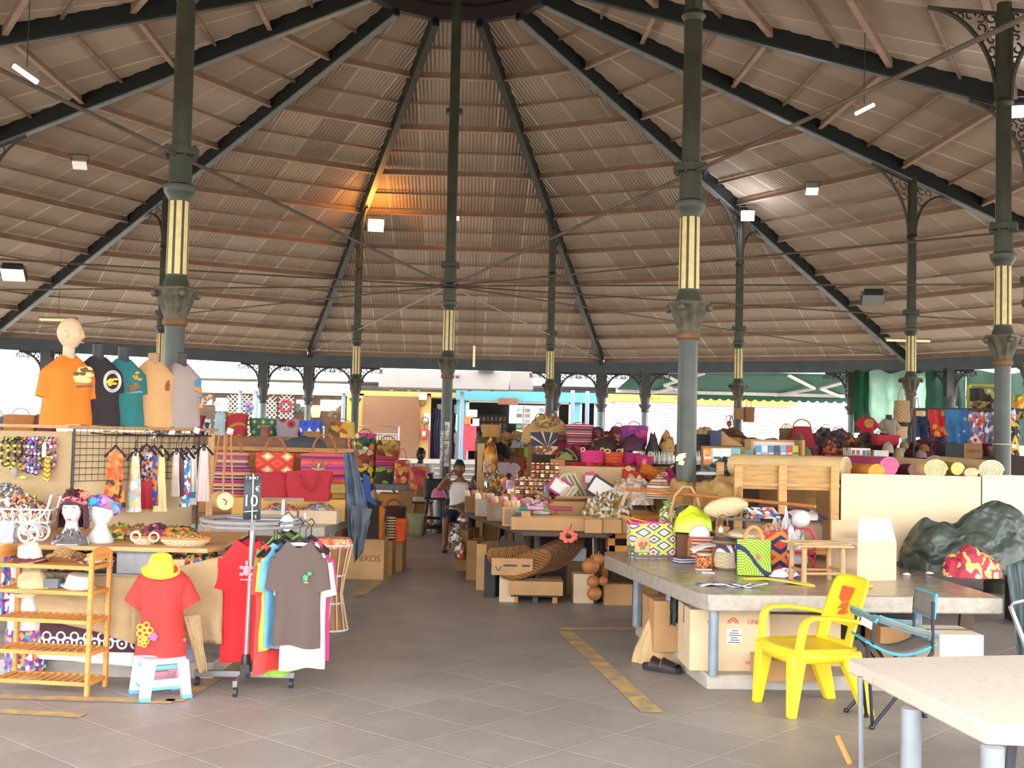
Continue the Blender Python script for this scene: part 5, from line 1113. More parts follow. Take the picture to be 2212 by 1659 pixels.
# burlap hanging on the front, patterned cloth border beneath
drape('burlap sheet hanging along the front of the left stall behind the bamboo rack', (at(60, 1243, 7.68), at(300, 1246, 7.66), at(80, 1330, 7.66), at(300, 1392, 7.64)), BURL, 'burlap_cover', 'cloth', .025, 2, seed=1)
drape('burlap sheet hanging at the right corner of the left stall behind the red shirts', (at(290, 1248, 7.64), at(484, 1200, 7.74), at(285, 1390, 7.62), at(480, 1390, 7.72)), BURL, 'burlap_cover', 'cloth', .035, 2, seed=5)
drape('long burlap corner trailing to the floor beside the red shirt mannequin', (at(395, 1330, 7.55), at(432, 1330, 7.56), at(428, 1452, 7.6), at(446, 1455, 7.6)), BURL, 'burlap_cover', 'cloth', .02, 1, seed=3)
t = NT('scroll_border_cloth'); X, Y, Z = t.xyz(); k = 11.0
fx = t.math('SUBTRACT', t.math('FRACT', t.math('MULTIPLY', X, k)), .5); fz = t.math('MULTIPLY', t.math('ADD', Z, .0), k)
rr1 = t.math('SQRT', t.math('ADD', t.math('POWER', fx, 2), t.math('POWER', fz, 2)))
b1 = t.math('LESS_THAN', t.math('ABSOLUTE', t.math('SUBTRACT', rr1, .33)), .075); b2 = t.math('LESS_THAN', rr1, .1)
fx2 = t.math('SUBTRACT', t.math('FRACT', t.math('ADD', t.math('MULTIPLY', X, k), .5)), .5); rr2 = t.math('SQRT', t.math('ADD', t.math('POWER', fx2, 2), t.math('POWER', t.math('SUBTRACT', fz, .45), 2)))
b3 = t.math('LESS_THAN', t.math('ABSOLUTE', t.math('SUBTRACT', rr2, .28)), .06); b4 = t.math('LESS_THAN', fz, -.62)
SCR = t.fin(t.mix(t.math('MAXIMUM', t.math('MAXIMUM', b1, b2), t.math('MAXIMUM', b3, b4)), '3a1620', 'e9e4e4'), .8)
drape('dark maroon cloth with white scroll border hanging under the left burlap', (at(30, 1345, 7.75), at(290, 1350, 7.75), at(30, 1418, 7.75), at(290, 1440, 7.75)), SCR, 'border_cloth', 'cloth', .008, 3, seed=6)
# boards behind: burlap board and wire grid
YG0, YG1 = 9.05, 10.3
BRD = mat('d6bb92', .9, 0, .12, 3, .25, 120)
a, b = at(-60, 925, YG0), at(158, 925, YG0); zt = a.z
mb = MB(); mb.box(((a.x+b.x)/2, YG0, (ZS+zt-.01)/2), (b.x-a.x, .03, zt-.01-ZS)); tag(mb.obj('burlap_board', BURL, bev=.006), 'upright burlap-covered board with necklaces hung on it', 'board')
g0 = at(161, 926, YG0); g1 = at(432, 928, YG1)
def gp(u, z): q = g0*(1-u)+g1*u; return Vec((q.x, q.y, z))
zg1, zg0 = g0.z-.0, at(161, 1040, YG0).z
mb = MB(); q0, q1 = gp(0, ZS), gp(1, ZS); d = (q1-q0).normalized(); n_ = Vec((-d.y, d.x, 0)); mb.add([q0+n_*.06, q1+n_*.06, Vec((q1.x, q1.y, zg1-.02))+n_*.06, Vec((q0.x, q0.y, zg1-.02))+n_*.06], [(0, 1, 2, 3)])
tag(mb.obj('fibreboard', mat('dfbf92', .85, 0, .08, 2.5), solid=.012), 'tan board standing behind the black wire grid', 'board')
r = T('wire_grid', 'black wire display grid of the left stall with dresses hung on it', 'display grid', (0, 0, 0)); mb = MB()
for i in range(23): mb.cyl(gp(i/22, zg0), gp(i/22, zg1), .0022, n=5)
mb.obj('vertical_wires', BLACK, r); mb = MB()
for j in range(9): mb.cyl(gp(0, zg0+(zg1-zg0)*j/8), gp(1, zg0+(zg1-zg0)*j/8), .0028, n=5)
mb.obj('horizontal_wires', BLACK, r)
mb = MB(); fr0 = Vec((d.y, -d.x, 0)); 
for u in (.12, .36, .62): mb.tube([gp(u, zg1-.03), gp(u, zg1-.04)+fr0*.16, gp(u, zg1-.14)+fr0*.16], .006, 5)
mb.tube([gp(.1, zg1-.04)+fr0*.16, gp(.98, zg1-.04)+fr0*.16], .006, 5); mb.obj('rail', BLACK, r)
for u in (0, 1): mb = MB(); mb.cyl(gp(u, ZS), gp(u, zg1), .01); mb.obj('post', BLACK, r)
# top shelf board for torsos
mb = MB(); z0 = zg1+.0; a0 = at(-70, 921, YG0-.02)
mb.slab([(a0.x, YG0-.08), (g0.x-.02, YG0-.08), (g1.x+.05, YG1-.1), (g1.x+.1, YG1+.25), (g0.x+.1, YG0+.5), (a0.x, YG0+.5)], z0, z0+.025); tag(mb.obj('display_shelf', wood('b8834a', '8a5a2c')), 'thin wooden top shelf under the row of shirt mannequins', 'shelf')
ZTOP = z0+.027
for k_, (x_, y_) in enumerate(((-4.5, 9.5), (-3.3, 9.5), (-2.7, 10.5))): mb = MB(); mb.cyl((0, 0, ZS), (0, 0, z0-.01), .03); tag(mb.obj('shelf_prop', PLW, loc=(x_, y_, 0)), ('left', 'middle', 'right')[k_]+' wooden prop holding the mannequin shelf from behind', 'prop')
# ---- torso mannequins
def torso(lb, px, Y, w, L, m, rz, neckm, headed=False, name='shirt_mannequin', zb=None, neckh=.1, seed=0, sl=.09, t=.11, waist=.88, drop=1.38):
    p = at(px, 900, Y); r = T(name, lb, 'mannequin', (p.x, Y, ZTOP if zb is None else zb), rz)
    mb = MB(); tee_mesh(mb, w, L, t, .12, sl, .17, drop, .008, waist, seed, .07, sq=.77); mb.obj('shirt', m, r, sharp=70)
    mb = MB(); mb.lathe([(.09, L-.1), (.058, L-.03), (.046, L+.01), (.046, L+neckh), (.03, L+neckh+.008)], 20, ay=.95); mb.obj('neck', neckm, r)
    mb = MB(); mb.lathe([(.17, .0), (.17, .012)], 20, ay=.6); mb.obj('base', neckm, r)
    return r, L
r, L = torso('orange shirt on a bald beige mannequin, the only one with a head', 143, 9.15, .41, .55, TEEO, .8, SKINM, seed=1, neckh=.1, sl=.14, drop=1.35)
mb = MB(); M = add_head(mb, (0, -.02, L+.17), 1.02, .85); o = mb.obj('head', SKINM, r, sharp=180); face_bits(o, (0, -.02, L+.17), M, 1.02, 'b5866a', 'a8805c', '8a6a50')
def prt(r, name, m, fn): mb = MB(); fn(mb); return mb.obj(name, m, r)
def blob(x, z, w, h, seed, y=-.122, n=9):
    def f(mb):
        rn = random.Random(seed)
        for i in range(n): mb.ball((x+rn.uniform(-w, w)/2, y, z+rn.uniform(-h, h)/2), (rn.uniform(.2, .42)*w, .006, rn.uniform(.15, .3)*h), 8)
    return f
prt(r, 'print', mat('f6d08a', .8), blob(.07, .4, .13, .1, 3)); prt(r, 'print_details', mat('6a4a20', .8), blob(.06, .42, .1, .06, 5, -.126, 5))
mb = MB(); mb.bar((.02, -.118, .3), (.15, -.114, .315), .008, .012); mb.obj('print_line', mat('5a4a5a', .8), r)
r, L = torso('black shirt with a round white emblem on a headless bust, second on the top shelf', 207, 9.4, .4, .56, mat('231a1e', .9), .8, BUST, seed=2)
def ringp(mb): 
    for rr_ in (.085, .07): mb.tube([(.07+rr_*.85*math.cos(q), -.12, .36+rr_*math.sin(q)) for q in [2*PI*i/20 for i in range(20)]], .006, 5, True)
prt(r, 'print', mat('e6e2d8', .8), ringp); prt(r, 'print_leaf', mat('e8b83a', .8), blob(.07, .36, .07, .06, 4, -.124, 6))
r, L = torso('teal green shirt with a small palm print on the third headless bust', 262, 9.65, .38, .56, mat('1f6e6e', .9, 0, .06), .8, BUST, seed=3)
prt(r, 'print', mat('e0952e', .8), blob(.06, .42, .06, .06, 7, -.122, 6)); prt(r, 'print_text', mat('8a5a30', .8), blob(.05, .33, .1, .06, 9, -.122, 6)); prt(r, 'print_base', mat('7ab0b8', .8), blob(.05, .285, .1, .02, 2, -.122, 6))
r, L = torso('tan shirt with a brown pineapple print on a headless bust, fourth on the top shelf', 327, 9.95, .38, .57, mat('d6a066', .9, 0, .05), .75, mat('a88058', .7), seed=4, neckh=.06)
prt(r, 'print', mat('8a4a24', .8), blob(.08, .36, .035, .07, 3, -.122, 7))
r, L = torso('grey shirt with a blue sunset print, last bust on the top shelf', 388, 10.15, .36, .56, mat('a3948e', .9, 0, .05), .85, mat('3a3230', .7), seed=5, neckh=.09)
prt(r, 'print', mat('2f8ab4', .8), blob(.1, .4, .06, .06, 3, -.115, 6)); prt(r, 'print_sand', mat('d8903a', .8), blob(.1, .33, .06, .05, 6, -.115, 5))
# ---- necklaces on the board
nk = [(12, 1005, ['1a1414', 'd8c84a', '2a2418'], 'black cord necklace with yellow-green drops at the far left'), (26, 1012, ['18120e', 'c8d84a'], 'black cord necklace with lime beads'), (40, 990, ['2a0e14', '14100e'], 'dark maroon cord necklace'), (52, 1015, ['2a1c10', 'd89a2a'], 'brown bead necklace with an amber drop'),
      (62, 1020, ['3a4ab0', 'd87ab0', '2a1a30'], 'pink and blue bead necklace'), (70, 1022, ['d87ab0', 'e8e0e4', '4a6ac0'], 'pink and white bead necklace'), (78, 1024, ['4a5ab8', 'e8e0e8', '1a1a30'], 'blue and white bead necklace'), (86, 1012, ['8a2a3a', '3a4a9a'], 'red and blue bead necklace'), (94, 1005, ['d8902a', '2a5a3a'], 'orange and dark green bead necklace'), (104, 1022, ['3aa07a', '2a2a2a', 'e8e4dc'], 'green and black bead necklace'), (113, 1015, ['c83a5a', '2a2a4a', 'e87a9a'], 'red striped bead necklace')]
for x, y, cs, lb in nk:
    p = at(x, 946, YG0-.05); zb = at(x, y, YG0-.05).z; Ln = p.z-zb; mb = MB()
    pts = [(.028*math.sin(PI*2*i/30), -.01*math.cos(i), -Ln/2+Ln/2*math.cos(2*PI*i/30)) for i in range(30)]
    for i, q in enumerate(pts): mb.ball(q, .009+.003*((i*7) % 3), 6, mi=i % len(cs))
    for s in (-1, 1): mb.tube([(s*.026, 0, -Ln*.25), (0, 0, .0)], .003, 4)
    tag(mb.obj('bead_necklace', [mat(c, .4) for c in cs], loc=p), lb+' hung on the burlap board', 'necklace', 'necklaces on the burlap board')
for (x, y0, y1, w, c, lb) in ((96, 958, 988, .03, 'eae6e4', 'white card tag hanging among the necklaces'), (103, 985, 1040, .045, None, 'yellow and brown zigzag pendant cloth below the necklaces'), (31, 1010, 1030, .05, '8a8078', 'grey shell pendant below the black necklaces'), (50, 1028, 1034, .05, 'b8b83a', 'lime green bead cluster under the necklaces')):
    p = at(x, y0, YG0-.08); h = p.z-at(x, y1, YG0-.08).z; mb = MB(); mb.loft([sring(w*.5*k, .012, -h*q, .7, 16) for q, k in ((0, .5), (.15, 1), (.85, 1.1), (1, .6))])
    tag(mb.obj('pendant', mat(c, .5) if c else pm('chevron', ['f2c21c', '8a5a1a'], 28, sx=20, bump=0), loc=p), lb, 'pendant')
# ---- dresses on the grid rail
def dress(lb, px, py, pyb, w0, w1, m, Y=None, rz=.3, name='dress', cat='dress', seed=0, straps=True, m2=None, split=.5, hang=True):
    Y = Y or (YG0+(YG1-YG0)*(px-161)/271-.24)
    p = at(px, py, Y); L = p.z-at(px, pyb, Y).z
    r = T(name, lb, cat, (p.x, Y, p.z-L), rz)
    mb = MB(); cloth_strip(mb, w0, w0*.8+w1*.2 if m2 else w1, L*(split if m2 else 1)*.9, .02, 3, seed, .03, 0, L*.9); mb.obj('cloth', m, r)
    if m2: mb = MB(); cloth_strip(mb, w0*.85+w1*.1, w1, L*.9*(1-split), .025, 3, seed+1, .03, 0, L*.9*(1-split)); mb.obj('skirt', m2, r)
    if straps:
        for s in (-1, 1): mb = MB(); mb.tube([(s*w0*.3, 0, L*.9), (s*w0*.36, 0, L*1.0)], .009, 5); mb.obj('strap', m, r)
    if hang: hanger(r, L*1.02, max(.16, w0*1.1))
    return r
ORG = pm('patch', ['e8642a', 'e8642a', 'd84a24', 'f08a4a'], 20, bump=0); FLR = pm('patch', ['c8401c', '3a2418', 'e8702a', '2a1a2a', 'd88a3a'], 16, bump=0)
dress('orange top over a dark flowered skirt, first dress on the wire grid rail', 250, 965, 1095, .11, .2, ORG, None, .2, m2=FLR, seed=1)
dress('pale pastel flowered dress beside the orange one on the grid rail', 293, 972, 1106, .07, .12, pm('patch', ['f0e8e0', 'e8e4dc', 'a8d8d0', 'e8dc8a', 'd8b0a0'], 14, bump=0), None, 1.0, seed=2)
dress('black and white patterned child dress with a deep red skirt on the grid rail', 317, 962, 1100, .1, .14, pm('patch', ['2a2430', 'c8b8b8', '3a2a4a', 'd85a2a', '8a8a9a'], 26, bump=0), None, .3, m2=mat('a81c2c', .9), seed=3)
dress('blue and orange patterned dress half hidden behind the red one', 333, 965, 1092, .07, .1, pm('patch', ['d8642a', '2a4a9a', 'e87a2a', '3a5aa8'], 18, bump=0), None, .6, seed=4)
dress('plain pale yellow dress on the grid rail', 348, 966, 1105, .05, .15, mat('efe09a', .9, 0, .04), None, .5, seed=5)
dress('cream child dress among the small dresses at the right of the grid', 381, 972, 1072, .06, .07, mat('d8cfc0', .9), None, .8, seed=6)
dress('dark plum dress narrow between the cream and blue ones', 392, 972, 1072, .05, .06, mat('6a3a4a', .9), None, .9, seed=7)
dress('blue and white patterned dress at the right of the grid', 403, 970, 1095, .07, .08, pm('patch', ['e8e8ea', '2a7ab8', 'f0eeee', '3a8ac0', 'c83a3a'], 18, bump=0), None, .8, seed=8)
dress('white knotted-strap dress with a blue band at the right of the grid', 418, 966, 1090, .06, .09, mat('eae4dc', .9), None, .5, m2=pm('sz', ['eae4dc', '3a8ac8', 'eae4dc'], 6, bump=0), split=.75, seed=9)
dress('pale pink strappy dress with a fitted waist, last of the hung dresses', 441, 962, 1083, .07, .12, mat('eed2cc', .9, 0, .04), 9.95, .1, seed=10)
# cylindrical straw bag with long tan straps
p = at(480, 1081, 9.3); r = T('straw_drum_bag', 'cylindrical straw bag hanging on long tan leather straps', 'bag', p, .45)
mb = MB(); mb.cyl((0, -.11, 0), (0, .11, 0), .072, n=24); mb.obj('body', weave('e2bd84', 'c2955a', 150), r)
mb = MB(); mb.lathe([(.066, 0), (.066, .008), (.001, .01)], 24); o = mb.obj('round_end', mat('e6c490', .6, 0, .05), r, loc=(0, -.111, 0), rot=(PI/2, 0, 0))
mb = MB(); mb.tube([(-.02, -.122, .02), (.01, -.124, .0), (.0, -.122, -.03)], .004, 4); mb.obj('clasp', BLACK, r)
zt_ = at(480, 935, 9.3).z-p.z
for x0, y0, x1 in ((-.09, .08, -.04), (-.02, -.09, .0), (.03, .09, .02), (.08, -.08, .05)): mb = MB(); mb.bar((x0*.8, y0, .05), (x1, 0, zt_), .012, .006); mb.obj('strap', LEATH, r)
# price cards on rail
for i, (x, y, Y) in enumerate(((331, 942, 9.8), (371, 935, 9.9), (425, 930, 10.0), (497, 932, 9.6))):
    p = at(x, y, Y); mb = MB(); mb.box((0, 0, 0), (.05, .003, .05), rot=Matrix.Rotation(.25, 3, 'Y')); tag(mb.obj('price_card', PAPER, loc=p), ('first', 'second', 'third', 'last')[i]+' little white price card from the left along the grid rail', 'card', 'white price cards on the rail')
# ---- plank shelf objects
Yh = 7.95
def wighead(lb, px, py0, py1, Y, turn, s):
    p = at(px, py1, Y); r = T('mannequin_head', lb, 'mannequin', (p.x, Y, ZP)); ht = at(px, py0, Y).z-ZP; hc = ht-.135*s
    mb = MB(); M = add_head(mb, (0, 0, hc), s, turn, 0); W = PLASW
    prof = [(.09, 0), (.092, .015), (.075, .05), (.046, .1), (.04, hc-.1*s), (.04, hc-.02)]
    mb.lathe(prof, 24, ay=.95); mb.obj('head', W, r, sharp=180); face_bits(r, (0, 0, hc), M, s, 'a03a4a', '2a2228', '6a6a78')
    return r, M, hc
r, M, hc = wighead('white mannequin head with a dark red bobbed wig and flowered headband', 153, 1066, 1182, Yh-.12, .1, .84)
WIG = mat('3f0f1c', .6, 0, .4, 40, .6, 120)
hair_cap(r, (0, .004, hc), M, .89, WIG, .4, .9, .022, 'wig', .03)
mb = MB(); c0 = Vec((0, .01, hc)); 
mb.grid(lambda u, v: c0+M @ Vec(((.082+.022*v+.01*math.sin(v*3))*math.sin(-2.1+4.2*u)*(1+.06*ns(u*14, v*3)), (.09+.01*v)*math.cos(-2.1+4.2*u)+.01, .05-.17*v)), 40, 8); mb.obj('wig_sides', WIG, r, solid=.012, sharp=180)
mb = MB(); mb.tube([c0+M @ Vec((.075*math.sin(q), -.085*math.cos(q)*.95, .066+.017*math.cos(q*2))) for q in [2*PI*i/24 for i in range(24)]], .017, 7, True); mb.ball(c0+M @ Vec((.06, .0, .1)), (.05, .04, .035), 10); mb.obj('headband', pm('patch', ['d86a78', 'e8843a', 'c84a6a', 'e89aa0', '5a1a2a'], 30, bump=0), r)
heap('crumpled silver foil around the first white mannequin head', (r.location.x+.02, r.location.y-.06, ZP), .24, .2, .07, mat('c9cdd8', .12, .9, .2, 20), 4, 'silver_foil', 'foil', n=30, k=9, amp=.5)
r, M, hc = wighead('white mannequin head in profile wearing a pink and blue turban', 216, 1070, 1173, Yh, -1.1, .84)
mb = MB(); TB = pm('patch', ['c87aa8', '3a5ac0', '2aa0b0', 'd88ab0', '4a4ab0', 'c8608a'], 16, .8, warp=.2, bump=0)
R_ = []
for i in range(8):
    q = i/7; R_.append([Vec((0, .012, hc+.0))+(M*.85) @ Vec(((.086+.012*math.sin(q*PI)+.006*math.sin(5*a+q*8))*math.cos(a)*math.cos(q*1.45)**.5, (.104+.014*math.sin(q*PI))*math.sin(a)*math.cos(q*1.45)**.5, .035+.025*math.sin(a)*(-1)*(1-q)+.105*q)) for a in [2*PI*j/28 for j in range(28)]])
mb.loft(R_); mb.ball(Vec((0, 0, hc))+(M*.85) @ Vec((.03, -.075, .09)), (.045, .035, .04), 10); mb.ball(Vec((0, 0, hc))+(M*.85) @ Vec((0, .1, .03)), (.05, .05, .05), 10); mb.obj('turban', TB, r, sharp=180)
# white garden cart
WC = mat('f0efe6', .4, 0, .04); p = at(62, 1168, 7.85); r = T('wire_cart', 'white wrought wire flower cart filled with bead jewellery', 'cart', (p.x-.02, 7.86, ZP))
mb = MB(); w, d_, z0, z1 = .17, .09, .14, .225
for z in (z0, z1):
    k = 1 if z == z0 else 1.12; mb.tube([(-w*k, -d_*k, z), (w*k, -d_*k, z), (w*k, d_*k, z), (-w*k, d_*k, z)], .007, 6, True)
for i in range(7):
    x = -w+2*w*i/6
    for s in (-1, 1): mb.tube([(x, s*d_, z0), (x*1.12, s*d_*1.12, z1)], .006, 5); mb.tube([(x+.012*math.cos(q), s*(d_+.005), .185+.02*math.sin(q)) for q in [2*PI*j/8 for j in range(8)]], .003, 4, True)
mb.obj('basket_frame', WC, r)
for s in (-1, 1):
    mb = MB(); c0 = Vec((.05, s*.095, .068)); mb.tube([c0+Vec((.064*math.cos(q), 0, .064*math.sin(q))) for q in [2*PI*j/24 for j in range(24)]], .009, 6, True)
    for a in (0, 2.1, 4.2): mb.tube([c0+Vec((.058*(1-j/9)*math.cos(a+j*.28)+.0, 0, .058*(1-j/9)*math.sin(a+j*.28))) for j in range(10)]+[c0], .005, 5); mb.tube([c0+Vec((.03*math.cos(a+.9)+.013*math.cos(q), 0, .03*math.sin(a+.9)+.013*math.sin(q))) for q in [2*PI*j/8 for j in range(8)]], .004, 4, True)
    mb.obj('wheel', WC, r)
mb = MB()
for s in (-1, 1): mb.tube([(.05, s*.09, .14), (.13, s*.09, .18), (.17, s*.09, .24), (.19, s*.09, .32)], .008, 6); mb.tube([(-.13, s*.085, .14), (-.14, s*.085, .0)], .006, 5)
mb.cyl((.05, -.095, .068), (.05, .095, .068), .006); mb.tube([(.19, -.09, .32), (.19, .09, .32)], .008, 6); mb.obj('handle', WC, r)
heap('tangled bead bracelets heaped in the white wire cart', (r.location.x, r.location.y, ZP+.145), .34, .18, .13, pm('patch', ['6a4a3a', 'd8a02a', 'c8c8c8', '8a2a4a', '3a3a4a', 'd8702a'], 40, .5, bump=0), 3, 'bracelets', 'jewellery', n=30, k=9, amp=.4)
heap('white and patterned scarves piled behind the white wire cart', (at(45, 1085, 8.5).x, 8.5, ZP), .45, .3, .26, pm('patch', ['e8e4e0', '5a5a6a', '8a3a5a', 'd8c8b8', 'c07a4a'], 16, bump=0), 8, 'scarf_heap', 'scarves', n=36, k=5)
carton('pale cream box at the far left behind the wire cart', (at(10, 1060, 8.75).x, 8.75, ZP), .24, .2, .24, 0, CARD_L)
heap('grey bead cuffs piled on the cream box at the far left', (at(14, 1040, 8.75).x, 8.75, ZP+.24), .26, .2, .1, pm('patch', ['8a8480', '3a3836', 'd8d4cc', '6a6460'], 40, bump=0), 3, 'bead_cuffs', 'jewellery', n=24, k=9)
mb = MB(); p = at(10, 1150, 7.8); mb.box((0, 0, .075), (.14, .1, .15), rz=.1); tag(mb.obj('printed_bag', pm('noise', ['f0eeee', 'f0eeee', '9a9aa8', 'f0eeee'], 14, bump=0), loc=(p.x, 7.8, ZP)), 'white paper bag with faint grey print at the far left of the plank shelf', 'bag')
# flat baskets of bracelets
def tray(lb, px, Y, w, d_, h, m, fillc, seed, rim='e87a3a'):
    p = at(px, 1170, Y); r = T('straw_tray', lb, 'basket', (p.x, Y, ZP))
    MB().lathe([(w*.8, 0), (w, h*.5), (w*1.03, h), (w*.98, h+.004), (w*.9, h*.5), (.01, h*.4)], 28, ay=d_/w).obj('body', m, r)
    mb = MB(); mb.tube([(w*1.02*math.cos(q), d_*1.02*math.sin(q), h) for q in [2*PI*j/28 for j in range(28)]], .008, 6, True); mb.obj('rim', mat(rim, .7), r)
    heap(lb.split(' full')[0].replace('oval', 'oval').capitalize()+' contents of mixed bracelets', (p.x, Y, ZP+h*.5), w*1.8, d_*1.8, h*.9, pm('patch', fillc, 34, .5, bump=0), seed, 'bracelets', 'jewellery', n=26, k=8, amp=.4)
    return r
tray('oval straw tray full of orange and yellow bracelets near the plank end', 400, 7.9, .165, .1, .05, STRAW_L, ['d8a04a', 'e8c88a', '8a5a2a', 'c8a070', 'd8702a', '4a7a3a'], 3)
tray('small round straw tray full of bangles beside the turban head', 312, 7.92, .08, .07, .05, STRAW_L, ['b07a4a', '3a2a20', 'd8b080', '8a3a2a'], 5)
for i, (x, y, lb, c) in enumerate(((293, 1158, 'cream bangle standing in the small straw tray', 'eadfc2'), (333, 1148, 'pale bangle standing at the right of the small tray', 'e2cfae'))):
    p = at(x, y, 7.84); mb = MB(); mb.tube([(.03*math.cos(q), .0, .03*math.sin(q)) for q in [2*PI*j/20 for j in range(20)]], .007, 7, True); tag(mb.obj('bangle', mat(c, .4), loc=(p.x, p.y, ZP+.055+.0), rz=.3), lb, 'bangle')
for i, (x, y, w, h, cs, lb) in enumerate(((270, 1130, .2, .13, ['8ab83a', '2a4a2a', 'd8c84a', 'c85a3a'], 'green and yellow scarves heaped behind the turban head'), (310, 1135, .18, .12, ['b8805a', '4a3428', 'd8b890', '8a5a3a'], 'brown leather cuffs heaped behind the small tray'), (350, 1118, .22, .14, ['8a2a4a', '5a1a2a', 'c86a8a', '3a1a2a'], 'wine red striped pouch heap behind the bracelets'), (395, 1135, .3, .12, ['d8842a', 'e8c04a', '4a7a3a', '8a4a2a', '2a2a2a'], 'orange and green beadwork heap behind the oval tray'))):
    p = at(x, y, 8.4); heap(lb, (p.x, 8.3, ZP), w*1.15, .3, h*.72, pm('patch', cs, 18, bump=0), i+3, 'trinket_heap', 'trinkets', n=28, k=6)
heap('multicoloured beadwork spilling under the plank at the right corner of the left stall', (at(420, 1200, 7.95).x, 7.93, ZS), .5, .26, .15, pm('patch', ['2a2a2a', 'd8702a', '8ab83a', '3a4a9a', 'c83a4a', 'e8c890', '1a1a1a'], 26, bump=0), 7, 'beadwork', 'jewellery', n=34, k=8)
heap('dark mixed jewellery under the plank at the left stall middle', (at(190, 1215, 7.95).x, 7.93, ZS), .7, .25, .12, pm('patch', ['3a2420', '8a3a2a', '2a2a2a', 'c8a080', '4a6a3a'], 20, bump=0), 2, 'trinket_heap', 'trinkets', n=30, k=8)
carton('small brown pouch of bracelets on the plank corner', (at(392, 1192, 7.86).x, 7.8, ZS), .08, .06, .1, .3, mat('e0b07c', .7), tape=False, name='pouch', cat='pouch')
# ---- bamboo rack
BAM = wood('d9913f', 'b8702a', 3); A0, A1 = on(2, 1492), on(203, 1503); sx_ = A1-A0; ang = math.atan2(sx_.y, sx_.x); Wd = sx_.length; r = T('shoe_rack', 'light bamboo slatted rack with four shelves before the left stall', 'rack', (A0+A1)/2+Vec((-.02, .09, 0)), ang)
hw = Wd/2; dp = .12; LV = [.075, .26, .46, .64, .80]
for sx in (-1, 1):
    for sy in (-1, 1): mb = MB(); mb.box((sx*hw, sy*dp, .445), (.028, .028, .89 if sy < 0 else .87)); mb.obj('leg', BAM, r, bev=.004)
    mb = MB(); mb.prism([(-dp, .0), (dp, .0), (dp, .05), (.05, .075), (-.05, .075), (-dp, .05)], -.012, .012); o = mb.obj('end_handle', BAM, r, loc=(sx*hw, 0, .845), rot=(0, 0, PI/2)); 
    for z in LV: mb = MB(); mb.box((sx*hw, 0, z-.0), (.014, 2*dp, .025)); mb.obj('side_rail', BAM, r)
for z in LV:
    for sy in (-1, 1): mb = MB(); mb.box((0, sy*dp, z), (2*hw, .018, .024)); mb.obj('shelf_rail', BAM, r)
    mb = MB(); n_ = 12
    for i in range(n_): mb.box((-hw+2*hw*(i+.5)/n_, 0, z+.008), (.018 if z < .6 else .045, 2*dp, .008))
    mb.obj('slats', BAM, r)
R0 = r.location; cz_ = lambda x, z: Vec((R0.x+x, R0.y, z+.014))
hat('cream cloth cap with a grey brim on the top of the bamboo rack', cz_(-.15, LV[4]), .075, .12, mat('e4d8c2', .9), tilt=(.0, -.25), brim=1.35, name='cap')
hat('brown straw hat folded on the top of the bamboo rack', cz_(.06, LV[4]+.01), .085, .07, STRAW_D, tilt=(-.5, .1), brim=1.4)
hat('small brown straw hat at the right on top of the bamboo rack', cz_(.17, LV[4]+.01), .07, .05, RATT, tilt=(-.3, .3), brim=1.5)
heap('orange and white patterned cloth on the rack top beside the hats', cz_(.23, LV[4]), .14, .14, .06, pm('patch', ['e07a5a', 'e8e0d8', '8ab04a', 'd8b08a'], 26, bump=0), 5, 'patterned_cloth', 'cloth', n=20)
heap('dark red fabric under the cream cap on the rack top', cz_(-.16, LV[4]), .22, .2, .04, mat('5a1a20', .9), 9, 'patterned_cloth', 'cloth', n=20)
hat('khaki sun hat with a dark opening on the second shelf of the rack', cz_(-.13, LV[3]+.01), .09, .09, mat('bcae80', .9), tilt=(.5, -.2), brim=1.45, name='cloth_hat')
hat('off-white cloth hat on the right of the rack second shelf', cz_(.16, LV[3]+.01), .085, .08, mat('d9d3c2', .9), tilt=(.1, .15), brim=1.3, name='cloth_hat')
mb = MB(); mb.box((0, 0, .03), (.09, .1, .06)); mb.box((.08, 0, .015), (.07, .05, .02), mi=1); tag(mb.obj('hand_brush', [mat('5c5f66', .8), mat('2a8ac8', .5)], loc=cz_(.0, LV[3])), 'grey brush with a blue handle between the hats on the rack', 'brush')
# purple flowered cloth and white mannequin at far left
PUR = pm('patch', ['5a2a8a', 'e8e0ec', 'e89a2a', '2a8a9a', '6a2a7a', '8a3aa0'], 22, bump=0)
p = on(14, 1492); r = T('leg_mannequin', 'white lower-body mannequin wearing purple flowered cloth behind the bamboo rack', 'mannequin', (p.x-.02, p.y+.33, 0))
mb = MB(); mb.loft([sring(.1, .09, 0, .9), sring(.09, .08, .08, .9), sring(.12, .1, .3, .9), sring(.13, .11, .5, .9), sring(.1, .09, .62, .9), sring(.13, .1, .8, .9)]); mb.obj('torso', PLASW, r)
for z0, z1 in ((.05, .34), (.58, .68)): mb = MB(); mb.loft([sring(.135, .115, z0+(z1-z0)*i/6, .9) if i % 2 else sring(.128, .108, z0+(z1-z0)*i/6, .9) for i in range(7)]); mb.obj('wrap_cloth', PUR, r)
drape('purple flowered wrap hanging at the far left edge beside the rack', (at(-15, 1195, 7.6), at(22, 1200, 7.62), at(-15, 1330, 7.6), at(16, 1330, 7.6)), PUR, 'flowered_wrap', 'cloth', .02, 2, seed=3)
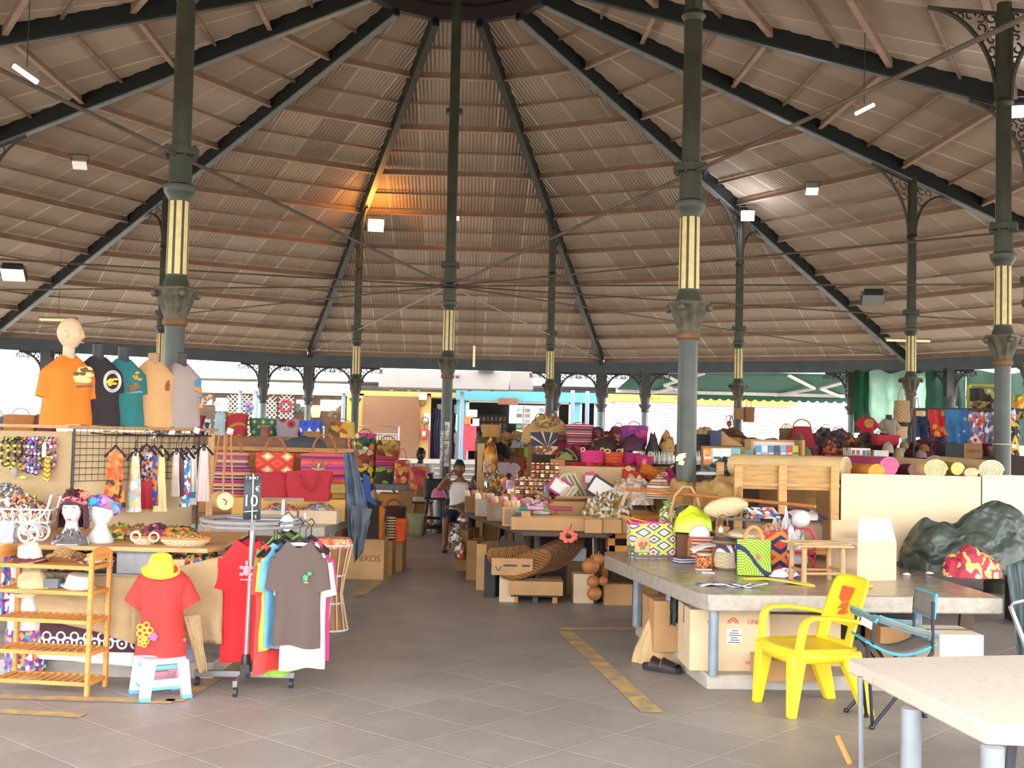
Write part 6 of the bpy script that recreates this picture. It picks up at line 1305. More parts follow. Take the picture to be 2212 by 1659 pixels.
# ---- red shirt mannequin on plastic stool
Q = on(337, 1514); Q.y += .15; Q.x -= .02
PK = mat('f0b4c2', .4, 0, .04); WB = mat('eeeaf0', .4, 0, .03); BL = mat('5aa8e0', .4)
r = T('plastic_stool', 'pink, white and blue plastic stool carrying the red shirt mannequin', 'stool', Q, .55)
hS = .25
for i, (sx, sy) in enumerate(((-1, -1), (1, -1), (1, 1), (-1, 1))):
    mb = MB(); mb.loft([[(sx*.128+a_*.03, sy*.128+b_*.03, 0.02) for a_, b_ in ((-1, -1), (1, -1), (1, 1), (-1, 1))], [(sx*.1+a_*.038, sy*.1+b_*.038, hS-.01) for a_, b_ in ((-1, -1), (1, -1), (1, 1), (-1, 1))]]); mb.obj('leg', WB if i in (0, 3) else PK, r, bev=.008)
    mb = MB(); mb.box((sx*.129, sy*.129, .012), (.064, .064, .024)); mb.obj('foot', BL, r, bev=.004)
for k, (x, y, lx, ly) in enumerate(((0, -1, 1, 0), (1, 0, 0, 1), (0, 1, 1, 0), (-1, 0, 0, 1))):
    mb = MB(); mb.box((x*.122, y*.122, .1), (.22 if lx else .018, .22 if ly else .018, .05)); mb.obj('side_rail', WB if k in (0, 3) else PK, r)
    mb = MB(); mb.box((x*.126, y*.126, .072), (.2 if lx else .014, .2 if ly else .014, .018)); mb.box((x*.115, y*.115, .2), (.17 if lx else .014, .17 if ly else .014, .025)); mb.obj('blue_edge', BL, r)
mb = MB(); mb.loft([sring(.135, .135, hS-.03, .35), sring(.138, .138, hS-.01, .35), sring(.13, .13, hS+.005, .35)]); mb.obj('seat', PK, r)
TEER = mat('dc2c28', .85, 0, .05, 6)
r = T('shirt_mannequin', 'coral red shirt with a yellow flower print on the bust on the plastic stool', 'mannequin', Q+Vec((-.005, 0, hS+.008)), .12)
mb = MB(); tee_mesh(mb, .31, .56, .1, .14, .12, .16, 1.02, .012, .8, 3, .07, flare=1.0); mb.obj('shirt', TEER, r, sharp=70)
mb = MB(); mb.lathe([(.09, .45), (.06, .5), (.05, .6)], 18); mb.obj('neck', PLASW, r)
mb = MB(); mb.loft([sring(.15, .09, .0, .9), sring(.15, .09, .1, .9)]); mb.obj('base', PLASW, r)
def flower(mb, x, z, R_, n=5):
    for i in range(n): 
        a_ = 2*PI*i/n; mb.tube([(x+R_*math.cos(a_)*.75+R_*.38*math.cos(q), -.115, z+R_*math.sin(a_)*.75+R_*.38*math.sin(q)) for q in [2*PI*j/10 for j in range(10)]], .0055, 5, True)
    mb.tube([(x+R_*.3*math.cos(q), -.115, z+R_*.3*math.sin(q)) for q in [2*PI*j/10 for j in range(10)]], .005, 5, True)
prt(r, 'flower_print', mat('f5c832', .7), lambda mb: (flower(mb, -.085, .17, .045), flower(mb, -.09, .1, .03)))
prt(r, 'violet_print', mat('b070c0', .7), lambda mb: flower(mb, -.03, .13, .02))
hat('bright yellow bucket hat on the red shirt bust', r.location+Vec((-.005, -.05, .535)), .08, .1, mat('fbd53a', .8, 0, .04), tilt=(.35, .12), brim=1.5, name='bucket_hat')
# ---- round clothes rack with shirts
CH = mat('b4b7be', .2, .6, .03); RP_ = on(537, 1478); r = T('clothes_rack', 'round chrome clothes rack on castors hung with shirts', 'rack', (RP_.x, 7.72, 0)); RC = Vec((RP_.x, 7.72, 0))
zR = 1.1; RR = .335
mb = MB(); mb.bar((-.34, .02, .085), (.32, .02, .085), .03, .04); mb.bar((0.0, -.3, .085), (.0, .34, .085), .03, .04); mb.obj('base_bar', mat('8f9094', .3, .8), r, bev=.003)
for x, y in ((-.32, .02), (.3, .02), (0.0, -.27), (.0, .32)):
    mb = MB(); mb.cyl((x-.012, y, .03), (x+.012, y, .03), .03, n=16); mb.cyl((x, y, .03), (x, y, .075), .008); mb.obj('castor', mat('26262a', .5), r)
mb = MB(); mb.cyl((0, 0, .06), (0.02, 0, zR+.04), .019, n=16); mb.obj('pole', CH, r); mb = MB(); mb.box((0, 0, .11), (.06, .06, .09)); mb.lathe([(.03, .15), (.03, .2), (.022, .22)], 16); mb.obj('clamp', mat('222226', .4), r)
mb = MB(); mb.tube([(RR*math.cos(q)+.02, RR*math.sin(q), zR) for q in [2*PI*j/48 for j in range(48)]], .013, 8, True); mb.tube([(RR*math.cos(q)+.02, RR*math.sin(q), zR-.03) for q in [2*PI*j/48 for j in range(48)]], .011, 8, True)
for a_ in (.3, .3+PI*2/3, .3+PI*4/3): mb.cyl((.02, 0, zR), (RR*math.cos(a_)+.02, RR*math.sin(a_), zR), .008)
mb.obj('ring', CH, r)
for i, a_ in enumerate((-.68, .3)):
    q = RC+Vec((.02+RR*math.cos(a_), RR*math.sin(a_), zR)); mb = MB(); mb.lathe([(.012, -.004), (.052, -.004), (.052, .004), (.012, .004)], 24); o = tag(mb.obj('size_disc', PLASW, loc=q, rot=(PI/2, .25, a_+PI/2)), ('nearer', 'farther')[i]+' white round size marker on the clothes rack ring', 'disc', 'white size discs')
def rackshirt(lb, px, pytop, pybot, Y, w, m, rz, seed, name='t_shirt', sl=.13, prints=None, t=.028, drop=1.36, nw=.15):
    p = at(px, pytop, Y); L = p.z-at(px, pybot, Y).z; r = T(name, lb, 'shirt', (p.x, Y, p.z-L), rz)
    mb = MB(); tee_mesh(mb, w, L, t, nw, sl, .19, drop, .016, .95, seed, .07, scoop=.05); mb.obj('fabric', m, r, sharp=70)
    hanger(r, L+.02, .3); return r, L
r, L = rackshirt('bright red t-shirt with a pink turtle print at the left of the clothes rack', 537, 1165, 1428, 7.74, .33, mat('d9161f', .85, 0, .05), .1, 1, sl=.15)
prt(r, 'turtle_print', mat('f0a0b0', .7), lambda mb: (mb.ball((.0, -.05, L-.2), (.022, .008, .035), 10), [mb.ball((sx*.03, -.05, L-.2+sz), (.018, .006, .012), 8) for sx in (-1, 1) for sz in (-.025, .02)], mb.ball((0, -.05, L-.15), (.01, .006, .016), 8), mb.box((0, -.05, L-.26), (.08, .004, .008))))
rackshirt('coral t-shirt seen edge-on beside the brown one on the clothes rack', 592, 1175, 1450, 7.5, .3, mat('e23430', .85, 0, .05), 1.05, 2)
rackshirt('yellow t-shirt edge between the coral and blue ones on the rack', 598, 1175, 1400, 7.52, .32, mat('f2cc2a', .85), 1.15, 3)
rackshirt('sky blue t-shirt edge pressed behind the brown one', 607, 1172, 1398, 7.47, .28, mat('5aa0cc', .85), 1.0, 4)
rackshirt('lime green t-shirt mostly hidden behind the brown one', 615, 1165, 1455, 7.58, .3, mat('8ac03a', .85), .9, 5)
rackshirt('olive green t-shirt collar showing behind the brown one', 622, 1150, 1380, 7.72, .34, mat('6a8a3a', .85), .3, 6)
rackshirt('cream t-shirt longer than and behind the brown one', 660, 1172, 1445, 7.43, .29, mat('e6e2cf', .85, 0, .04), .12, 7, sl=.16)
rackshirt('magenta pink t-shirt at the right of the clothes rack', 672, 1165, 1418, 7.6, .32, mat('cf2a6e', .85, 0, .05), -.5, 8, sl=.16)
r, L = rackshirt('dark brown t-shirt with a small green palm print at the front of the rack', 647, 1168, 1397, 7.33, .295, mat('54443f', .85, 0, .05), .05, 9, sl=.15)
prt(r, 'palm_print', mat('3aa06a', .7), lambda mb: (mb.ball((.05, -.046, L-.22), (.017, .006, .014), 8), mb.ball((.075, -.046, L-.2), (.015, .006, .013), 8), mb.ball((.045, -.046, L-.235), (.012, .006, .01), 8)))
prt(r, 'palm_trunk', mat('c89a5a', .7), lambda mb: (mb.bar((.055, -.048, L-.25), (.06, -.048, L-.225), .006), mb.box((.055, -.048, L-.255), (.03, .004, .006))))
mb = MB(); mb.lathe([(.075, L-.03), (.07, L-.012)], 20, ay=.35, cap=False); mb.obj('neckband', mat('d6d0d4', .8), r)
# chalk board sign
p = at(548, 1100, 7.66); r = T('chalkboard_sign', 'tall slate price sign chalked with a large 10 on the clothes rack', 'sign', (p.x, 7.6, zR+.01), -.15)
mb = MB(); mb.grid(lambda u, v: (-.058+.116*u, .012*math.sin(PI*u), .0+.29*v), 6, 3); mb.obj('board', mat('33383d', .6, 0, .2, 12), r, solid=.006)
CHK = mat('e8eaec', .8); text('10', .105, r, (-.006, -.012, .12), CHK); text('€', .045, r, (.04, -.012, .2), CHK, name='euro_mark'); text('T SHIRT', .026, r, (0, -.01, .27), CHK); text('3 S', .03, r, (.02, -.01, .02), CHK)
mb = MB(); mb.bar((-.045, -.012, .05), (.045, -.012, .06), .003, .005); mb.obj('chalk_line', CHK, r)
mb = MB(); mb.cyl((.01, -.014, -.05), (.01, -.014, .3), .004, n=6); mb.obj('holder', mat('c8ccd0', .3, .8), r)
# djembe drum stand behind rack
def djembe(lb, px, pyb, pyt, m, cs):
    p = on(px, pyb); zt = at(px, pyt, p.y).z; r = T('rope_drum', lb, 'drum', p); h = zt
    MB().lathe([(.14, 0), (.13, .02), (.07, h*.35), (.06, h*.45), (.1, h*.62), (.14, h*.85), (.15, h*.92)], 20).obj('shell', mat('8a5a34', .5, 0, .2, 10), r)
    mb = MB(); 
    for z, R_ in ((.015, .145), (h*.3, .083), (h*.93, .165), (h*.6, .1)): mb.tube([(R_*math.cos(q), R_*math.sin(q), z) for q in [2*PI*j/20 for j in range(20)]], .009, 6, True)
    mb.obj('ring', PLASW, r); mb = MB()
    for j in range(12):
        a_ = 2*PI*j/12; mb.tube([(.145*math.cos(a_), .145*math.sin(a_), .02), (.088*math.cos(a_+.1), .088*math.sin(a_+.1), h*.4), (.11*math.cos(a_), .11*math.sin(a_), h*.6), (.165*math.cos(a_), .165*math.sin(a_), h*.92)], .006, 5)
    mb.obj('rope', mat('d8b890', .8), r)
    MB().lathe([(.155, h*.9), (.165, h*.95), (.15, h), (.01, h+.004)], 22).obj('skin', cs, r)
djembe('tall white-roped drum with an orange flowered top behind the clothes rack', 714, 1362, 1162, None, pm('patch', ['f0803a', 'f0c0a0', 'd84a4a', 'f09a4a'], 24, bump=0))
p = on(727, 1258); r = T('small_drum', 'small round drum lying on its side at the foot of the cardboard boxes', 'drum', (p.x, p.y+.05, .08)); mb = MB(); mb.cyl((0, -.06, 0), (0, .06, 0), .08, n=20); mb.obj('shell', mat('9a8c80', .8, 0, .2), r); mb = MB(); mb.cyl((0, -.066, 0), (0, -.06, 0), .072, n=20); mb.ball((0, -.068, 0), (.012, .006, .012), 8); mb.obj('skin', mat('b8aca0', .8), r)
# ================================================================ SECOND LEFT STALL
def bagpx(lb, x0, y0, x1, y1, Y, m, rz=0, dep=.14, hn=2, hh=None, top=1.08, hm=None, group=None, name='tote_bag', cat='bag', lean=0, hr=.008):
    p = at((x0+x1)/2, y1, Y); w = S(x1-x0, Y)/((1+top)/2); h = S(y1-y0, Y)
    return tote(lb, p, w, h, dep, m, rz, hm, hh, top, name, cat, group, lean, hn=hn, hr=hr)
def block(lb, x0, y0, x1, y1, Y, dep, m, name='crate', cat='crate', zmin=0.0, rz=0, bev=.004, **kw):
    a, b = at(x0, (y0+y1)/2, Y), at(x1, (y0+y1)/2, Y); zt, zb = at((x0+x1)/2, y0, Y).z, (at((x0+x1)/2, y1, Y).z if zmin is None else zmin)
    mb = MB(); mb.box((0, 0, (zt-zb)/2), (b.x-a.x, dep, zt-zb)); return tag(mb.obj(name, m, loc=((a.x+b.x)/2, Y+dep/2, zb), rz=rz, bev=bev), lb, cat)
def cpx(lb, x0, y0, x1, y1, Y, dep, m=None, rz=0, zmin=None, **kw):
    a, b = at(x0, y1, Y), at(x1, y1, Y); zt = at((x0+x1)/2, y0, Y).z; zb = a.z if zmin is None else zmin
    return carton(lb, ((a.x+b.x)/2, Y+dep/2, zb), b.x-a.x, dep, zt-zb, rz, m, **kw)
def hpx(lb, x0, y0, x1, y1, Y, dep, m, seed, name, cat, **kw):
    p = at((x0+x1)/2, y1, Y); return heap(lb, (p.x, Y+dep/2, p.z), S(x1-x0, Y), dep, S(y1-y0, Y)*1.1, m, seed, name, cat, **kw)
q0, q1 = on(702, 1137, ZS), on(760, 1115, ZS)
slab_table('stone slab table of the second left stall with red bags on it', [(-5.2, q0.y), (q0.x-.12, q0.y-.05), (q0.x, q0.y), (q1.x, q1.y), (q1.x-.1, 14.6), (-5.2, 14.6)], ZS, .11, [(q0.x-.25, q0.y+.3), (q1.x-.25, q1.y+.2), (-3.6, 12.4)], SLABM, GPIPE)
WDB = wood('7d4a22', '58300f', 2); WDR = wood('b9803c', '8a5a24')
block('brown wooden back board of the second left stall behind the red bags', 430, 978, 742, 1080, 13.6, .06, wood('a8671f', '834a12', 2), 'wooden_board', 'board', ZS)
block('pale wooden top rail above the hung red bags', 455, 966, 764, 976, 13.5, .1, WDR, 'hanging_rail', 'rail', zmin=None)
block('dark brown upper board behind the rail of the second left stall', 470, 946, 615, 968, 13.9, .05, WDB, 'plank_board', 'board', ZS)
hpx('dark grey cushion roll lying behind the bag rail', 606, 946, 700, 968, 13.75, .4, mat('3d444c', .9), 3, 'cushion', 'cushion', n=24, amp=.1)
block('brown crate holding up the dark grey cushion', 606, 968, 700, 1060, 13.95, .3, WDB, 'crate', 'crate', ZS)
RB = mat('b3202c', .85, 0, .12, 30, .4, 120)
r = bagpx('plain red woven tote behind the chalkboard sign', 552, 1022, 628, 1076, 12.7, RB, .05, hn=0); 
r = bagpx('plain red woven tote with a drooping handle, right of the first red one', 619, 1018, 714, 1081, 12.6, RB, -.08, hn=0, top=1.12)
mb = MB(); mb.tube([(-.08, -.1, .29), (-.03, -.11, .15), (.05, -.11, .1), (.1, -.11, .16), (.13, -.1, .29)], .009, 6); mb.obj('handle', mat('8e1a24', .7), r)
block('yellow pine box under the plain red totes', 500, 1077, 745, 1112, 12.62, .5, mat('d8a04a', .7, 0, .1), 'pine_box', 'box', ZS)
bagpx('red tote with white and gold diamond pattern hanging on the rail', 552, 978, 634, 1030, 13.2, pm('diamond', ['f0e8e0', 'e0b04a', 'd8322e', 'd8322e', 'e8542e', 'd8322e'], 6.5, sx=4.5), 0, .1, hh=.2, hm=mat('a05a2a', .6))
r = bagpx('pink, orange and purple striped tote with a straw flower on the rail', 650, 980, 747, 1046, 13.15, pm('sz', ['e0357e', 'e8642a', 'd82a6a', '5a2a5a', 'e8502e', 'e0357e', '7a3a6a'], 5), .05, .12, hh=.24, hm=mat('a05a2a', .6))
mb = MB()
for i in range(5): a_ = 2*PI*i/5+.3; mb.bar((-.05, -.075, .16), (-.05+.075*math.cos(a_), -.085, .16+.075*math.sin(a_)), .03, .012)
mb.obj('straw_flower', mat('d8b884', .8), r); mb = MB()
for a_ in (.7, 1.3, 2.2, 2.7): mb.bar((-.05, -.078, .16), (-.05+.15*math.cos(a_), -.085, .16+.13*math.sin(a_)), .025, .008)
mb.obj('leaves', mat('7a9a3a', .8), r)
bagpx('purple and orange banded tote above the striped one at the left of the rail', 470, 977, 536, 1020, 13.2, pm('sz', ['8a3a5a', 'c8885a', 'a84a5a', '6a3a6a', 'd8a07a', '8a4a5a'], 6), 0, .1, hh=.2, hm=mat('a05a2a', .6))
bagpx('navy, purple and tan striped tote behind the straw drum bag', 455, 1008, 540, 1078, 12.9, pm('sz', ['2a1a4a', 'c8a880', 'd87a3a', '5a2a6a', 'b82a6a', '1a1a3a', 'c89a6a'], 8), .1, .14, hn=0)
bagpx('maroon and cream checked tote left of the plain red one', 528, 1030, 556, 1078, 12.75, pm('diamond', ['e8d0a8', '6a1a2a', '6a1a2a'], 5), 0, .1, hn=0)
for i, (x0, x1, lb, cs) in enumerate(((560, 640, 'long cardboard tray of bracelets behind the chalkboard', ['d8b04a', 'c83a6a', '3a4ac0', '7ab03a', 'd8a080']), (645, 726, 'cardboard tray of coloured bracelets at the table corner', ['5ab04a', 'c83a6a', '3a6ac0', 'd8a04a', 'a8b0a0']))):
    r = cpx(lb, x0, 1103, x1, 1134, 12.25, .34, CARD_L, 0, ZS, opened=True, flaps=(0, 0, 0, 0)); hpx('bracelets in the '+lb, x0+4, 1092, x1-4, 1112, 12.28, .28, pm('patch', cs, 22, bump=0), i+2, 'bracelets', 'jewellery', n=24, k=8)
p = at(612, 1120, 12.1); r = T('rail_stand', 'low steel T-shaped stand with a horizontal bar behind the clothes rack', 'stand', (p.x, 12.1, ZS)); h = at(620, 1079, 12.1).z-ZS
mb = MB(); mb.cyl((0, 0, 0), (0, 0, h), .022); mb.obj('post', mat('b8bcc2', .3, .8), r); mb = MB(); mb.box((.0, 0, h), (.42, .035, .035)); mb.obj('bar', mat('9a8a7a', .35, .7), r)
block('yellow foam corner block at the right end of the second stall', 712, 1046, 762, 1066, 12.9, .3, mat('e8c468', .8), 'foam_block', 'foam', zmin=None)
block('pine box standing under the yellow foam block', 716, 1066, 745, 1114, 12.95, .25, mat('d09a48', .8), 'pine_box', 'box', ZS)
drape('grey blue denim jacket hanging at the end of the second left stall', (at(742, 978, 12.75), at(764, 976, 12.75), at(752, 1180, 12.7), at(800, 1130, 12.7)), mat('5b6a80', .9, 0, .35, 5), 'hanging_jacket', 'jacket', .07, 2, seed=3)
drape('lower tail of grey denim cloth hanging before the orange basket', (at(756, 1090, 12.5), at(803, 1100, 12.5), at(764, 1218, 12.5), at(782, 1195, 12.5)), mat('5a6472', .9, 0, .35, 5), 'hanging_cloth', 'cloth', .06, 2, seed=9)
mb = MB(); a_ = [at(784, 1022, 13.4), at(799, 1030, 13.4), at(800, 1072, 13.4), at(814, 1088, 13.4), at(812, 1093, 13.4), at(786, 1078, 13.4)]; c0 = a_[0]
mb.prism([(q.x-c0.x, q.z-c0.z) for q in a_], 0, .06); tag(mb.obj('blue_board', mat('1f4fa8', .7), loc=c0), 'blue foam board behind the grey jacket', 'board')
block('dark crate behind the blue foam board', 782, 1085, 818, 1165, 13.55, .3, mat('2a2018', .9), 'crate', 'crate', 0)
# cartons, orange basket and bin in the aisle
r = cpx('large brown carton on the floor under the orange basket', 738, 1165, 828, 1252, 13.45, .75, CARD, 0, 0.0); text('MIXOS', .1, r, (.05, -.378, .24), mat('6a4a2a', .8))
for i, (x0, x1, lb) in enumerate(((832, 846, 'narrow carton just right of the large one under the orange basket'), (850, 868, 'narrow carton at the aisle end of the carton row'))):
    cpx(lb, x0, 1168, x1, 1248-i*8, 13.85+i*.4, .5, CARD_D, 0, 0.0); mb = MB()
p = at(806, 1166, 13.65); r = rbasket('tall bright orange plaited basket with a floppy lid on the big carton', (p.x, 13.7, at(806, 1166, 13.65).z), .115, .32, weave('f08a1a', 'c8640e', 110), ears=0, top=1.02)
mb = MB(); mb.lathe([(.125, .31), (.13, .34), (.12, .37), (.09, .4), (.07, .385), (.01, .38)], 24); mb.obj('lid', weave('f08a1a', 'c8640e', 110), r)
p = at(860, 1170, 14.2); r = rbasket('orange red plastic bin on the narrow carton at the aisle', (p.x, 14.25, p.z), .085, .27, mat('e8521c', .5), ears=0, top=1.15)
p = at(842, 1166, 13.9); rbasket('black and cream striped basket between the orange basket and the red bin', (p.x, 13.98, p.z), .055, .26, pm('sz', ['2a1a18', 'c8a87a'], 30), ears=0, top=1.05)
p = at(850, 1120, 15.2); r = rbasket('dark brown basket with curved handles behind the orange bin', (p.x, 15.3, p.z-.05), .14, .2, mat('3a2018', .7), ears=0, top=1.1); mb = MB(); mb.tube([(.1*math.cos(q), -.1, .18+.12*math.sin(q)) for q in [PI*i/10 for i in range(11)]], .014, 6); mb.obj('handle', mat('6a4030', .6), r)
block('dark crate under the dark brown basket', 832, 1124, 872, 1175, 15.35, .4, mat('2a1c12', .9), 'crate', 'crate', 0)
p = on(899, 1157); r = T('waste_bin', 'pale green plastic bin on the aisle floor left of the black stool', 'bin', (p.x, p.y+.15, 0)); MB().lathe([(.12, 0), (.13, .02), (.165, .33), (.175, .34), (.172, .35), (.155, .33), (.11, .03), (.01, .03)], 22).obj('body', mat('a8ac7c', .5), r)
# small wooden stool with cushion, black stool with bag
def stool(lb, px, py, h, w, m, seatm, cush=None, Y=None, legs2=None):
    p = on(px, py); r = T('stool', lb, 'stool', (p.x, p.y+w*.4, 0))
    for sx in (-1, 1):
        for sy in (-1, 1): mb = MB(); mb.cyl((sx*w*.5, sy*w*.5, 0), (sx*w*.38, sy*w*.38, h-.03), .022, n=8); mb.obj('leg', legs2 or m, r)
    for z in (.2*h, .45*h):
        mb = MB(); k = w*(.5-.12*z/h)
        for a_, b_ in (((-k, -k), (k, -k)), ((k, -k), (k, k)), ((k, k), (-k, k)), ((-k, k), (-k, -k))): mb.cyl((*a_, z), (*b_, z), .014, n=6)
        mb.obj('stretcher', m, r)
    MB().box((0, 0, h-.015), (w, w, .03)).obj('seat', seatm, r, bev=.006)
    if cush: mb = MB(); mb.loft([sring(w*.46, w*.46, h, .4), sring(w*.5, w*.5, h+.03, .4), sring(w*.46, w*.46, h+.07, .4)]); mb.obj('cushion', cush, r)
    return r, h
stool('wooden stool with a dark seat and cream cushion left of the black stool', 911, 1146, .5, .36, wood('8a5a2a', '5a3818', 2), mat('1c1a1c', .6), mat('d8c4a0', .9))
r, h = stool('tall black stool with pale feet holding a black bag in the aisle', 938, 1157, .62, .36, mat('15130f', .5), mat('15130f', .5))
p = r.location; o = tote('black open bag on the tall black stool', (p.x, p.y, .63), .4, .3, .34, mat('171316', .7), 0, hn=0, top=1.05)
heap('bright pink cloth stuffed in front of the black bag on the stool', (p.x+.06, p.y-.22, .63), .26, .1, .16, mat('f07aa8', .85), 4, 'pink_cloth', 'cloth', n=22)
# ---- back row bag counter on the left
block('long brown counter board at the back left carrying a row of bags', 380, 943, 745, 1000, 16.2, .7, WDB, 'counter', 'counter', 0)
mar = '7a1426'
bagpx('maroon bag with a yellow disc print, leftmost in the back row of bags', 411, 898, 441, 944, 16.4, pm('spots', ['c8902a', mar, mar], 2.4), 0, .14, hn=0)
for (x0, x1, y0, y1, c, lb) in ((440, 456, 903, 940, pm('noise', ['23262e', 'e0dcd8', '1c1e26'], 9), 'dark child shirt with a white print in the back row'), (461, 488, 888, 942, mat('a8c4cc', .9), 'pale blue shirt hung in the back row of bags')):
    p = at((x0+x1)/2, y1, 16.3); r = T('child_shirt', lb, 'shirt', p); mb = MB(); tee_mesh(mb, S(x1-x0, 16.3)*.85, S(y1-y0, 16.3), .04, .07, .05, .08, .9, .008, 1, 3, .04); mb.obj('fabric', c, r)
bagpx('square red box bag with gold rings in the back row', 488, 893, 533, 944, 16.4, pm('rings', ['a8781e', 'a81a22', 'a81a22', 'a81a22'], 6), 0, .16, hn=0)
bagpx('green and yellow triangle tote in the back row above the brown drum', 540, 904, 600, 944, 16.6, pm('diamond', ['d8c82a', '4a7a2a', '2a5a8a', '2a5a3a', 'c8b82a'], 7, sx=8), 0, .16, hn=0, top=1.2)
p = at(569, 946, 16.2); r = T('small_drum', 'small brown drum in front of the green triangle tote', 'drum', (p.x, 16.3, p.z)); MB().lathe([(.06, 0), (.07, .02), (.055, .08), (.075, .15), (.08, .16)], 16).obj('shell', mat('8a4a34', .6), r); MB().lathe([(.078, .158), (.07, .17), (.01, .172)], 16).obj('skin', mat('c89a7a', .7), r)
bagpx('grey tote with red-ringed black circles in the back row', 597, 906, 648, 950, 16.4, pm('spots', ['1a1416', '1a1416', 'a81c2c', '8a8088', '8a8088', '8a8088'], 5), 0, .16, hn=0)
bagpx('bright blue tote with white diamonds in the back row', 648, 909, 694, 946, 16.4, pm('diamond', ['e8e4d0', '2a4ac8', '2a4ac8', '1f3aa8'], 5, sx=8), 0, .14, hn=0, top=1.15)
cpx('small brown carton under the bright blue tote front', 655, 932, 690, 950, 16.25, .12, CARD_D)
bagpx('yellow flowered backpack with a dark label in the back row', 710, 912, 766, 946, 16.6, pm('patch', ['c89a2a', 'd8b84a', '6a4a1a', 'b03a2a', 'c8a03a'], 8), 0, .2, hn=1, hh=.06, top=.95)
bagpx('red patterned box bag under the yellow flowered backpack', 716, 946, 764, 970, 16.55, pm('patch', ['8a1a24', 'c85a3a', 'a82a2a', 'd8a05a'], 12), 0, .2, hn=0, top=1)
block('brown crate under the red patterned box bag', 716, 970, 764, 1040, 16.6, .3, WDB, 'crate', 'crate', 0)
for i, (x0, x1, y0, c, lb) in enumerate(((-20, 10, 900, '5a6488', 'blue grey bag behind the orange mannequin at the far left'), (8, 78, 896, 'a8682a', 'brown rounded bag behind the orange mannequin'), (80, 118, 896, '5a1a24', 'dark maroon bag behind the orange mannequin'))):
    bagpx(lb, x0, y0, x1, 940, 14.5, mat(c, .8), 0, .16, hn=1, hh=.1, hr=.006)
block('dark counter behind the burlap board at the far left', -40, 938, 130, 960, 14.4, .4, WDB, 'counter', 'counter', 0)
# ---- far bag stack and table at the end of the aisle
q = at(840, 1046, 22); slab_table('low grey stone table at the far end of the aisle under stacked bags', [(at(745, 1046, 22).x, 21.9), (at(882, 1046, 22).x, 21.9), (at(882, 1046, 22).x, 23.2), (at(745, 1046, 22).x, 23.2)], ZS, .11, [(at(850, 1060, 22.2).x, 22.2)], mat('6f6f68', .8), GPIPE)
STK = [('green, black and pink print backpack on top of the left far stack', 764, 936, 812, 970, ['1f5a34', 'c82a7a', 'e8e0d0', '2a7a3a', '14241a', 'e87a2a']), ('brown diamond patterned bag in the middle of the left far stack', 764, 970, 811, 1006, ['8a3a1a', 'd8b080', 'c8502a', '6a2a14', 'a86a2a']), ('black and yellow print bag at the bottom of the left far stack', 768, 1007, 810, 1041, ['14120e', 'e8c41a', '1c1a14', 'd8b01a']),
       ('yellow and brown print backpack on top of the right far stack', 811, 951, 863, 984, ['a8842a', 'c8a03a', '4a2a14', '8a5a1a', 'a82a1a']), ('red and pink striped bag in the middle of the right far stack', 811, 984, 860, 1010, ['a81c3a', 'd83a6a', '2a2a6a', 'c82a3a']), ('dark bag with a lime flower patch at the bottom of the right far stack', 809, 1008, 851, 1041, ['2a2a1c', '7ab01a', '23221a', '2a2a1c'])]
for i, (lb, x0, y0, x1, y1, cs) in enumerate(STK): bagpx(lb, x0, y0, x1, y1+(3 if i not in (2, 5) else 5), 22.4, pm('patch' if i != 4 else 'sz', cs, 7 if i != 4 else 9, bump=0), 0, .3, hn=1, hh=.1, top=1.0, hr=.012)
bagpx('tall red and yellow paper-like bag right of the far stacks', 852, 994, 884, 1044, 22.2, pm('patch', ['b02a2a', 'd8a02a', 'c8503a', 'e0c090', 'a82a3a'], 8, bump=0), .1, .2, hh=.25)
for i, (x0, y0, x1, y1, Y, m, lb) in enumerate(((816, 1066, 858, 1120, 21.9, mat('b87a2a', .8), 'orange brown carton under the far grey table'), (858, 1060, 894, 1125, 21.4, CARD_D, 'tall brown carton at the right of the far grey table'), (890, 1058, 922, 1130, 21.9, CARD, 'brown carton under the orange red bag before the woman in white'))):
    cpx(lb, x0, y0, x1, y1, Y, .5, m, 0, 0)
p = at(905, 1057, 21.9); bagpx('orange red print bag on a carton in front of the seated woman in white', 886, 1009, 921, 1057, 22.0, pm('patch', ['c85a1e', 'b02a3a', 'd87a2a', 'c83a5a', '8a3a2a'], 7, bump=0), 0, .2, hn=0)
for x, y, Y, m, lb in ((797, 1062, 20, '5a2a6a', 'purple round bundle under the far grey table'), (804, 1078, 19.5, 'c8a070', 'tan ball-shaped bundle behind the blue board'), (808, 1095, 19, '8a7a4a', 'olive bundle behind the orange basket')):
    hpx(lb, x-14, y-14, x+14, y+16, Y, .3, mat(m, .9), int(x), 'bundle', 'bundle', n=18, amp=.1); block('dark crate under the '+lb, x-14, y+16, x+14, y+60, Y+.05, .3, mat('221a14', .9), 'crate', 'crate', 0)
# paper notices on central column
for i, (x, y0, y1, dx, c) in enumerate(((964, 911, 950, .0, 'e4dcd8'), (962, 952, 1000, .01, 'dcd8cc'), (966, 1000, 1008, .0, 'e8e6e4'), (953, 930, 975, -.02, 'c8bca8'), (950, 970, 996, -.02, 'd0c4bc'))):
    p0, p1 = at(x, y0, 19.88), at(x, y1, 19.88); R_ = .1; a0 = -.55 if i < 3 else -1.25; mb = MB()
    mb.grid(lambda u, v: (R_*math.sin(a0+.9*u+(.35 if i < 3 else 0)), -R_*math.cos(a0+.9*u+(.35 if i < 3 else 0)), (p1.z-p0.z)*(1-v)), 6, 2)
    tag(mb.obj('paper_notice', pm('noise', [c, c, '8a8480', c], 12, bump=0), loc=(CX, CY, p0.z)), ('top', 'middle', 'lowest', 'upper left', 'lower left')[i]+' paper notice pasted on the central column', 'notice', 'notices on the central column')
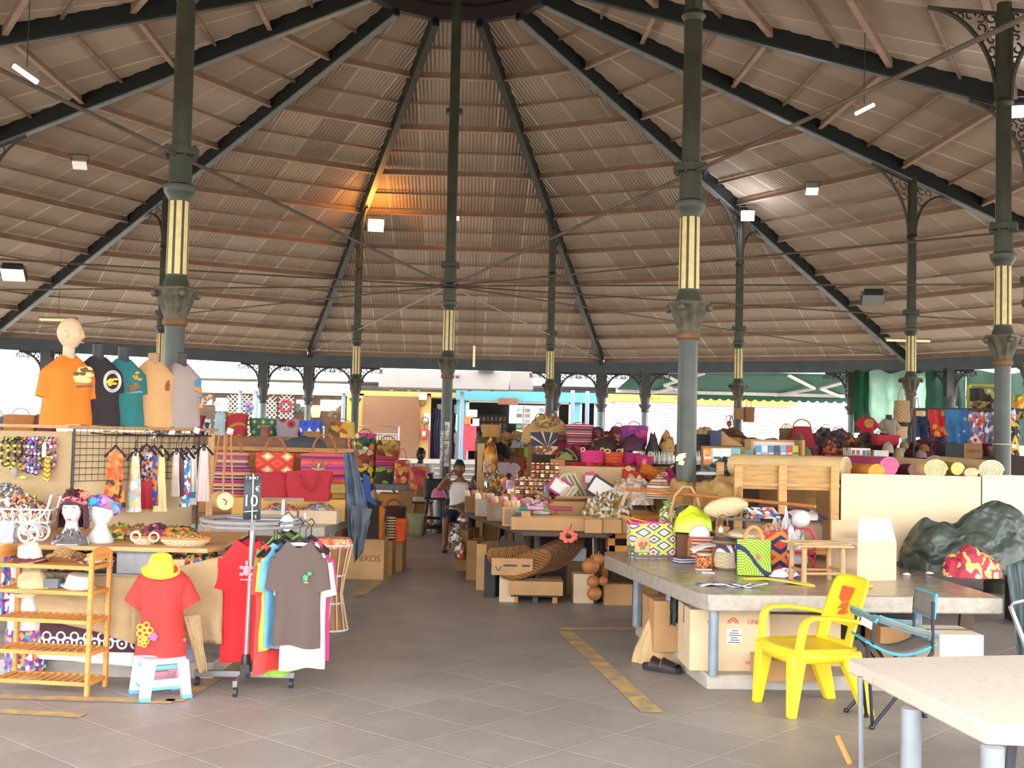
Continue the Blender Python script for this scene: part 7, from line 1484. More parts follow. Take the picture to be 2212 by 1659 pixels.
# ================================================================ PEOPLE
SK1 = '7a4a2c'; SK2 = '5a3420'
p = Vec((at(995, 1040, 17.2).x, 17.2, 0)); hs = .42
J = dict(pelvis=(0, 0, hs+.12), belly=(0, -.01, hs+.3), chest=(0, 0, hs+.48), neck=(0, -.01, hs+.62), skull=(-.01, -.03, hs+.7), head=(-.015, -.045, hs+.76),
         shoL=(-.17, 0, hs+.54), elbL=(-.3, -.14, hs+.46), wriL=(-.15, -.2, hs+.66), handL=(.35, .25, .35), shoR=(.17, 0, hs+.54), elbR=(.24, -.12, hs+.3), wriR=(-.02, -.26, hs+.22), handR=(-1, -.15, 0),
         hipL=(-.1, -.04, hs+.09), kneL=(-.12, -.44, hs+.06), ankL=(-.12, -.42, .1), toeL=(-.12, -.54, .04), hipR=(.1, -.04, hs+.09), kneR=(.13, -.44, hs+.06), ankR=(.12, -.42, .1), toeR=(.12, -.54, .04))
r, M = person('seated woman in a white sleeveless top resting her hand on her forehead', p, -.15, hs, J, SK1, turn=.25, nod=-.1)
hair_cap(r, J['head'], M, 1.02, None, .45, .75, .012); mb = MB(); mb.ball(Vec(J['head'])+M @ Vec((0, .06, .1)), (.05, .05, .045), 10); mb.obj('hair_bun', mat('15100e', .8, 0, .3, 40), r)
WTOP = mat('efe6e2', .9, 0, .05); mb = MB(); mb.loft([sring(.165, .135, hs+.02, .8), sring(.16, .13, hs+.16, .8), sring(.15, .125, hs+.3, .8), sring(.165, .13, hs+.44, .8), sring(.15, .12, hs+.52, .8), sring(.11, .1, hs+.57, .8)], 0, False, False); mb.obj('top', WTOP, r, solid=.006)
mb = MB(); mb.loft([sring(.19, .17, hs+.0, .7, 28, 0, -.02), sring(.2, .19, hs+.08, .7, 28, 0, -.05), sring(.17, .14, hs+.17, .8, 28)]); 
for s in (-1, 1): mb.tube([(s*.09, -.02, hs+.09), (s*.115, -.25, hs+.08), (s*.125, -.42, hs+.05)], [.1, .09, .085], 12)
mb.obj('shorts', mat('1c2a44', .9), r); mb = MB(); mb.tube([Vec(J['wriL'])+Vec((.02*math.cos(q), .01*math.sin(q), .03*math.sin(q))) for q in [2*PI*i/10 for i in range(10)]], .008, 5, True); mb.obj('wristwatch', mat('e8e0d0', .3), r)
for sx in (-1, 1): mb = MB(); mb.loft([sring(.045, .12, .0, .8, 18, J['toeR'][0]*sx, -.49), sring(.045, .12, .03, .8, 18, J['toeR'][0]*sx, -.49)]); mb.obj('sandal', BLACK, r)
def chair_simple(lb, p, rz, h, m, back=.45):
    r = T('wooden_chair', lb, 'chair', p, rz)
    MB().box((0, 0, h-.02), (.4, .4, .03)).obj('seat', m, r, bev=.005)
    for sx in (-1, 1):
        for sy in (-1, 1): mb = MB(); mb.cyl((sx*.18, sy*.18, 0), (sx*.17, sy*.17, h-.03), .02, n=8); mb.obj('leg', m, r)
    if back:
        mb = MB()
        for sx in (-1, 1): mb.cyl((sx*.17, .18, h-.03), (sx*.17, .22, h+back), .018, n=8)
        mb.obj('back_post', m, r); mb = MB(); mb.box((0, .22, h+back-.08), (.34, .02, .14)); mb.obj('back_slat', m, r)
    return r
chair_simple('wooden chair under the woman in the white sleeveless top', p+Vec((0, .02, 0)), -.15, hs, wood('8a5526', '5f3614'))
p = Vec((at(1103, 1000, 18.8).x, 18.8, 0)); hs = .66
J = dict(pelvis=(0, 0, hs+.12), belly=(-.01, -.03, hs+.3), chest=(-.03, -.08, hs+.46), neck=(-.05, -.13, hs+.6), skull=(-.06, -.15, hs+.67), head=(-.07, -.17, hs+.73),
         shoL=(-.19, -.13, hs+.51), elbL=(-.28, -.36, hs+.28), wriL=(-.3, -.55, hs+.2), handL=(-.2, -1, 0), shoR=(.15, -.07, hs+.53), elbR=(.08, -.34, hs+.27), wriR=(-.1, -.5, hs+.2), handR=(-.6, -1, 0),
         hipL=(-.1, -.04, hs+.09), kneL=(-.12, -.44, hs+.04), ankL=(-.12, -.42, .1), toeL=(-.12, -.54, .04), hipR=(.1, -.04, hs+.09), kneR=(.13, -.44, hs+.04), ankR=(.12, -.42, .1), toeR=(.12, -.54, .04))
r, M = person('seated woman with curly black hair in a pink striped t-shirt bending over the spice table', p, -.55, hs, J, SK2, turn=-.6, nod=.5)
hair_cap(r, J['head'], M, 1.05, mat('120d0c', .9, 0, .3, 60, .6, 90), .4, .8, .03, 'hair', .05)
PST = pm('sz', ['e8d0dc', 'e8d0dc', 'd8b0c4'], 45, bump=0); mb = MB()
mb.loft([sring(.16, .13, hs+.04, .8, 24, 0, 0), sring(.17, .14, hs+.2, .8, 24, -.01, -.03), sring(.18, .145, hs+.36, .8, 24, -.02, -.06), sring(.185, .14, hs+.48, .8, 24, -.03, -.09), sring(.13, .11, hs+.56, .8, 24, -.04, -.11), sring(.07, .07, hs+.6, .8, 24, -.05, -.13)], 0, False, False)
for s in ('L', 'R'): a_, b_ = Vec(J['sho'+s]), Vec(J['elb'+s]); mb.tube([a_+Vec((0, 0, .01)), a_*.5+b_*.5], [.085, .075], 14)
mb.obj('striped_shirt', PST, r); mb = MB(); 
for s in (-1, 1): mb.tube([(s*.09, 0, hs+.09), (s*.115, -.25, hs+.07), (s*.125, -.44, hs+.04), (s*.122, -.42, .12)], [.11, .095, .075, .06], 12)
mb.obj('trousers', mat('2a2630', .9), r)
chair_simple('wooden stool-chair under the woman in the pink striped shirt', p+Vec((.02, .04, 0)), -.55, hs, wood('7a4a22', '52300f'), 0)
p = Vec((at(907, 1000, 23.0).x, 23.0, 0)); hs = .5
J = dict(pelvis=(0, 0, hs+.12), belly=(0, 0, hs+.3), chest=(0, 0, hs+.48), neck=(.01, -.01, hs+.62), skull=(.02, -.02, hs+.7), head=(.02, -.03, hs+.76),
         shoL=(-.18, 0, hs+.54), elbL=(-.24, -.1, hs+.28), wriL=(-.12, -.3, hs+.2), handL=(.5, -1, 0), shoR=(.18, 0, hs+.54), elbR=(.24, -.1, hs+.28), wriR=(.12, -.3, hs+.2), handR=(-.5, -1, 0),
         hipL=(-.1, -.04, hs+.09), kneL=(-.12, -.42, hs+.04), ankL=(-.12, -.4, .1), toeL=(-.12, -.5, .04), hipR=(.1, -.04, hs+.09), kneR=(.13, -.42, hs+.04), ankR=(.12, -.4, .1), toeR=(.12, -.5, .04))
r, M = person('woman in a white short-sleeved blouse sitting behind the orange red bag', p, .1, hs, J, '3a2018', turn=.3)
hair_cap(r, J['head'], M, 1.03, None, .4, .9, .016)
mb = MB(); mb.loft([sring(.165, .135, hs+.02, .8), sring(.165, .13, hs+.3, .8), sring(.185, .135, hs+.46, .8), sring(.15, .12, hs+.55, .8), sring(.07, .07, hs+.6, .8)], 0, False, False)
for s in ('L', 'R'): a_, b_ = Vec(J['sho'+s]), Vec(J['elb'+s]); mb.tube([a_+Vec((0, 0, .01)), a_*.45+b_*.55], [.085, .08], 14)
mb.obj('blouse', mat('e8e6ec', .9), r); mb = MB()
for s in (-1, 1): mb.tube([(s*.09, 0, hs+.09), (s*.115, -.25, hs+.07), (s*.125, -.42, hs+.04), (s*.122, -.4, .12)], [.11, .095, .075, .06], 12)
mb.obj('trousers', mat('2a2630', .9), r)
chair_simple('wooden chair under the woman in the white blouse', p+Vec((0, .02, 0)), .1, hs, wood('7a4a22', '52300f'), .3)
# ================================================================ CENTRE SPICE TABLE
ZC = .75
poly = [on(1128, 1147, ZC), on(1312, 1152, ZC), Vec((1.35, 13.0, 0)), Vec((1.3, 15.8, 0)), Vec((-.55, 16.4, 0)), on(985, 1094, ZC), on(1002, 1106, ZC)]
slab_table('wide market table in the centre crowded with spices, jars and baskets', [(q.x, q.y) for q in poly], ZC, .05, [(.3, 12.0), (.9, 12.0), (-.5, 14.9), (1.2, 15.4)], mat('4a3a30', .8), mat('2a2420', .7))
def oc(x, y, z=ZC): return on(x, y, z)
# display cartons of spice bags along the left edge
SPB = ['a8763a', 'c89a5a', 'e0c090', '8a3a2a', 'd8b07a', 'b05a2a', 'e8d8c0']
for i, (x, y, w, lb) in enumerate(((1104, 1138, .2, 'fourth white-fronted carton of spice bags, nearest the towels'), (1068, 1126, .18, 'third open carton of spice bags along the left table edge'), (1040, 1116, .17, 'second open carton of spice bags along the left table edge'), (1016, 1108, .16, 'first open carton of spice bags at the left table corner'))):
    p = oc(x, y); c = carton(lb, (p.x+.04, p.y+.16, ZC), w, .24, .2, -.3, CARD_D if i % 2 else CARD, True, (0, 0, 0, 0)); mb = MB(); mb.box((0, -.122, .1), (w*.8, .004, .16)); mb.obj('front_card', mat('dcd0c4', .6), c)
    for j in range(4):
        mb = MB(); mb.loft([sring(.035, .012, 0, .8, 12), sring(.045, .02, .08, .8, 12), sring(.04, .012, .16, .8, 12), sring(.03, .004, .2, .8, 12)]); tag(mb.obj('spice_bag', mat(SPB[(i*3+j) % 7], .25), loc=(p.x+.04+(j-1.5)*.038, p.y+.16+(j-1.5)*.02, ZC+.07), rot=(.15, .1*(j-1.5), -.3)), 'clear bag of spices standing in the '+lb.split(' carton')[0].split(' open')[0]+' carton', 'spice bag', 'spice bags in the edge cartons')
for i, (x, y0, w, h, c, lb) in enumerate(((1118, 1118, .07, .16, '3a3448', 'dark blue folded card against the spice cartons'), (1135, 1120, .1, .18, 'c89a5a', 'tan carton flap standing between spice cartons and towels'))):
    p = oc(x, 1143); mb = MB(); mb.box((0, 0, h/2), (w, .03, h)); tag(mb.obj('card_divider', mat(c, .7), loc=(p.x, p.y+.1, ZC)), lb, 'card')
r = carton('long low carton tray of rolled towels at the front of the centre table', oc(1195, 1147)+Vec((0, .2, 0)), .84, .32, .13, 0, CARD, True, (0, 0, 0, 0))
p0 = oc(1195, 1147)+Vec((0, .2, .1))
for i, (x, dy, c, w, lb) in enumerate(((1138, .0, '2a8a80', .16, 'teal towel roll at the left of the towel tray'), (1156, -.09, 'e890b0', .16, 'pale pink towel roll at the front of the tray'), (1182, -.08, '6a9a3a', .08, 'green ribbon roll beside the pink towel'), (1210, -.09, '9a3a4a', .24, 'maroon patterned napkin strip at the tray front'), (1172, .02, 'e8d8b0', .16, 'cream towel roll in the middle of the tray'), (1208, .03, 'e8923a', .18, 'orange towel roll at the back of the tray'), (1175, .1, '6a5a8a', .3, 'violet cloth strip at the back of the towel tray'))):
    px = at(x, 1125, p0.y+dy).x; mb = MB(); mb.loft([[(-w/2+w*q, .03*math.cos(2*PI*j/12)*(1+.1*ns(q*9, j)), .022*math.sin(2*PI*j/12)+.022) for j in range(12)] for q in [k/6 for k in range(7)]]); tag(mb.obj('towel_roll', mat(c, .9, 0, .1, 30), loc=(px, p0.y+dy, p0.z+.085+.012*(i % 2))), lb, 'towel', 'rolled towels in the tray')
for i, (x0, x1, lb) in enumerate(((1264, 1300, 'left'), (1302, 1342, 'middle'), (1344, 1378, 'right'))):
    a, b = oc(x0, 1152), oc(x1, 1152); cpx(lb+' of three small cartons at the right front of the centre table', x0, 1122, x1, 1152, a.y+.02, .22, CARD, 0, ZC, opened=True, flaps=(0, 0, 0, 0))
hpx('clear and gold cellophane bags spilling over the three small cartons', 1255, 1086, 1385, 1130, 12.3, .5, pm('patch', ['8a6a3a', 'c8a860', 'e8e4dc', '6a5a40', 'b08a4a', 'd8d4cc'], 18, .25, bump=0), 5, 'cellophane_bags', 'bags', n=44, k=9, amp=.5)
# packets heaped
PK_ = ['d88a9a', 'e8c0a0', 'c85a6a', 'e8e0d8', '9a6a5a', 'd8a04a', 'b07aa8', 'e8d0c0', '8a4a3a', 'c8b0c8', 'f0e8e8', 'd87a5a']
MBp = MB(); MBp.loft([sring(.042, .004, 0, .7, 12), sring(.048, .02, .04, .7, 12), sring(.048, .022, .08, .7, 12), sring(.042, .004, .115, .7, 12)]); proto = {}
n_ = 0
hpx('low heap of cellophane underneath the small spice packets', 1085, 1095, 1200, 1124, 12.75, .8, pm('patch', ['c8a890', 'e8dcd0', 'a8706a', 'd8b8a8'], 20, .3, bump=0), 3, 'cellophane', 'cellophane', n=40, k=8)
for i in range(70):
    px, py = 1098+RND.uniform(-12, 92), RND.uniform(1045, 1108); Y = 12.5+(1110-py)/65*1.5
    if i % 12 not in proto or True:
        c = PK_[i % 12]
        if c not in proto:
            o = MBp.obj('spice_packet', mat(c, .3)); proto[c] = o; first = True
        else:
            o = proto[c].copy(); col.objects.link(o)
        p = at(px, py, Y); o.location = (p.x, Y, max(ZC+.03, p.z-.02)); o.rotation_euler = (RND.uniform(-.9, .3), RND.uniform(-.5, .5), RND.uniform(-.8, .8))
        tag(o, 'small shiny spice packet in the loose heap left of the jars', 'packet', 'heaped spice packets')
hpx('white tissue parcel at the right of the packet heap', 1150, 1092, 1190, 1112, 12.4, .2, mat('eee4e0', .5), 6, 'tissue_parcel', 'parcel', n=20)
hpx('grey plastic bag peaked between jars and open carton', 1166, 1058, 1192, 1100, 12.9, .2, mat('a8a8a8', .25), 7, 'plastic_bag', 'bag', n=22, pw=1.2)
hpx('heap of gold wrapped sweets at the left of the spice table', 1045, 1036, 1100, 1072, 14.8, .6, pm('patch', ['8a5a1e', 'c8963a', 'f0d88a', '6a4414', 'd8a84a', 'e8e0d0'], 24, .2, bump=0), 5, 'gold_sweets', 'sweets', n=36, k=9, amp=.5)
hpx('silver foil strip rolled at the left back of the spice table', 1044, 1032, 1056, 1070, 14.6, .1, mat('d8dce4', .12, .9), 2, 'silver_foil', 'foil', n=18, pw=.3)
hpx('brown dried spice sticks heaped at the left table corner', 1020, 1060, 1085, 1090, 14.3, .6, pm('patch', ['8a5a34', 'c89a60', '5a3a20', 'd8b080'], 26, .6, bump=0), 9, 'spice_heap', 'spices', n=36, k=9)
# jars: stacked wall, 5 rows
LIDG = mat('c89a3a', .25, .8); JC = ['6a2a14', 'd8c8b0', '8a2a3a', 'e8e0d8', 'c86a6a', 'b8863a', '5a2418', 'e8d8a8', '7a4a8a', 'd85a5a']
jars = []
for row in range(5):
    x0, n0 = ((1112, 9), (1114, 9), (1112, 9), (1146, 6), (1146, 6))[row]
    for j in range(n0):
        px = x0+j*10.2; 
        if px > 1203: continue
        jars.append((px, 1084-row*18.6+(j % 3), row, j))
block('low wooden riser under the wall of jam jars', 1106, 1087, 1204, 1128, 13.2, .2, WDB, 'riser', 'riser', ZC)
jz = at(1150, 1087, 13.25).z
jp = {}
for px, py, row, j in jars:
    ci = (row*3+j*7) % 10; x = at(px+5, 1050, 13.28).x; z = jz+row*.094
    if ci not in jp:
        r = T('jam_jar', 'x', 'jar', (0, 0, 0)); MB().lathe([(.022, 0), (.024, .004), (.024, .062), (.019, .07)], 14).obj('glass', mat('4a1c12' if ci % 2 else '6a3a1a', .15), r)
        MB().lathe([(.0248, .014), (.0248, .054)], 14, cap=False).obj('paper_label', mat(JC[ci], .6), r); MB().lathe([(.022, .07), (.0235, .071), (.0235, .085), (.022, .087), (.001, .087)], 14).obj('lid', LIDG, r); jp[ci] = r
    else: r = dup(jp[ci], 'x')
    r.location = (x, 13.28, z); r['group'] = 'wall of jam jars'; r['label'] = 'gold-lidded jam jar in the '+('bottom', 'second lowest', 'middle', 'second highest', 'top')[row]+' row of the jar wall'
for row in range(1, 5):
    x0, n0 = ((1112, 9), (1114, 9), (1112, 9), (1146, 6), (1146, 6))[row]; a, b = at(x0+1, 1050, 13.28).x, at(x0+n0*10.2, 1050, 13.28).x
    mb = MB(); mb.box(((a+b)/2, 13.28, jz+row*.094-.0035), (b-a, .05, .004)); tag(mb.obj('jar_sheet', mat('c8b08a', .6)), 'thin card sheet under the '+('', 'second lowest', 'middle', 'second highest', 'top')[row]+' row of jam jars', 'card')
# open carton with framed pictures, leaning frames
q = at(1240, 1112, 12.7); carton('open brown carton with wavy flaps holding picture frames', (q.x, 12.95, ZC), .56, .42, .24, .2, CARD, True, (1, 0, 1, 1), .35)
FRW = mat('d8c4a0', .6)
def frame(lb, px, py, Y, w, h, rot, m, inner):
    p = at(px, py, Y); r = T('framed_picture', lb, 'picture', p, rot=rot); mb = MB()
    for c, d_ in (((0, 0, h/2), (w, .02, .025)), ((0, 0, -h/2), (w, .02, .025)), ((-w/2, 0, 0), (.025, .02, h)), ((w/2, 0, 0), (.025, .02, h))): mb.box(c, d_)
    mb.obj('frame', m, r); mb = MB(); mb.box((0, .004, 0), (w, .008, h)); mb.obj('picture', inner, r)
MG = mat('a02a6a', .6)
frame('magenta bordered picture frame leaning left of the stack', 1210, 1052, 12.85, .22, .16, (0, .55, .1), MG, PAPER)
for i in range(3): frame(('front', 'middle', 'back')[i]+' pale wooden frame in the tilted stack above the open carton', 1228+i*9, 1052-i*1, 12.9+.08*i, .08, .3, (0, -.6, .5), FRW, mat('8a7a5a', .6))
for i in range(2): frame(('lower', 'upper')[i]+' pale frame slanting out of the open carton', 1214+i*14, 1076-i*4, 12.75+.06*i, .05, .26, (0, .7, .4), FRW, mat('b8a888', .6))
frame('white picture with dark frame leaning at the right of the open carton', 1306, 1062, 12.8, .36, .2, (-.3, .55, -.1), mat('2a2420', .6), PAPER)
p = at(1284, 1048, 13.1)
block('pale plywood box front below the row of plaited baskets', 1208, 1008, 1372, 1076, 13.6, .5, mat('d0a878', .75, 0, .1, 2), 'plywood_box', 'box', ZC)
mb = MB(); p = at(1276, 1033, 13.57); mb.loft([[(.1*math.cos(a_)*(1+.12*math.cos(9*a_)), 0, .075*math.sin(a_)*(1+.12*math.cos(9*a_))) for a_ in [2*PI*j/54 for j in range(54)]], [(.1*math.cos(a_)*(1+.12*math.cos(9*a_)), -.006, .075*math.sin(a_)*(1+.12*math.cos(9*a_))) for a_ in [2*PI*j/54 for j in range(54)]]], 0); mb.box((0, -.009, -.01), (.13, .006, .085), mi=1)
tag(mb.obj('price_sign', [mat('d84a7a', .6), PAPER], loc=p), 'pink scalloped price sign with white centre on the plywood box', 'sign')
block('brown small box end beside the plywood box', 1190, 992, 1220, 1076, 13.75, .35, mat('a8663a', .8), 'small_box', 'box', ZC)
# plaited baskets
BP = {'pink': weave('ee3c86', 'b8245c', 70), 'coral': weave('ea5a34', 'b83c1c', 70), 'magenta': weave('d8348c', 'a01f62', 70), 'orange': weave('f08420', 'bd5c10', 70), 'red': weave('e4402c', 'a82a1a', 70)}
def bk(lb, cx, y0, y1, wpx, Y, m, tilt=(0, 0), rz=.6):
    p = at(cx, y1, Y); rbasket('plaited '+lb, (p.x, Y+.1, p.z), S(wpx, Y)/2/1.1, S(y1-y0, Y)*.85, BP[m], rz, tilt=tilt, group='plaited round baskets')
YK = 13.75
bk('hot pink basket, leftmost of the upright baskets', 1281, 968, 1007, 53, YK, 'pink'); bk('coral orange basket right of the leftmost pink one', 1326, 972, 1007, 44, YK, 'coral', rz=.9); bk('magenta basket between the coral one and the last pink one', 1361, 974, 1003, 40, YK+.1, 'magenta', (0, .12), .2); bk('pink basket, last of the upright row', 1394, 980, 1008, 40, YK, 'pink', (.0, .05), 2.2)
bk('bright orange basket tipped below the last pink one', 1399, 1002, 1036, 50, 13.4, 'orange', (.2, .45), .4); bk('red basket tipped beside the plywood box', 1367, 1014, 1048, 56, 13.2, 'red', (.15, .2), .9); bk('magenta basket fallen on its side next to the tall column', 1432, 1004, 1040, 40, 13.6, 'magenta', (.3, 1.1), .2); bk('magenta basket crushed below the fallen one', 1432, 1030, 1056, 40, 13.2, 'magenta', (.2, .8), 1.2)
bk('red basket half under a plastic bag', 1350, 1046, 1070, 44, 12.9, 'red', (.1, .2), .3)
block('brown crate under the last pink and orange baskets', 1372, 1008, 1450, 1100, 13.9, .4, CARD_D, 'crate', 'crate', ZC)
block('brown crate under the tipped red baskets', 1372, 1046, 1440, 1120, 13.0, .35, CARD_D, 'crate', 'crate', ZC)
for i, (x0, x1) in enumerate(((1222, 1268), (1270, 1308), (1312, 1370))):
    p = at((x0+x1)/2, 1009, 13.66); rbasket('flat coral red basket rim under the upright baskets, '+('left', 'middle', 'right')[i]+' one', (p.x, 13.8, p.z), S(x1-x0, 13.7)/2/1.1, .05, BP['red'], ears=0, group='flat red baskets')
hpx('straw bundle in clear plastic lying before the red baskets', 1322, 1040, 1418, 1092, 12.45, .4, pm('noise', ['8a6a54', 'c8a078', 'e0d0c0', 'b89a80'], 9, .3), 11, 'wrapped_straw', 'straw bundle', n=36, k=5)
hpx('brown wooden trinkets heaped behind the cellophane bags', 1290, 1072, 1420, 1104, 12.7, .5, pm('patch', ['6a3a1c', '9a6230', '4a2814', 'b07a40', '2a1c14'], 12, .4, bump=0), 13, 'wooden_trinkets', 'trinkets', n=40, k=8)
hpx('multicoloured woven mat bundle at the left of the gourd basket', 1398, 1040, 1455, 1078, 12.2, .35, pm('sz', ['e8dca8', '4a3a7a', 'd8c84a', 'c83a5a', 'e8e0d0'], 16), 4, 'woven_mat', 'mat', n=26)
mb = MB(); mb.lathe([(.14, 0), (.15, .03), (.13, .04), (.01, .02)], 24); p = at(1395, 1118, 11.9); tag(mb.obj('wooden_dish', mat('b8702a', .4), loc=(p.x, 12.0, p.z), rot=(.15, .1, 0)), 'shallow orange wooden dish behind the yellow woven tote', 'dish')
block('dark crate under the wooden dish behind the yellow tote', 1375, 1125, 1425, 1150, 11.9, .3, CARD_D, 'crate', 'crate', 0)
mb = MB(); p = at(1342, 1075, 12.35); mb.bar((0, 0, 0), (.05, 0, .16), .035); mb.ball((.05, 0, .17), .03, 8); tag(mb.obj('wooden_pestle', mat('d8b888', .6), loc=(p.x, 12.3, p.z-.08)), 'pale wooden pestle leaning before the straw bundle', 'pestle')
# raffia flower & plastic bags hanging from the table edge
p = at(1228, 1158, 11.55); r = T('raffia_flower', 'coral raffia flower hanging from the front edge of the centre table', 'flower', p); mb = MB()
for i in range(16): a_ = 2*PI*i/16+RND.uniform(-.1, .1); mb.ball((.055*math.cos(a_)*(1+(i % 2)*.3), -.01*(i % 3), .04*math.sin(a_)*(1+(i % 2)*.3)), (.026, .016, .02), 7)
mb.obj('petals', mat('f0705c', .8), r); mb = MB(); mb.cyl((0, 0, .02), (.03, .0, .12), .005); mb.obj('stem', mat('6a4a2a', .8), r)
for i, (x, y0, y1, c, lb) in enumerate(((982, 1140, 1172, 'b8b4b0', 'silvery plastic bag hanging at the left corner of the centre table'), (994, 1160, 1206, 'a8502a', 'orange spice bag in plastic hanging at the left corner of the centre table'), (1000, 1110, 1128, 'b87a3a', 'small tan spice bag at the left corner under the seated woman'))):
    p = at(x, y0, 14.3); mb = MB(); h = S(y1-y0, 14.3); mb.loft([sring(.015, .015, 0, 1, 14), sring(.05, .04, -h*.3, .8, 14), sring(.075, .05, -h*.75, .8, 14), sring(.05, .04, -h, .8, 14)]); tag(mb.obj('hanging_bag', pm('patch', [c, 'e8e0dc', c, '5a4438'], 14, .2, bump=0), loc=p), lb, 'bag')
# under the table
for i, (x0, y0, x1, y1, Y, d_, m, lb) in enumerate(((992, 1145, 1022, 1205, 14.5, .5, CARD_D, 'brown carton under the left corner of the centre table'), (1018, 1168, 1042, 1225, 13.6, .5, CARD_D, 'narrow brown carton third from the aisle end'), (1040, 1176, 1062, 1245, 12.75, .5, CARD, 'tan carton end facing the aisle'), (1055, 1200, 1080, 1262, 12.25, .4, mat('23262e', .8), 'dark crate behind the carton of flat baskets'))):
    cpx(lb, x0, y0, x1, y1, Y, d_, m, -.25, 0)
r = cpx('printed brown carton full of flat baskets at the table front', 1062, 1206, 1150, 1242, 11.85, .42, CARD, 0, None, opened=True, flaps=(0, 0, 0, 0)); mb = MB(); mb.box((-.02, -.214, .1), (.14, .003, .02)); mb.box((.14, -.214, .1), (.08, .003, .02)); mb.bar((-.17, -.214, .09), (-.14, -.214, .04), .003, .01); mb.bar((-.11, -.214, .09), (-.14, -.214, .04), .003, .01); mb.obj('print', mat('3a3f5a', .8), r)
cpx('tan carton under the printed carton at the table front', 1078, 1242, 1112, 1292, 11.9, .4, CARD_L, 0, 0)
for i in range(6):
    p = at(1075+i*13, 1206, 12.05); mb = MB(); mb.lathe([(.14, 0), (.15, .012), (.13, .008), (.01, .004)], 24, ay=.7); tag(mb.obj('flat_basket', weave('c8924a', '7a4a1c', 90), loc=(p.x, 12.05+.02*i, p.z), rot=(1.2, .3+.1*i, .6)), ('first', 'second', 'third', 'fourth', 'fifth', 'last')[i]+' flat yellow basket from the left standing in the printed carton', 'basket', 'flat yellow baskets')
r = cpx('low wide carton with the tilted oval trays on it', 1100, 1256, 1216, 1285, 11.75, .45, CARD, 0, None); mb = MB(); mb.box((-.02, -.226, .06), (.05, .003, .12)); mb.obj('tape_strip', TAPE, r)
for i in range(7):
    p = at(1136+i*13.5, 1228-i*4.5, 11.8+.03*i); mb = MB(); w_ = .27; mb.lathe([(w_, 0), (w_*1.06, .03), (w_*1.02, .036), (w_*.93, .012), (w_*.5, .008), (.01, .008)], 36, ay=.48); tag(mb.obj('oval_tray', weave(('b8762e' if i == 0 else '8a5a34'), '4a2a14', 90), loc=(p.x, 11.9+.03*i, p.z+.02), rot=(.95, -.42-.05*i, .1)), ('front light brown', 'second', 'third', 'fourth', 'fifth', 'sixth', 'rearmost')[i]+' oval wicker tray in the tilted row before the centre table', 'tray', 'tilted oval wicker trays')
r = T('pallet', 'dark green low pallet with pale blocks under the wide carton', 'pallet', (at(1156, 1290, 11.95).x, 12.15, 0)); mb = MB(); mb.box((0, 0, .085), (.5, .5, .05)); mb.obj('deck', mat('24362e', .7), r)
for sx, sy in ((-1, -1), (0, -1), (1, -1), (-1, 1), (0, 1), (1, 1)): mb = MB(); mb.box((sx*.2, sy*.2, .03), (.05, .08, .06)); mb.obj('foot_block', mat('c8843a', .8) if sx else mat('4a4438', .8), r)
for i, (x0, y0, x1, y1, Y, m, lb) in enumerate(((1238, 1240, 1282, 1300, 11.95, CARD_L, 'tan carton right of the pallet under the centre table'), (1305, 1262, 1366, 1302, 11.85, CARD, 'wide brown carton at the right under the centre table'), (1300, 1224, 1366, 1256, 12.3, mat('b8741e', .7), 'orange printed carton above the wide brown one'), (1228, 1185, 1266, 1212, 12.6, mat('b9c4d2', .6), 'pale blue white box deep under the centre table'))):
    cpx(lb, x0, y0, x1, y1, Y, .4, m, 0, 0 if i < 2 else None)
cpx('brown carton carrying the pale boxes deep under the centre table', 1225, 1212, 1268, 1240, 12.65, .4, CARD_D, 0, 0); cpx('brown carton carrying the orange printed carton', 1302, 1256, 1366, 1270, 12.35, .4, CARD_D, 0, 0)
r = T('yellow_crate', 'orange yellow plastic crate hanging open at the right end of the centre table', 'crate', (at(1345, 1190, 11.9).x, 12.1, at(1345, 1192, 11.9).z))
mb = MB(); w_, h_ = S(58, 11.9), S(40, 11.9)
for c, d_ in (((0, -.17, h_*.85), (w_, .02, h_*.3)), ((-w_/2+.03, -.17, h_/2), (.06, .02, h_)), ((w_/2-.03, -.17, h_/2), (.06, .02, h_)), ((0, -.17, .03), (w_, .02, .06)), ((-w_/2, 0, h_/2), (.02, .34, h_)), ((w_/2, 0, h_/2), (.02, .34, h_)), ((0, 0, .01), (w_, .34, .02))): mb.box(c, d_)
mb.obj('shell', mat('e08a1a', .5), r)
block('dark box under the orange yellow crate', 1320, 1192, 1370, 1224, 12.0, .35, mat('2a1c14', .9), 'crate', 'crate', 0)
GO = mat('a86632', .5, 0, .2, 6)
for i, (x, y, w, lb) in enumerate(((1276, 1222, 36, 'upper large'), (1292, 1208, 26, 'topmost small'), (1281, 1256, 26, 'middle'), (1302, 1255, 20, 'right small'), (1284, 1282, 30, 'lowest round'))):
    p = at(x, y, 11.65); r_ = S(w, 11.65)/2; mb = MB(); mb.ball((0, 0, 0), (r_*1.05, r_, r_), 14); mb.cyl((0, 0, r_*.9), (.01, 0, r_*1.3), .008, .005); tag(mb.obj('dried_gourd', GO, loc=p), lb+' brown gourd in the hanging bunch under the centre table', 'gourd', 'hanging brown gourds')
p = at(1281, 1160, 11.65); q = at(1281, 1275, 11.65); mb = MB(); mb.tube([Vec((0, 0, 0)), Vec((.005, 0, -.15)), q-p], .007, 6); tag(mb.obj('gourd_string', mat('b89a6a', .9), loc=p), 'knotted straw string holding the bunch of brown gourds', 'string')
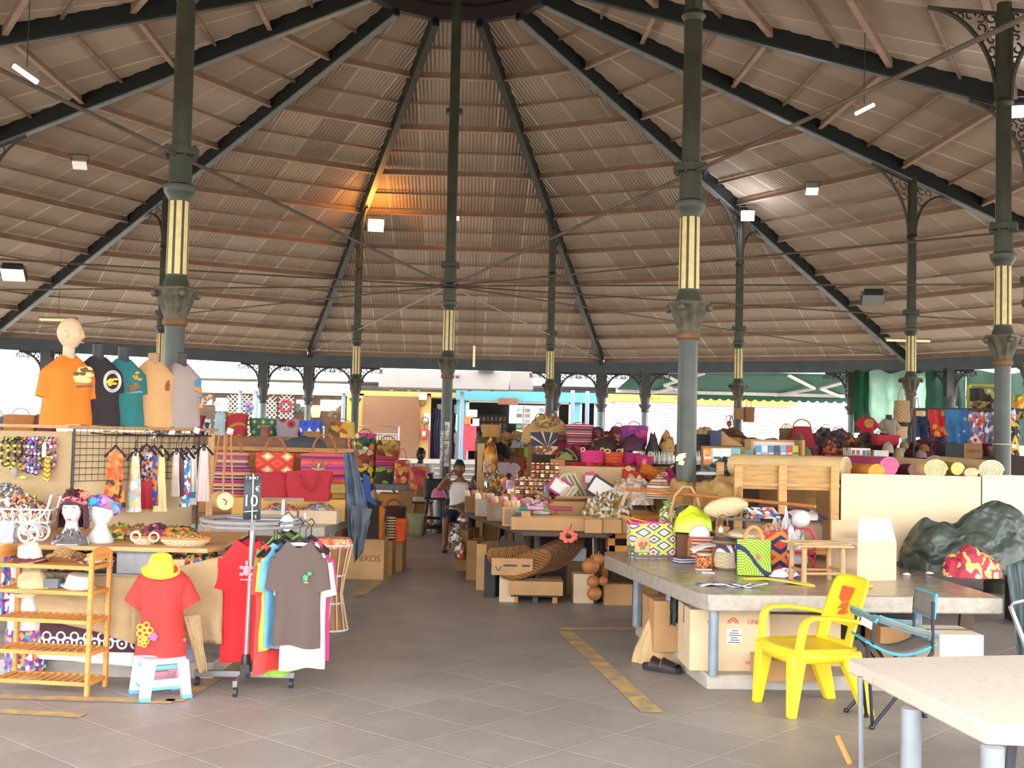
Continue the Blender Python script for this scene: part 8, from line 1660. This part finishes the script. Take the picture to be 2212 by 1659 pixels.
# honey / sweets cardboard stand & things around the women
block('tall brown carton stand with gold bags left of the curly haired woman', 1030, 958, 1046, 1075, 16.6, .3, CARD, 'carton_stand', 'stand', 0)
hpx('gold and amber bags hung on the tall carton stand', 1040, 960, 1075, 1022, 16.5, .3, pm('patch', ['b8741e', 'd8983a', '8a4a14', 'e8b85a', '6a3810'], 9, .3, bump=0), 5, 'amber_bags', 'bags', n=30, k=6)
block('dark crate under the amber bags', 1040, 1022, 1075, 1080, 16.65, .3, CARD_D, 'crate', 'crate', 0)
p = at(1048, 1062, 17.6); r = T('burlap_sack', 'tall tan burlap sack between the two seated women', 'sack', (p.x, 17.6, 0)); mb = MB(); mb.loft([sring(.2, .17, 0, .7), sring(.24, .2, .3, .7), sring(.22, .18, .75, .7), sring(.2, .16, .95, .8), sring(.12, .1, 1.0, .8)]); mb.obj('body', weave('c29a58', '94703a', 160), r)
p = at(1030, 1045, 16.9); r = T('black_bag', 'black looped bag hanging beside the tan sack', 'bag', (p.x, 16.95, p.z)); mb = MB(); mb.tube([(.07*math.cos(q_), 0, .12*math.sin(q_)) for q_ in [2*PI*i/16 for i in range(16)]], .022, 7, True); mb.obj('strap', BLACK, r); mb = MB(); mb.loft([sring(.07, .05, -.22, .6), sring(.08, .06, -.12, .6), sring(.06, .04, -.05, .6)]); mb.obj('body', mat('3a2a3a', .7), r)
block('dark chest behind the black looped bag', 1012, 1055, 1050, 1100, 17.05, .3, mat('241a14', .9), 'crate', 'crate', 0)
# ================================================================ BACK ROWS, CENTRE TO RIGHT
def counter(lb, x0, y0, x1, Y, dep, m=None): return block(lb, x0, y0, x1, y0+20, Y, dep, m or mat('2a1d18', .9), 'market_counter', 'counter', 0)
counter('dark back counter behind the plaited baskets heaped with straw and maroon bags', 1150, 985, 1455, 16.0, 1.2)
pile('natural straw bag in the tall pale pile behind the sunburst bag', 1140, 906, 1220, 957, 16.6, ['d0a262'], 3, 'straw_bag', sz=46)
pile('tan straw hat in the pile left of the pale straw bags', 1096, 924, 1156, 963, 20.6, ['c08e4c'], 7, 'straw_hat', 'hat', 'hat', 34)
pile('brown straw bag in the small pile left of the tan hats', 1070, 938, 1108, 976, 20.4, ['a8783c'], 5, 'straw_bag', sz=30)
for (x0, y0, x1, y1, lb, Y) in ((1140, 955, 1215, 1000, 'brown carton under the large straw pile', 16.75), (1095, 962, 1140, 1010, 'brown carton under the tan straw hats', 20.7), (1068, 975, 1095, 1040, 'dark carton under the small straw pile', 20.5)): block(lb, x0, y0, x1, y1, Y, .5, CARD_D, 'crate', 'crate', 0)
bagpx('navy bag with a yellow sunburst print in front of the straw pile', 1147, 934, 1203, 966, 16.3, pm('sun', ['d8b02a', '1f2450', '1f2450', '1f2450', '1f2450'], 1.6, bump=0), 0, .12, hn=0, top=1.2)
r = bagpx('natural straw bag with a brown swirl print below the sunburst bag', 1157, 964, 1203, 994, 16.2, pm('noise', ['d8b888', '7a4a24', 'd8b888', 'd0ae7c', 'd8b888'], 5), 0, .12, hn=0, top=1.15)
bagpx('purple, pink and green striped tote standing on the central heap', 1222, 917, 1278, 962, 16.4, pm('sz', ['5a1a3a', 'c83a7a', '3a1a2a', 'd8a07a', '7a2a5a', '8a7a3a', '4a1428'], 9), .1, .2, hn=1, hh=.05, top=1.1)
pile('maroon and gold cloth bag in the heap right of the striped tote', 1266, 930, 1356, 987, 16.2, ['5a1020', '8a1a34', '3a0e1c', 'a8762e', '6a2a5a'], 4, ps=7)
bagpx('magenta and purple bag tipped up on the maroon heap', 1342, 922, 1398, 962, 16.3, pm('noise', ['a81c5a', '6a1a6a', 'b8246a', '5a1a7a'], 3), 0, .2, hn=1, hh=.1, top=1.15, lean=-.2)
pile('wine red cloth bag in the heap right of the sunburst bag', 1198, 940, 1262, 1002, 16.0, ['8a1426', '6a1020', 'a82034', '4a1420'], 9)
pile('red and gold fabric bundle in the heap behind the curly haired woman', 1098, 985, 1152, 1032, 20.2, ['8a1a24', 'c8402a', 'd88a2a', '6a1420'], 6, 'fabric_bundle', 'fabric', 'roll', 30)
block('lime green box behind the curly haired woman', 1133, 966, 1157, 988, 20.2, .2, mat('7ac01e', .6), 'green_box', 'box', zmin=None)
for i, (x0, y0, x1, y1, c, lb) in enumerate(((1098, 948, 1132, 968, '8a8a8e', 'grey bowl-like bag with black rim left of the sunburst bag'), (1075, 955, 1100, 985, 'b8a890', 'pale grey and brown doll figures left of the grey bag'), (1200, 975, 1250, 995, '8a8a4a', 'olive green straw tray heap above the plywood box'), (1340, 945, 1398, 975, '4a1a3a', 'striped maroon cloth stack under the magenta bag'), (1285, 950, 1340, 972, '2a1a14', 'black straw items below the maroon heap'), (1398, 945, 1432, 985, '3a3632', 'dark grey cone-shaped cushion left of the tall column'), (1425, 940, 1465, 985, 'b08040', 'crumpled brown paper bags left of the tall column'))):
    hpx(lb, x0, y0, x1, y1, 20.3 if i in (0, 1) else 15.6, .5, pm('patch', [c, c, '1c1412', c], 8, bump=0) if i != 5 else mat(c, .9), i+2, 'goods_heap', 'goods', n=28, pw=.9 if i == 5 else .6)
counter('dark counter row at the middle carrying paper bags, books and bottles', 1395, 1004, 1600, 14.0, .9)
block('dark crate under the doll figures and grey bag', 1072, 985, 1132, 1040, 20.35, .4, mat('8a4a2a', .9), 'crate', 'crate', 0)
bagpx('brown paper bag with scalloped top at the far centre behind the straw hats', 1040, 918, 1080, 944, 18.0, mat('b07c3c', .9), 0, .2, hn=0, top=1.25); block('tall dark stand under the scalloped brown paper bag', 1050, 944, 1070, 1010, 18.05, .2, mat('3a2416', .9), 'stand', 'stand', 0)
hpx('dark green leafy plant heap at the blue shop entrance end of the table', 1024, 930, 1052, 975, 18.5, .4, pm('patch', ['2a3a1c', '1c2414', '4a6a2a', '5a4a2a'], 9, bump=0), 8, 'plant_heap', 'plant', n=28, k=7); block('dark crate under the leafy plant', 1026, 975, 1052, 1030, 18.6, .3, mat('241a12', .9), 'crate', 'crate', 0)
# bottles
bp = None
for i in range(13):
    x = 1402+i*5.4; row = i % 2; p = at(x if i < 10 else 1466+(i-10)*6, 1005, 14.05+.12*row)
    if i >= 10: p = at(1500+(i-10)*5, 1004, 14.1)
    if bp is None:
        r = bp = T('bottle', 'x', 'bottle', p, group='rum bottles behind the tall column'); MB().lathe([(.016, 0), (.019, .005), (.019, .1), (.008, .125), (.008, .155)], 12).obj('glass', mat('c8ccc4', .1, 0, .05), r); MB().lathe([(.0195, .05), (.0195, .095)], 12, cap=False).obj('paper_label', PAPER, r); MB().lathe([(.009, .152), (.009, .172), (.001, .173)], 12).obj('cap', mat('2a8a4a', .4), r)
    else: r = dup(bp, 'x', p)
    r['label'] = 'small clear bottle with white label and green cap '+('left of the tall column' if i < 10 else 'right of the tall column')
# cartons and books
for (x0, y0, x1, y1, Y, m, lb) in ((1500, 938, 1540, 966, 16.0, mat('1c1a1e', .8), 'black box on the back counter right of the tall column'), (1535, 930, 1558, 964, 15.8, mat('28324e', .7), 'navy blue carton side right of the tall column')): block(lb, x0, y0, x1, y1, Y, .3, m, 'carton', 'box', zmin=None)
p = at(1575, 965, 15.9); r = T('torn_carton', 'torn brown carton sloping down right of the navy carton', 'box', (p.x, 15.9, p.z)); mb = MB(); w_ = S(58, 15.9); mb.prism([(-w_/2, 0), (w_/2, 0), (w_/2, .03), (0, .13), (-w_/4, .21), (-w_/2, .22)], 0, .3); mb.obj('body', CARD, r)
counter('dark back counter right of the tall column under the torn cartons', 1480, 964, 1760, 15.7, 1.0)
pile('brown wicker hat in the pile on the torn cartons', 1548, 918, 1600, 946, 16.6, ['6a4428'], 12, 'wicker_hat', 'hat', 'hat', 26); hpx('crumpled paper on the back counter right of the tall column', 1505, 926, 1550, 945, 16.5, .4, mat('b08a5a', .9), 13, 'crumpled_paper', 'paper', n=28)
block('brown carton under the wicker wreaths', 1505, 944, 1600, 970, 16.4, .5, CARD_D, 'carton', 'box', zmin=None)
pile('olive green cloth bundle in the heap beside the leaf bag column', 1575, 942, 1684, 970, 16.2, ['3a4020', '5a5a2a', '2a2a18', '6a4a3a'], 14, 'cloth_bundle', 'cloth', 'roll', 30)
# pigeonhole book display right of tall column
def bookrow(lb, x0, x1, y0, y1, Y, cs, zb=None):
    for i in range(len(cs)):
        xa = x0+(x1-x0)*i/len(cs); xb = x0+(x1-x0)*(i+1)/len(cs)-.6; a, b = at(xa, y1, Y), at(xb, y1, Y); z1 = at(xa, y0, Y).z; c = cs[i]
        r = T('booklet', lb.replace('#', c[1]), 'booklet', ((a.x+b.x)/2, Y, a.z), rot=(-.14, 0, 0)); h = z1-a.z; w_ = b.x-a.x
        MB().box((0, 0, h/2), (w_, .012, h)).obj('cover', c[0] if not isinstance(c[0], str) else mat(c[0], .4), r)
        mb = MB(); mb.box((0, -.008, h*.42), (w_*.8, .003, h*.14)); mb.obj('title', mat(c[2], .5), r)
BX = 12.6
bookrow('# booklet standing in the display right of the tall column', 1519, 1600, 968, 1004, BX, [(pm('noise', ['2a9a8a', 'e86a2a', 'd8b04a', '3aa890'], 7, .4, bump=0), 'teal and orange', 'f0e8d0'), ('f2f2f0', 'first white', '3a3a44'), ('f4f4f6', 'second white', '3a3a44'), ('6ac0c0', 'turquoise', 'e8f0f0')])
bookrow('# booklet in the lower display row right of the tall column', 1566, 1600, 1000, 1018, BX-.25, [('eceaf2', 'white lower', '4a5aa0'), ('8ac8c8', 'pale turquoise lower', 'ffffff')])
block('dark book stall counter right of the tall column', 1495, 1018, 1640, 1100, BX-.1, .5, mat('3a2a22', .9), 'market_counter', 'counter', 0)
block('brown cardboard back of the booklet display', 1516, 964, 1608, 1012, BX+.05, .06, CARD_D, 'backing_sheet', 'display', zmin=None)
bookrow('# booklet beside the display at the tall column', 1606, 1625, 972, 1000, BX+.1, [('2f8a84', 'dark teal', 'c8e0d8')])
p = at(1548, 1012, 12.2); mb = MB(); mb.box((0, 0, 0), (.3, .22, .012), rot=(Matrix.Rotation(-.5, 3, 'Y') @ Matrix.Rotation(.6, 3, 'X'))); tag(mb.obj('dark_map', pm('noise', ['4a5458', '2a3438', '6a7a70', '3a4a54'], 8, .3, bump=0), loc=p), 'dark glossy map sheet tilted below the booklets', 'map')
mb = MB(); p = at(1525, 1022, 12.0); mb.box((0, 0, 0), (.26, .16, .03), rz=.1); tag(mb.obj('white_book', pm('noise', ['f0f0f0', '5a9ac8', 'e8eef2', 'f4f4f4'], 5, .4, bump=0), loc=p), 'white and blue picture book at the foot of the tall column', 'book')
a, b = at(1622, 958, 13.0), at(1732, 958, 13.0); z1, z0 = at(1680, 950, 13).z, at(1680, 998, 13).z
r = T('book_box', 'brown open display box of postcards and travel books', 'display', ((a.x+b.x)/2, 13.0, z0)); w_ = b.x-a.x; h_ = z1-z0
mb = MB(); mb.box((-w_/2, .1, h_/2), (.03, .35, h_)); mb.box((w_/2, .1, h_/2), (.03, .35, h_)); mb.box((0, .27, h_/2), (w_, .02, h_)); mb.box((0, .1, .01), (w_, .35, .02)); mb.obj('box', CARD, r)
mb = MB(); mb.box((0, .255, h_*.55), (w_*.92, .01, h_*.7)); mb.obj('white_back', PAPER, r)
bookrow('# travel book standing in the brown display box', 1632, 1726, 962, 992, 13.02, [('3a9ae0', 'bright blue', 'e8f0f8'), ('e8ecee', 'white', '9ab0c0'), ('4a7aa8', 'steel blue', 'd8e0e8'), ('2a2a30', 'narrow black', '5a5a60'), ('8aa8c8', 'pale blue', 'e8ecf0'), ('c83a3a', 'thin red', 'f0d0d0'), ('d8d23a', 'yellow', '2a6a3a')])
for i, (x, y, c, lb) in enumerate(((1686, 989, 'e8d8b8', 'cream paperback lying at the display box front'), (1710, 986, 'e8c83a', 'yellow paperback lying at the display box front'), (1740, 988, 'a8b8c8', 'pale blue paperback lying right of the display box'), (1760, 986, '9a4a5a', 'maroon paperback lying right of the display box'), (1785, 988, '9aa0a8', 'grey paperback stack right of the display box'), (1650, 996, '8a98a8', 'blue grey map folded by the big straw roll'))):
    p = at(x, y+6, 12.7); mb = MB(); mb.box((0, 0, .02), (.16, .12, .04), rz=.1*i); tag(mb.obj('paperback', mat(c, .5), loc=(p.x, 12.75, p.z)), lb, 'book')
block('brown counter under the travel book display box', 1608, 998, 1810, 1040, 12.65, .8, CARD_D, 'market_counter', 'counter', 0)
# masking paper scraps on tall column
p = at(1471, 992, 10.9); mb = MB(); mb.prism([(-.04, .02), (-.01, .05), (.05, .06), (.06, .05), (.04, .04), (.06, .03), (.02, -.01), (.045, -.02), (.03, -.06), (-.02, -.05), (-.01, -.02), (-.045, -.02)], -.005, 0)
tag(mb.obj('torn_paper', mat('e8d0b4', .8), loc=(p.x, COLP[5].y-.1, p.z)), 'torn cream paper scrap stuck on the tall right foreground column', 'paper')
# ---- right back: dark heaps, shirts, wax prints
YR = 18.0
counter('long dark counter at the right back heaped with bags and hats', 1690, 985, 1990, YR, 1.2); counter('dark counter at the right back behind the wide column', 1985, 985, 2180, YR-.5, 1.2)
DK = [('navy and maroon cloth bag in the heap left of the crimson shirt', 1748, 925, 1850, 985, ['2a1a28', '5a1428', '3a3448', '1c1418', '6a5a3a']), ('rust brown bag in the heap beside the flower garland', 1795, 945, 1870, 990, ['4a2418', '8a3a1c', '2a1410', '5a4030', 'b8642a']), ('dark brown bag in the heap under the crimson shirt', 1850, 940, 1935, 990, ['241614', '3a221a', '4a3a30', '1a1012']), ('navy bag in the heap right of the straw bag column', 1985, 930, 2060, 990, ['1a1a38', '4a1428', '2a1a2a', '5a2a3a']), ('plum bag in the heap behind the gold ball', 1960, 960, 2050, 992, ['3a1024', '5a1a34', '2a0e1a', '4a1a2a']), ('red brown bag in the heap behind the lettered carton', 2095, 955, 2175, 992, ['3a1a14', '5a2a1c', '7a2a1c', '2a1410'])]
for i, (lb, x0, y0, x1, y1, cs) in enumerate(DK): pile(lb, x0, y0, x1, y1, YR-.1-.05*i, cs, i+3, sz=32)
bagpx('crimson bag peaked beside the brown display box at the right back', 1705, 922, 1758, 985, 17.4, mat('8a1420', .9), 0, .3, hn=1, hh=.14, top=.5, hr=.012)
bagpx('brown straw carry bag left of the crimson bag', 1684, 926, 1712, 985, 17.6, weave('8a6030', '4a3014', 50), 0, .2, hn=2, hh=.1)
hpx('round wicker hat with dark inside at the right of the travel books', 1718, 942, 1745, 975, 15.6, .3, weave('8a6438', '3a2414', 60), 4, 'wicker_hat', 'hat', n=26); hpx('olive round hat right of the travel books', 1724, 966, 1758, 986, 15.3, .3, mat('5a5434', .9), 5, 'olive_hat', 'hat', n=24, amp=.05)
block('dark chest under the round hats at the right of the travel books', 1700, 985, 1790, 1010, 15.4, .6, mat('2a1d18', .9), 'market_counter', 'counter', 0)
hpx('orange and dark flower garland on the right back counter', 1780, 958, 1815, 985, 17.2, .3, pm('patch', ['c85a1c', '2a1814', 'd8702a', '3a1c18', '5a2a4a'], 16, bump=0), 6, 'garland', 'garland', n=30, k=8)
bagpx('red oval bag under the beige shirt', 1886, 940, 1938, 962, 17.2, mat('a81428', .8), 0, .3, hn=0, top=1.15); block('dark stand under the red oval bag', 1886, 962, 1938, 1000, 17.25, .3, mat('1c1210', .9), 'crate', 'crate', 0)
r = cpx('white carton with coloured prints on the right back counter', 1835, 968, 1879, 990, 16.6, .3, PAPER, .1); mb = MB()
for i, (x, c) in enumerate(((-.11, 0), (-.04, 1), (.05, 2), (.11, 0))): mb.box((x, -.153, .075), (.05, .003, .09), mi=c)
mb.obj('print', [mat('8a5a3a'), mat('c84a3a'), mat('3a6ab0')], r)
cpx('small white box right of the printed carton', 1890, 973, 1921, 990, 16.6, .2, mat('e8e2dc', .7), -.1); block('dark bench under the white cartons at the right back', 1825, 990, 1960, 1010, 16.55, .6, mat('2a1d18', .9), 'market_counter', 'counter', 0)
for i, (x, y, w_, c, lb) in enumerate(((1925, 968, 22, 'b8a890', 'pale round straw ball right of the white box'), (1948, 980, 22, 'c0a884', 'tan round hat by the straw bag column foot'), (1998, 985, 22, 'c890a0', 'pale pink round hat above the natural mat roll'), (2005, 968, 14, 'a8862e', 'small gold ball on the plum heap'), (1960, 962, 14, '9a8060', 'small tan ornament by the straw bag column'))):
    hpx(lb, x-w_/2, y-w_/2, x+w_/2, y+w_/2, 16.8, .3, mat(c, .9), i, 'round_hat', 'hat', n=22, amp=.08)
block('dark shelf under the round hats by the straw bag column', 1915, 988, 2015, 1010, 16.75, .4, mat('2a1d18', .9), 'market_counter', 'counter', 0)
def fartee(lb, cx, y0, y1, w, m, Y, pr=None):
    p = at(cx, y1, Y); L = S(y1-y0-8, Y); r = T('shirt_mannequin', lb, 'mannequin', p); mb = MB(); tee_mesh(mb, S(w, Y)*.62, L, .1, .12, .1, .17, .8, .006, .9, 2, .06); mb.obj('shirt', m, r, sharp=70)
    mb = MB(); mb.lathe([(.06, L-.03), (.05, L+.06)], 14); mb.obj('neck', BUST, r); mb = MB(); mb.cyl((0, 0, -p.z), (0, 0, .1), .03); mb.obj('stand', BUST, r)
    if pr: mb = MB(); mb.lathe([(.075, -.004), (.075, .004)], 20); mb.obj('print', pr, r, loc=(0, -.115, L*.68), rot=(PI/2, 0, 0))
fartee('crimson t-shirt with a gold disc print on a bust at the right back', 1872, 892, 945, 48, mat('b8142c', .9), 18.6, mat('b8782e', .7)); fartee('beige t-shirt on a bust right of the crimson one', 1920, 896, 942, 46, mat('a89a84', .9), 18.9)
# hanging straw bags on column D and leaf bags on column C
yD = COLP[2].y; D0 = lambda x, y, dy: at(x, y, yD+dy)
bagpx('fringed natural straw bag hanging left of its column, upper one', 1932, 866, 1964, 912, yD-.3, weave('cda878', '8a683c', 40), .2, .2, hn=1, hh=.3, top=.9); bagpx('cone-shaped straw bag hanging right of its column', 1968, 884, 1992, 920, yD-.25, mat('c8a478', .9), 0, .12, hn=1, hh=.25, top=2.2); bagpx('square slatted straw basket hanging low left of its column', 1934, 922, 1958, 947, yD-.3, pm('sz', ['d8b888', 'a8845a'], 28), 0, .15, hn=1, hh=.3)
bagpx('dark plum small bag hanging above the slatted straw basket', 1938, 908, 1958, 922, yD-.3, mat('3a1a28', .9), 0, .12, hn=0)
yC = COLP[1].y; bagpx('palm leaf bag hanging in front of the column by the green awning', 1585, 882, 1606, 906, yC-.3, weave('b8885a', '7a5430', 40), 0, .18, hn=1, hh=.25); bagpx('palm leaf bag hanging at the right of the column by the green awning', 1605, 880, 1628, 912, yC-.28, weave('a87444', '6a4424', 40), .2, .2, hn=1, hh=.2)
p = at(1577, 915, yC-.3); mb = MB()
for i in range(12): mb.tube([(RND.uniform(-.06, .06), RND.uniform(-.05, .05), .2+.0*i), (RND.uniform(-.14, .1), RND.uniform(-.05, .05), RND.uniform(.0, .15)), (RND.uniform(-.08, .08), 0, RND.uniform(-.15, .0))], .006, 5)
mb.ball((-.02, 0, 0), (.06, .05, .07), 10, mi=1); tag(mb.obj('dried_branch', [mat('3a2a20', .9), mat('a8482a', .8)], loc=p), 'dried twig ornament with a red pod hanging left of the leaf bags', 'ornament')
# wax prints
WX = [('red wax print cloth with gold ovals hanging at the right back', 2004, 884, 2046, 944, pm('spots', ['d8a03a', 'c8902a', 'c01e22', 'c01e22', 'c01e22'], 6.5, bump=0), -.0, 16.8), ('blue wax print cloth with orange flowers beside the red one', 2040, 884, 2104, 958, pm('spots', ['e8a070', '2a6aa0', '1f5a8e', '1f5a8e', '1f5a8e'], 8, bump=0), 0, 16.7), ('white, purple and orange wax print cloth right of the blue one', 2092, 888, 2132, 958, pm('patch', ['e0d8d8', 'd8642a', '6a4a7a', 'c84a3a', '8a7a9a', 'e8e0dc'], 9, bump=0), 0, 16.65), ('grey lilac wax print cloth left of the wide column', 2126, 890, 2158, 958, pm('patch', ['a89ab0', '5a5470', 'c8c0cc', '7a6a8a'], 9, bump=0), 0, 16.6), ('blue and white wax print cloth right of the wide column', 2178, 880, 2200, 950, pm('patch', ['2a4a9a', 'e8e4e8', 'd88a2a', '1f3a7a'], 8, bump=0), 0, 16.6), ('orange yellow flowered cloth at the right picture edge', 2186, 852, 2230, 905, pm('patch', ['e8a02a', 'd8781e', '5a8a2a', 'e8c03a', '3a5a24'], 7, bump=0), 0, 17.0), ('black and yellow flowered cloth hung high left of the wide column', 2096, 838, 2148, 890, pm('spots', ['d8cc8a', '8a863a', '1c1a12', '1c1a12'], 6, bump=0), 0, 17.4), ('dark cloth panel with yellow spots under the high flowered one', 2095, 866, 2150, 892, pm('patch', ['1c1812', '6a4a2a', '8a7a3a', '2a2018'], 8, bump=0), 0, 17.2), ('dark blue denim cloth left of the red wax print', 1972, 898, 2012, 945, mat('2f4460', .9), 0, 17.2)]
for i, (lb, x0, y0, x1, y1, m, o_, Y) in enumerate(WX):
    k = 10 if i in (0, 1) else 0; drape(lb, (at(x0, y0, Y), at(x1-k*.5, y0+2, Y), at(x0+k, y1, Y-.05), at(x1+k*.3, y1, Y-.05)), m, 'wax_print_cloth', 'cloth', .05, 2, seed=i)
r = T('cloth_rail', 'dark rail stand carrying the wax print cloths at the right back', 'rail', (0, 0, 0)); a, b = at(1975, 884, 17.0), at(2230, 886, 16.9); mb = MB(); mb.cyl(a, b, .02)
mb.obj('rail', mat('2a2420', .6), r)
for q in (a, (a+b)/2, b): mb = MB(); mb.cyl((q.x, q.y, 0), q, .025); mb.obj('post', mat('2a2420', .6), r)
a, b = at(2094, 832, 17.5), at(2150, 834, 17.5); r = T('cloth_stand', 'tall yellow framed stand behind the black and yellow cloth', 'stand', (a.x, 17.5, 0)); mb = MB(); mb.cyl((0, 0, 0), (0, 0, a.z), .035); mb.obj('post', mat('a8a83a', .7), r); mb = MB(); mb.cyl((b.x-a.x, 0, 0), (b.x-a.x, 0, a.z), .03); mb.cyl((0, 0, a.z), (b.x-a.x, 0, a.z), .03); mb.obj('frame', mat('8a8a34', .7), r)
r = cpx('brown carton with faint lettering left of the wide column', 2082, 958, 2122, 990, 16.2, .35, CARD_D, 0); text('CARGO', .06, r, (0, -.18, .1), mat('3a2414'))
block('black box left of the lettered carton', 2042, 958, 2081, 990, 16.2, .35, mat('15141a', .7), 'black_box', 'box', zmin=None); block('dark table under the black box and lettered carton', 2035, 990, 2150, 1010, 16.15, .6, mat('2a1d18', .9), 'market_counter', 'counter', 0)
p = at(2188, 920, 15.8); hpx('dark figure-like stack of black and red souvenirs at the right picture edge', 2180, 912, 2212, 985, 15.6, .4, pm('patch', ['1c1418', '3a1c20', 'c8502a', '2a2a2a', 'd8b03a'], 9, bump=0), 6, 'souvenir_stack', 'souvenirs', n=30, pw=.35); block('dark crate under the souvenir stack', 2178, 985, 2230, 1010, 15.6, .5, mat('2a1d18', .9), 'crate', 'crate', 0)
p = at(2193, 960, 13.0); mb = MB(); mb.tube([(.105*math.cos(q), .105*math.sin(q), 0) for q in [2*PI*i/16 for i in range(16)]], .006, 5, True); mb.box((.1, -.08, -.02), (.05, .01, .04), mi=1); tag(mb.obj('tie_wire', [mat('c8c4bc', .5), PAPER], loc=(COLP[4].x, COLP[4].y, p.z)), 'wire with a paper tag tied round the wide column at right', 'wire')
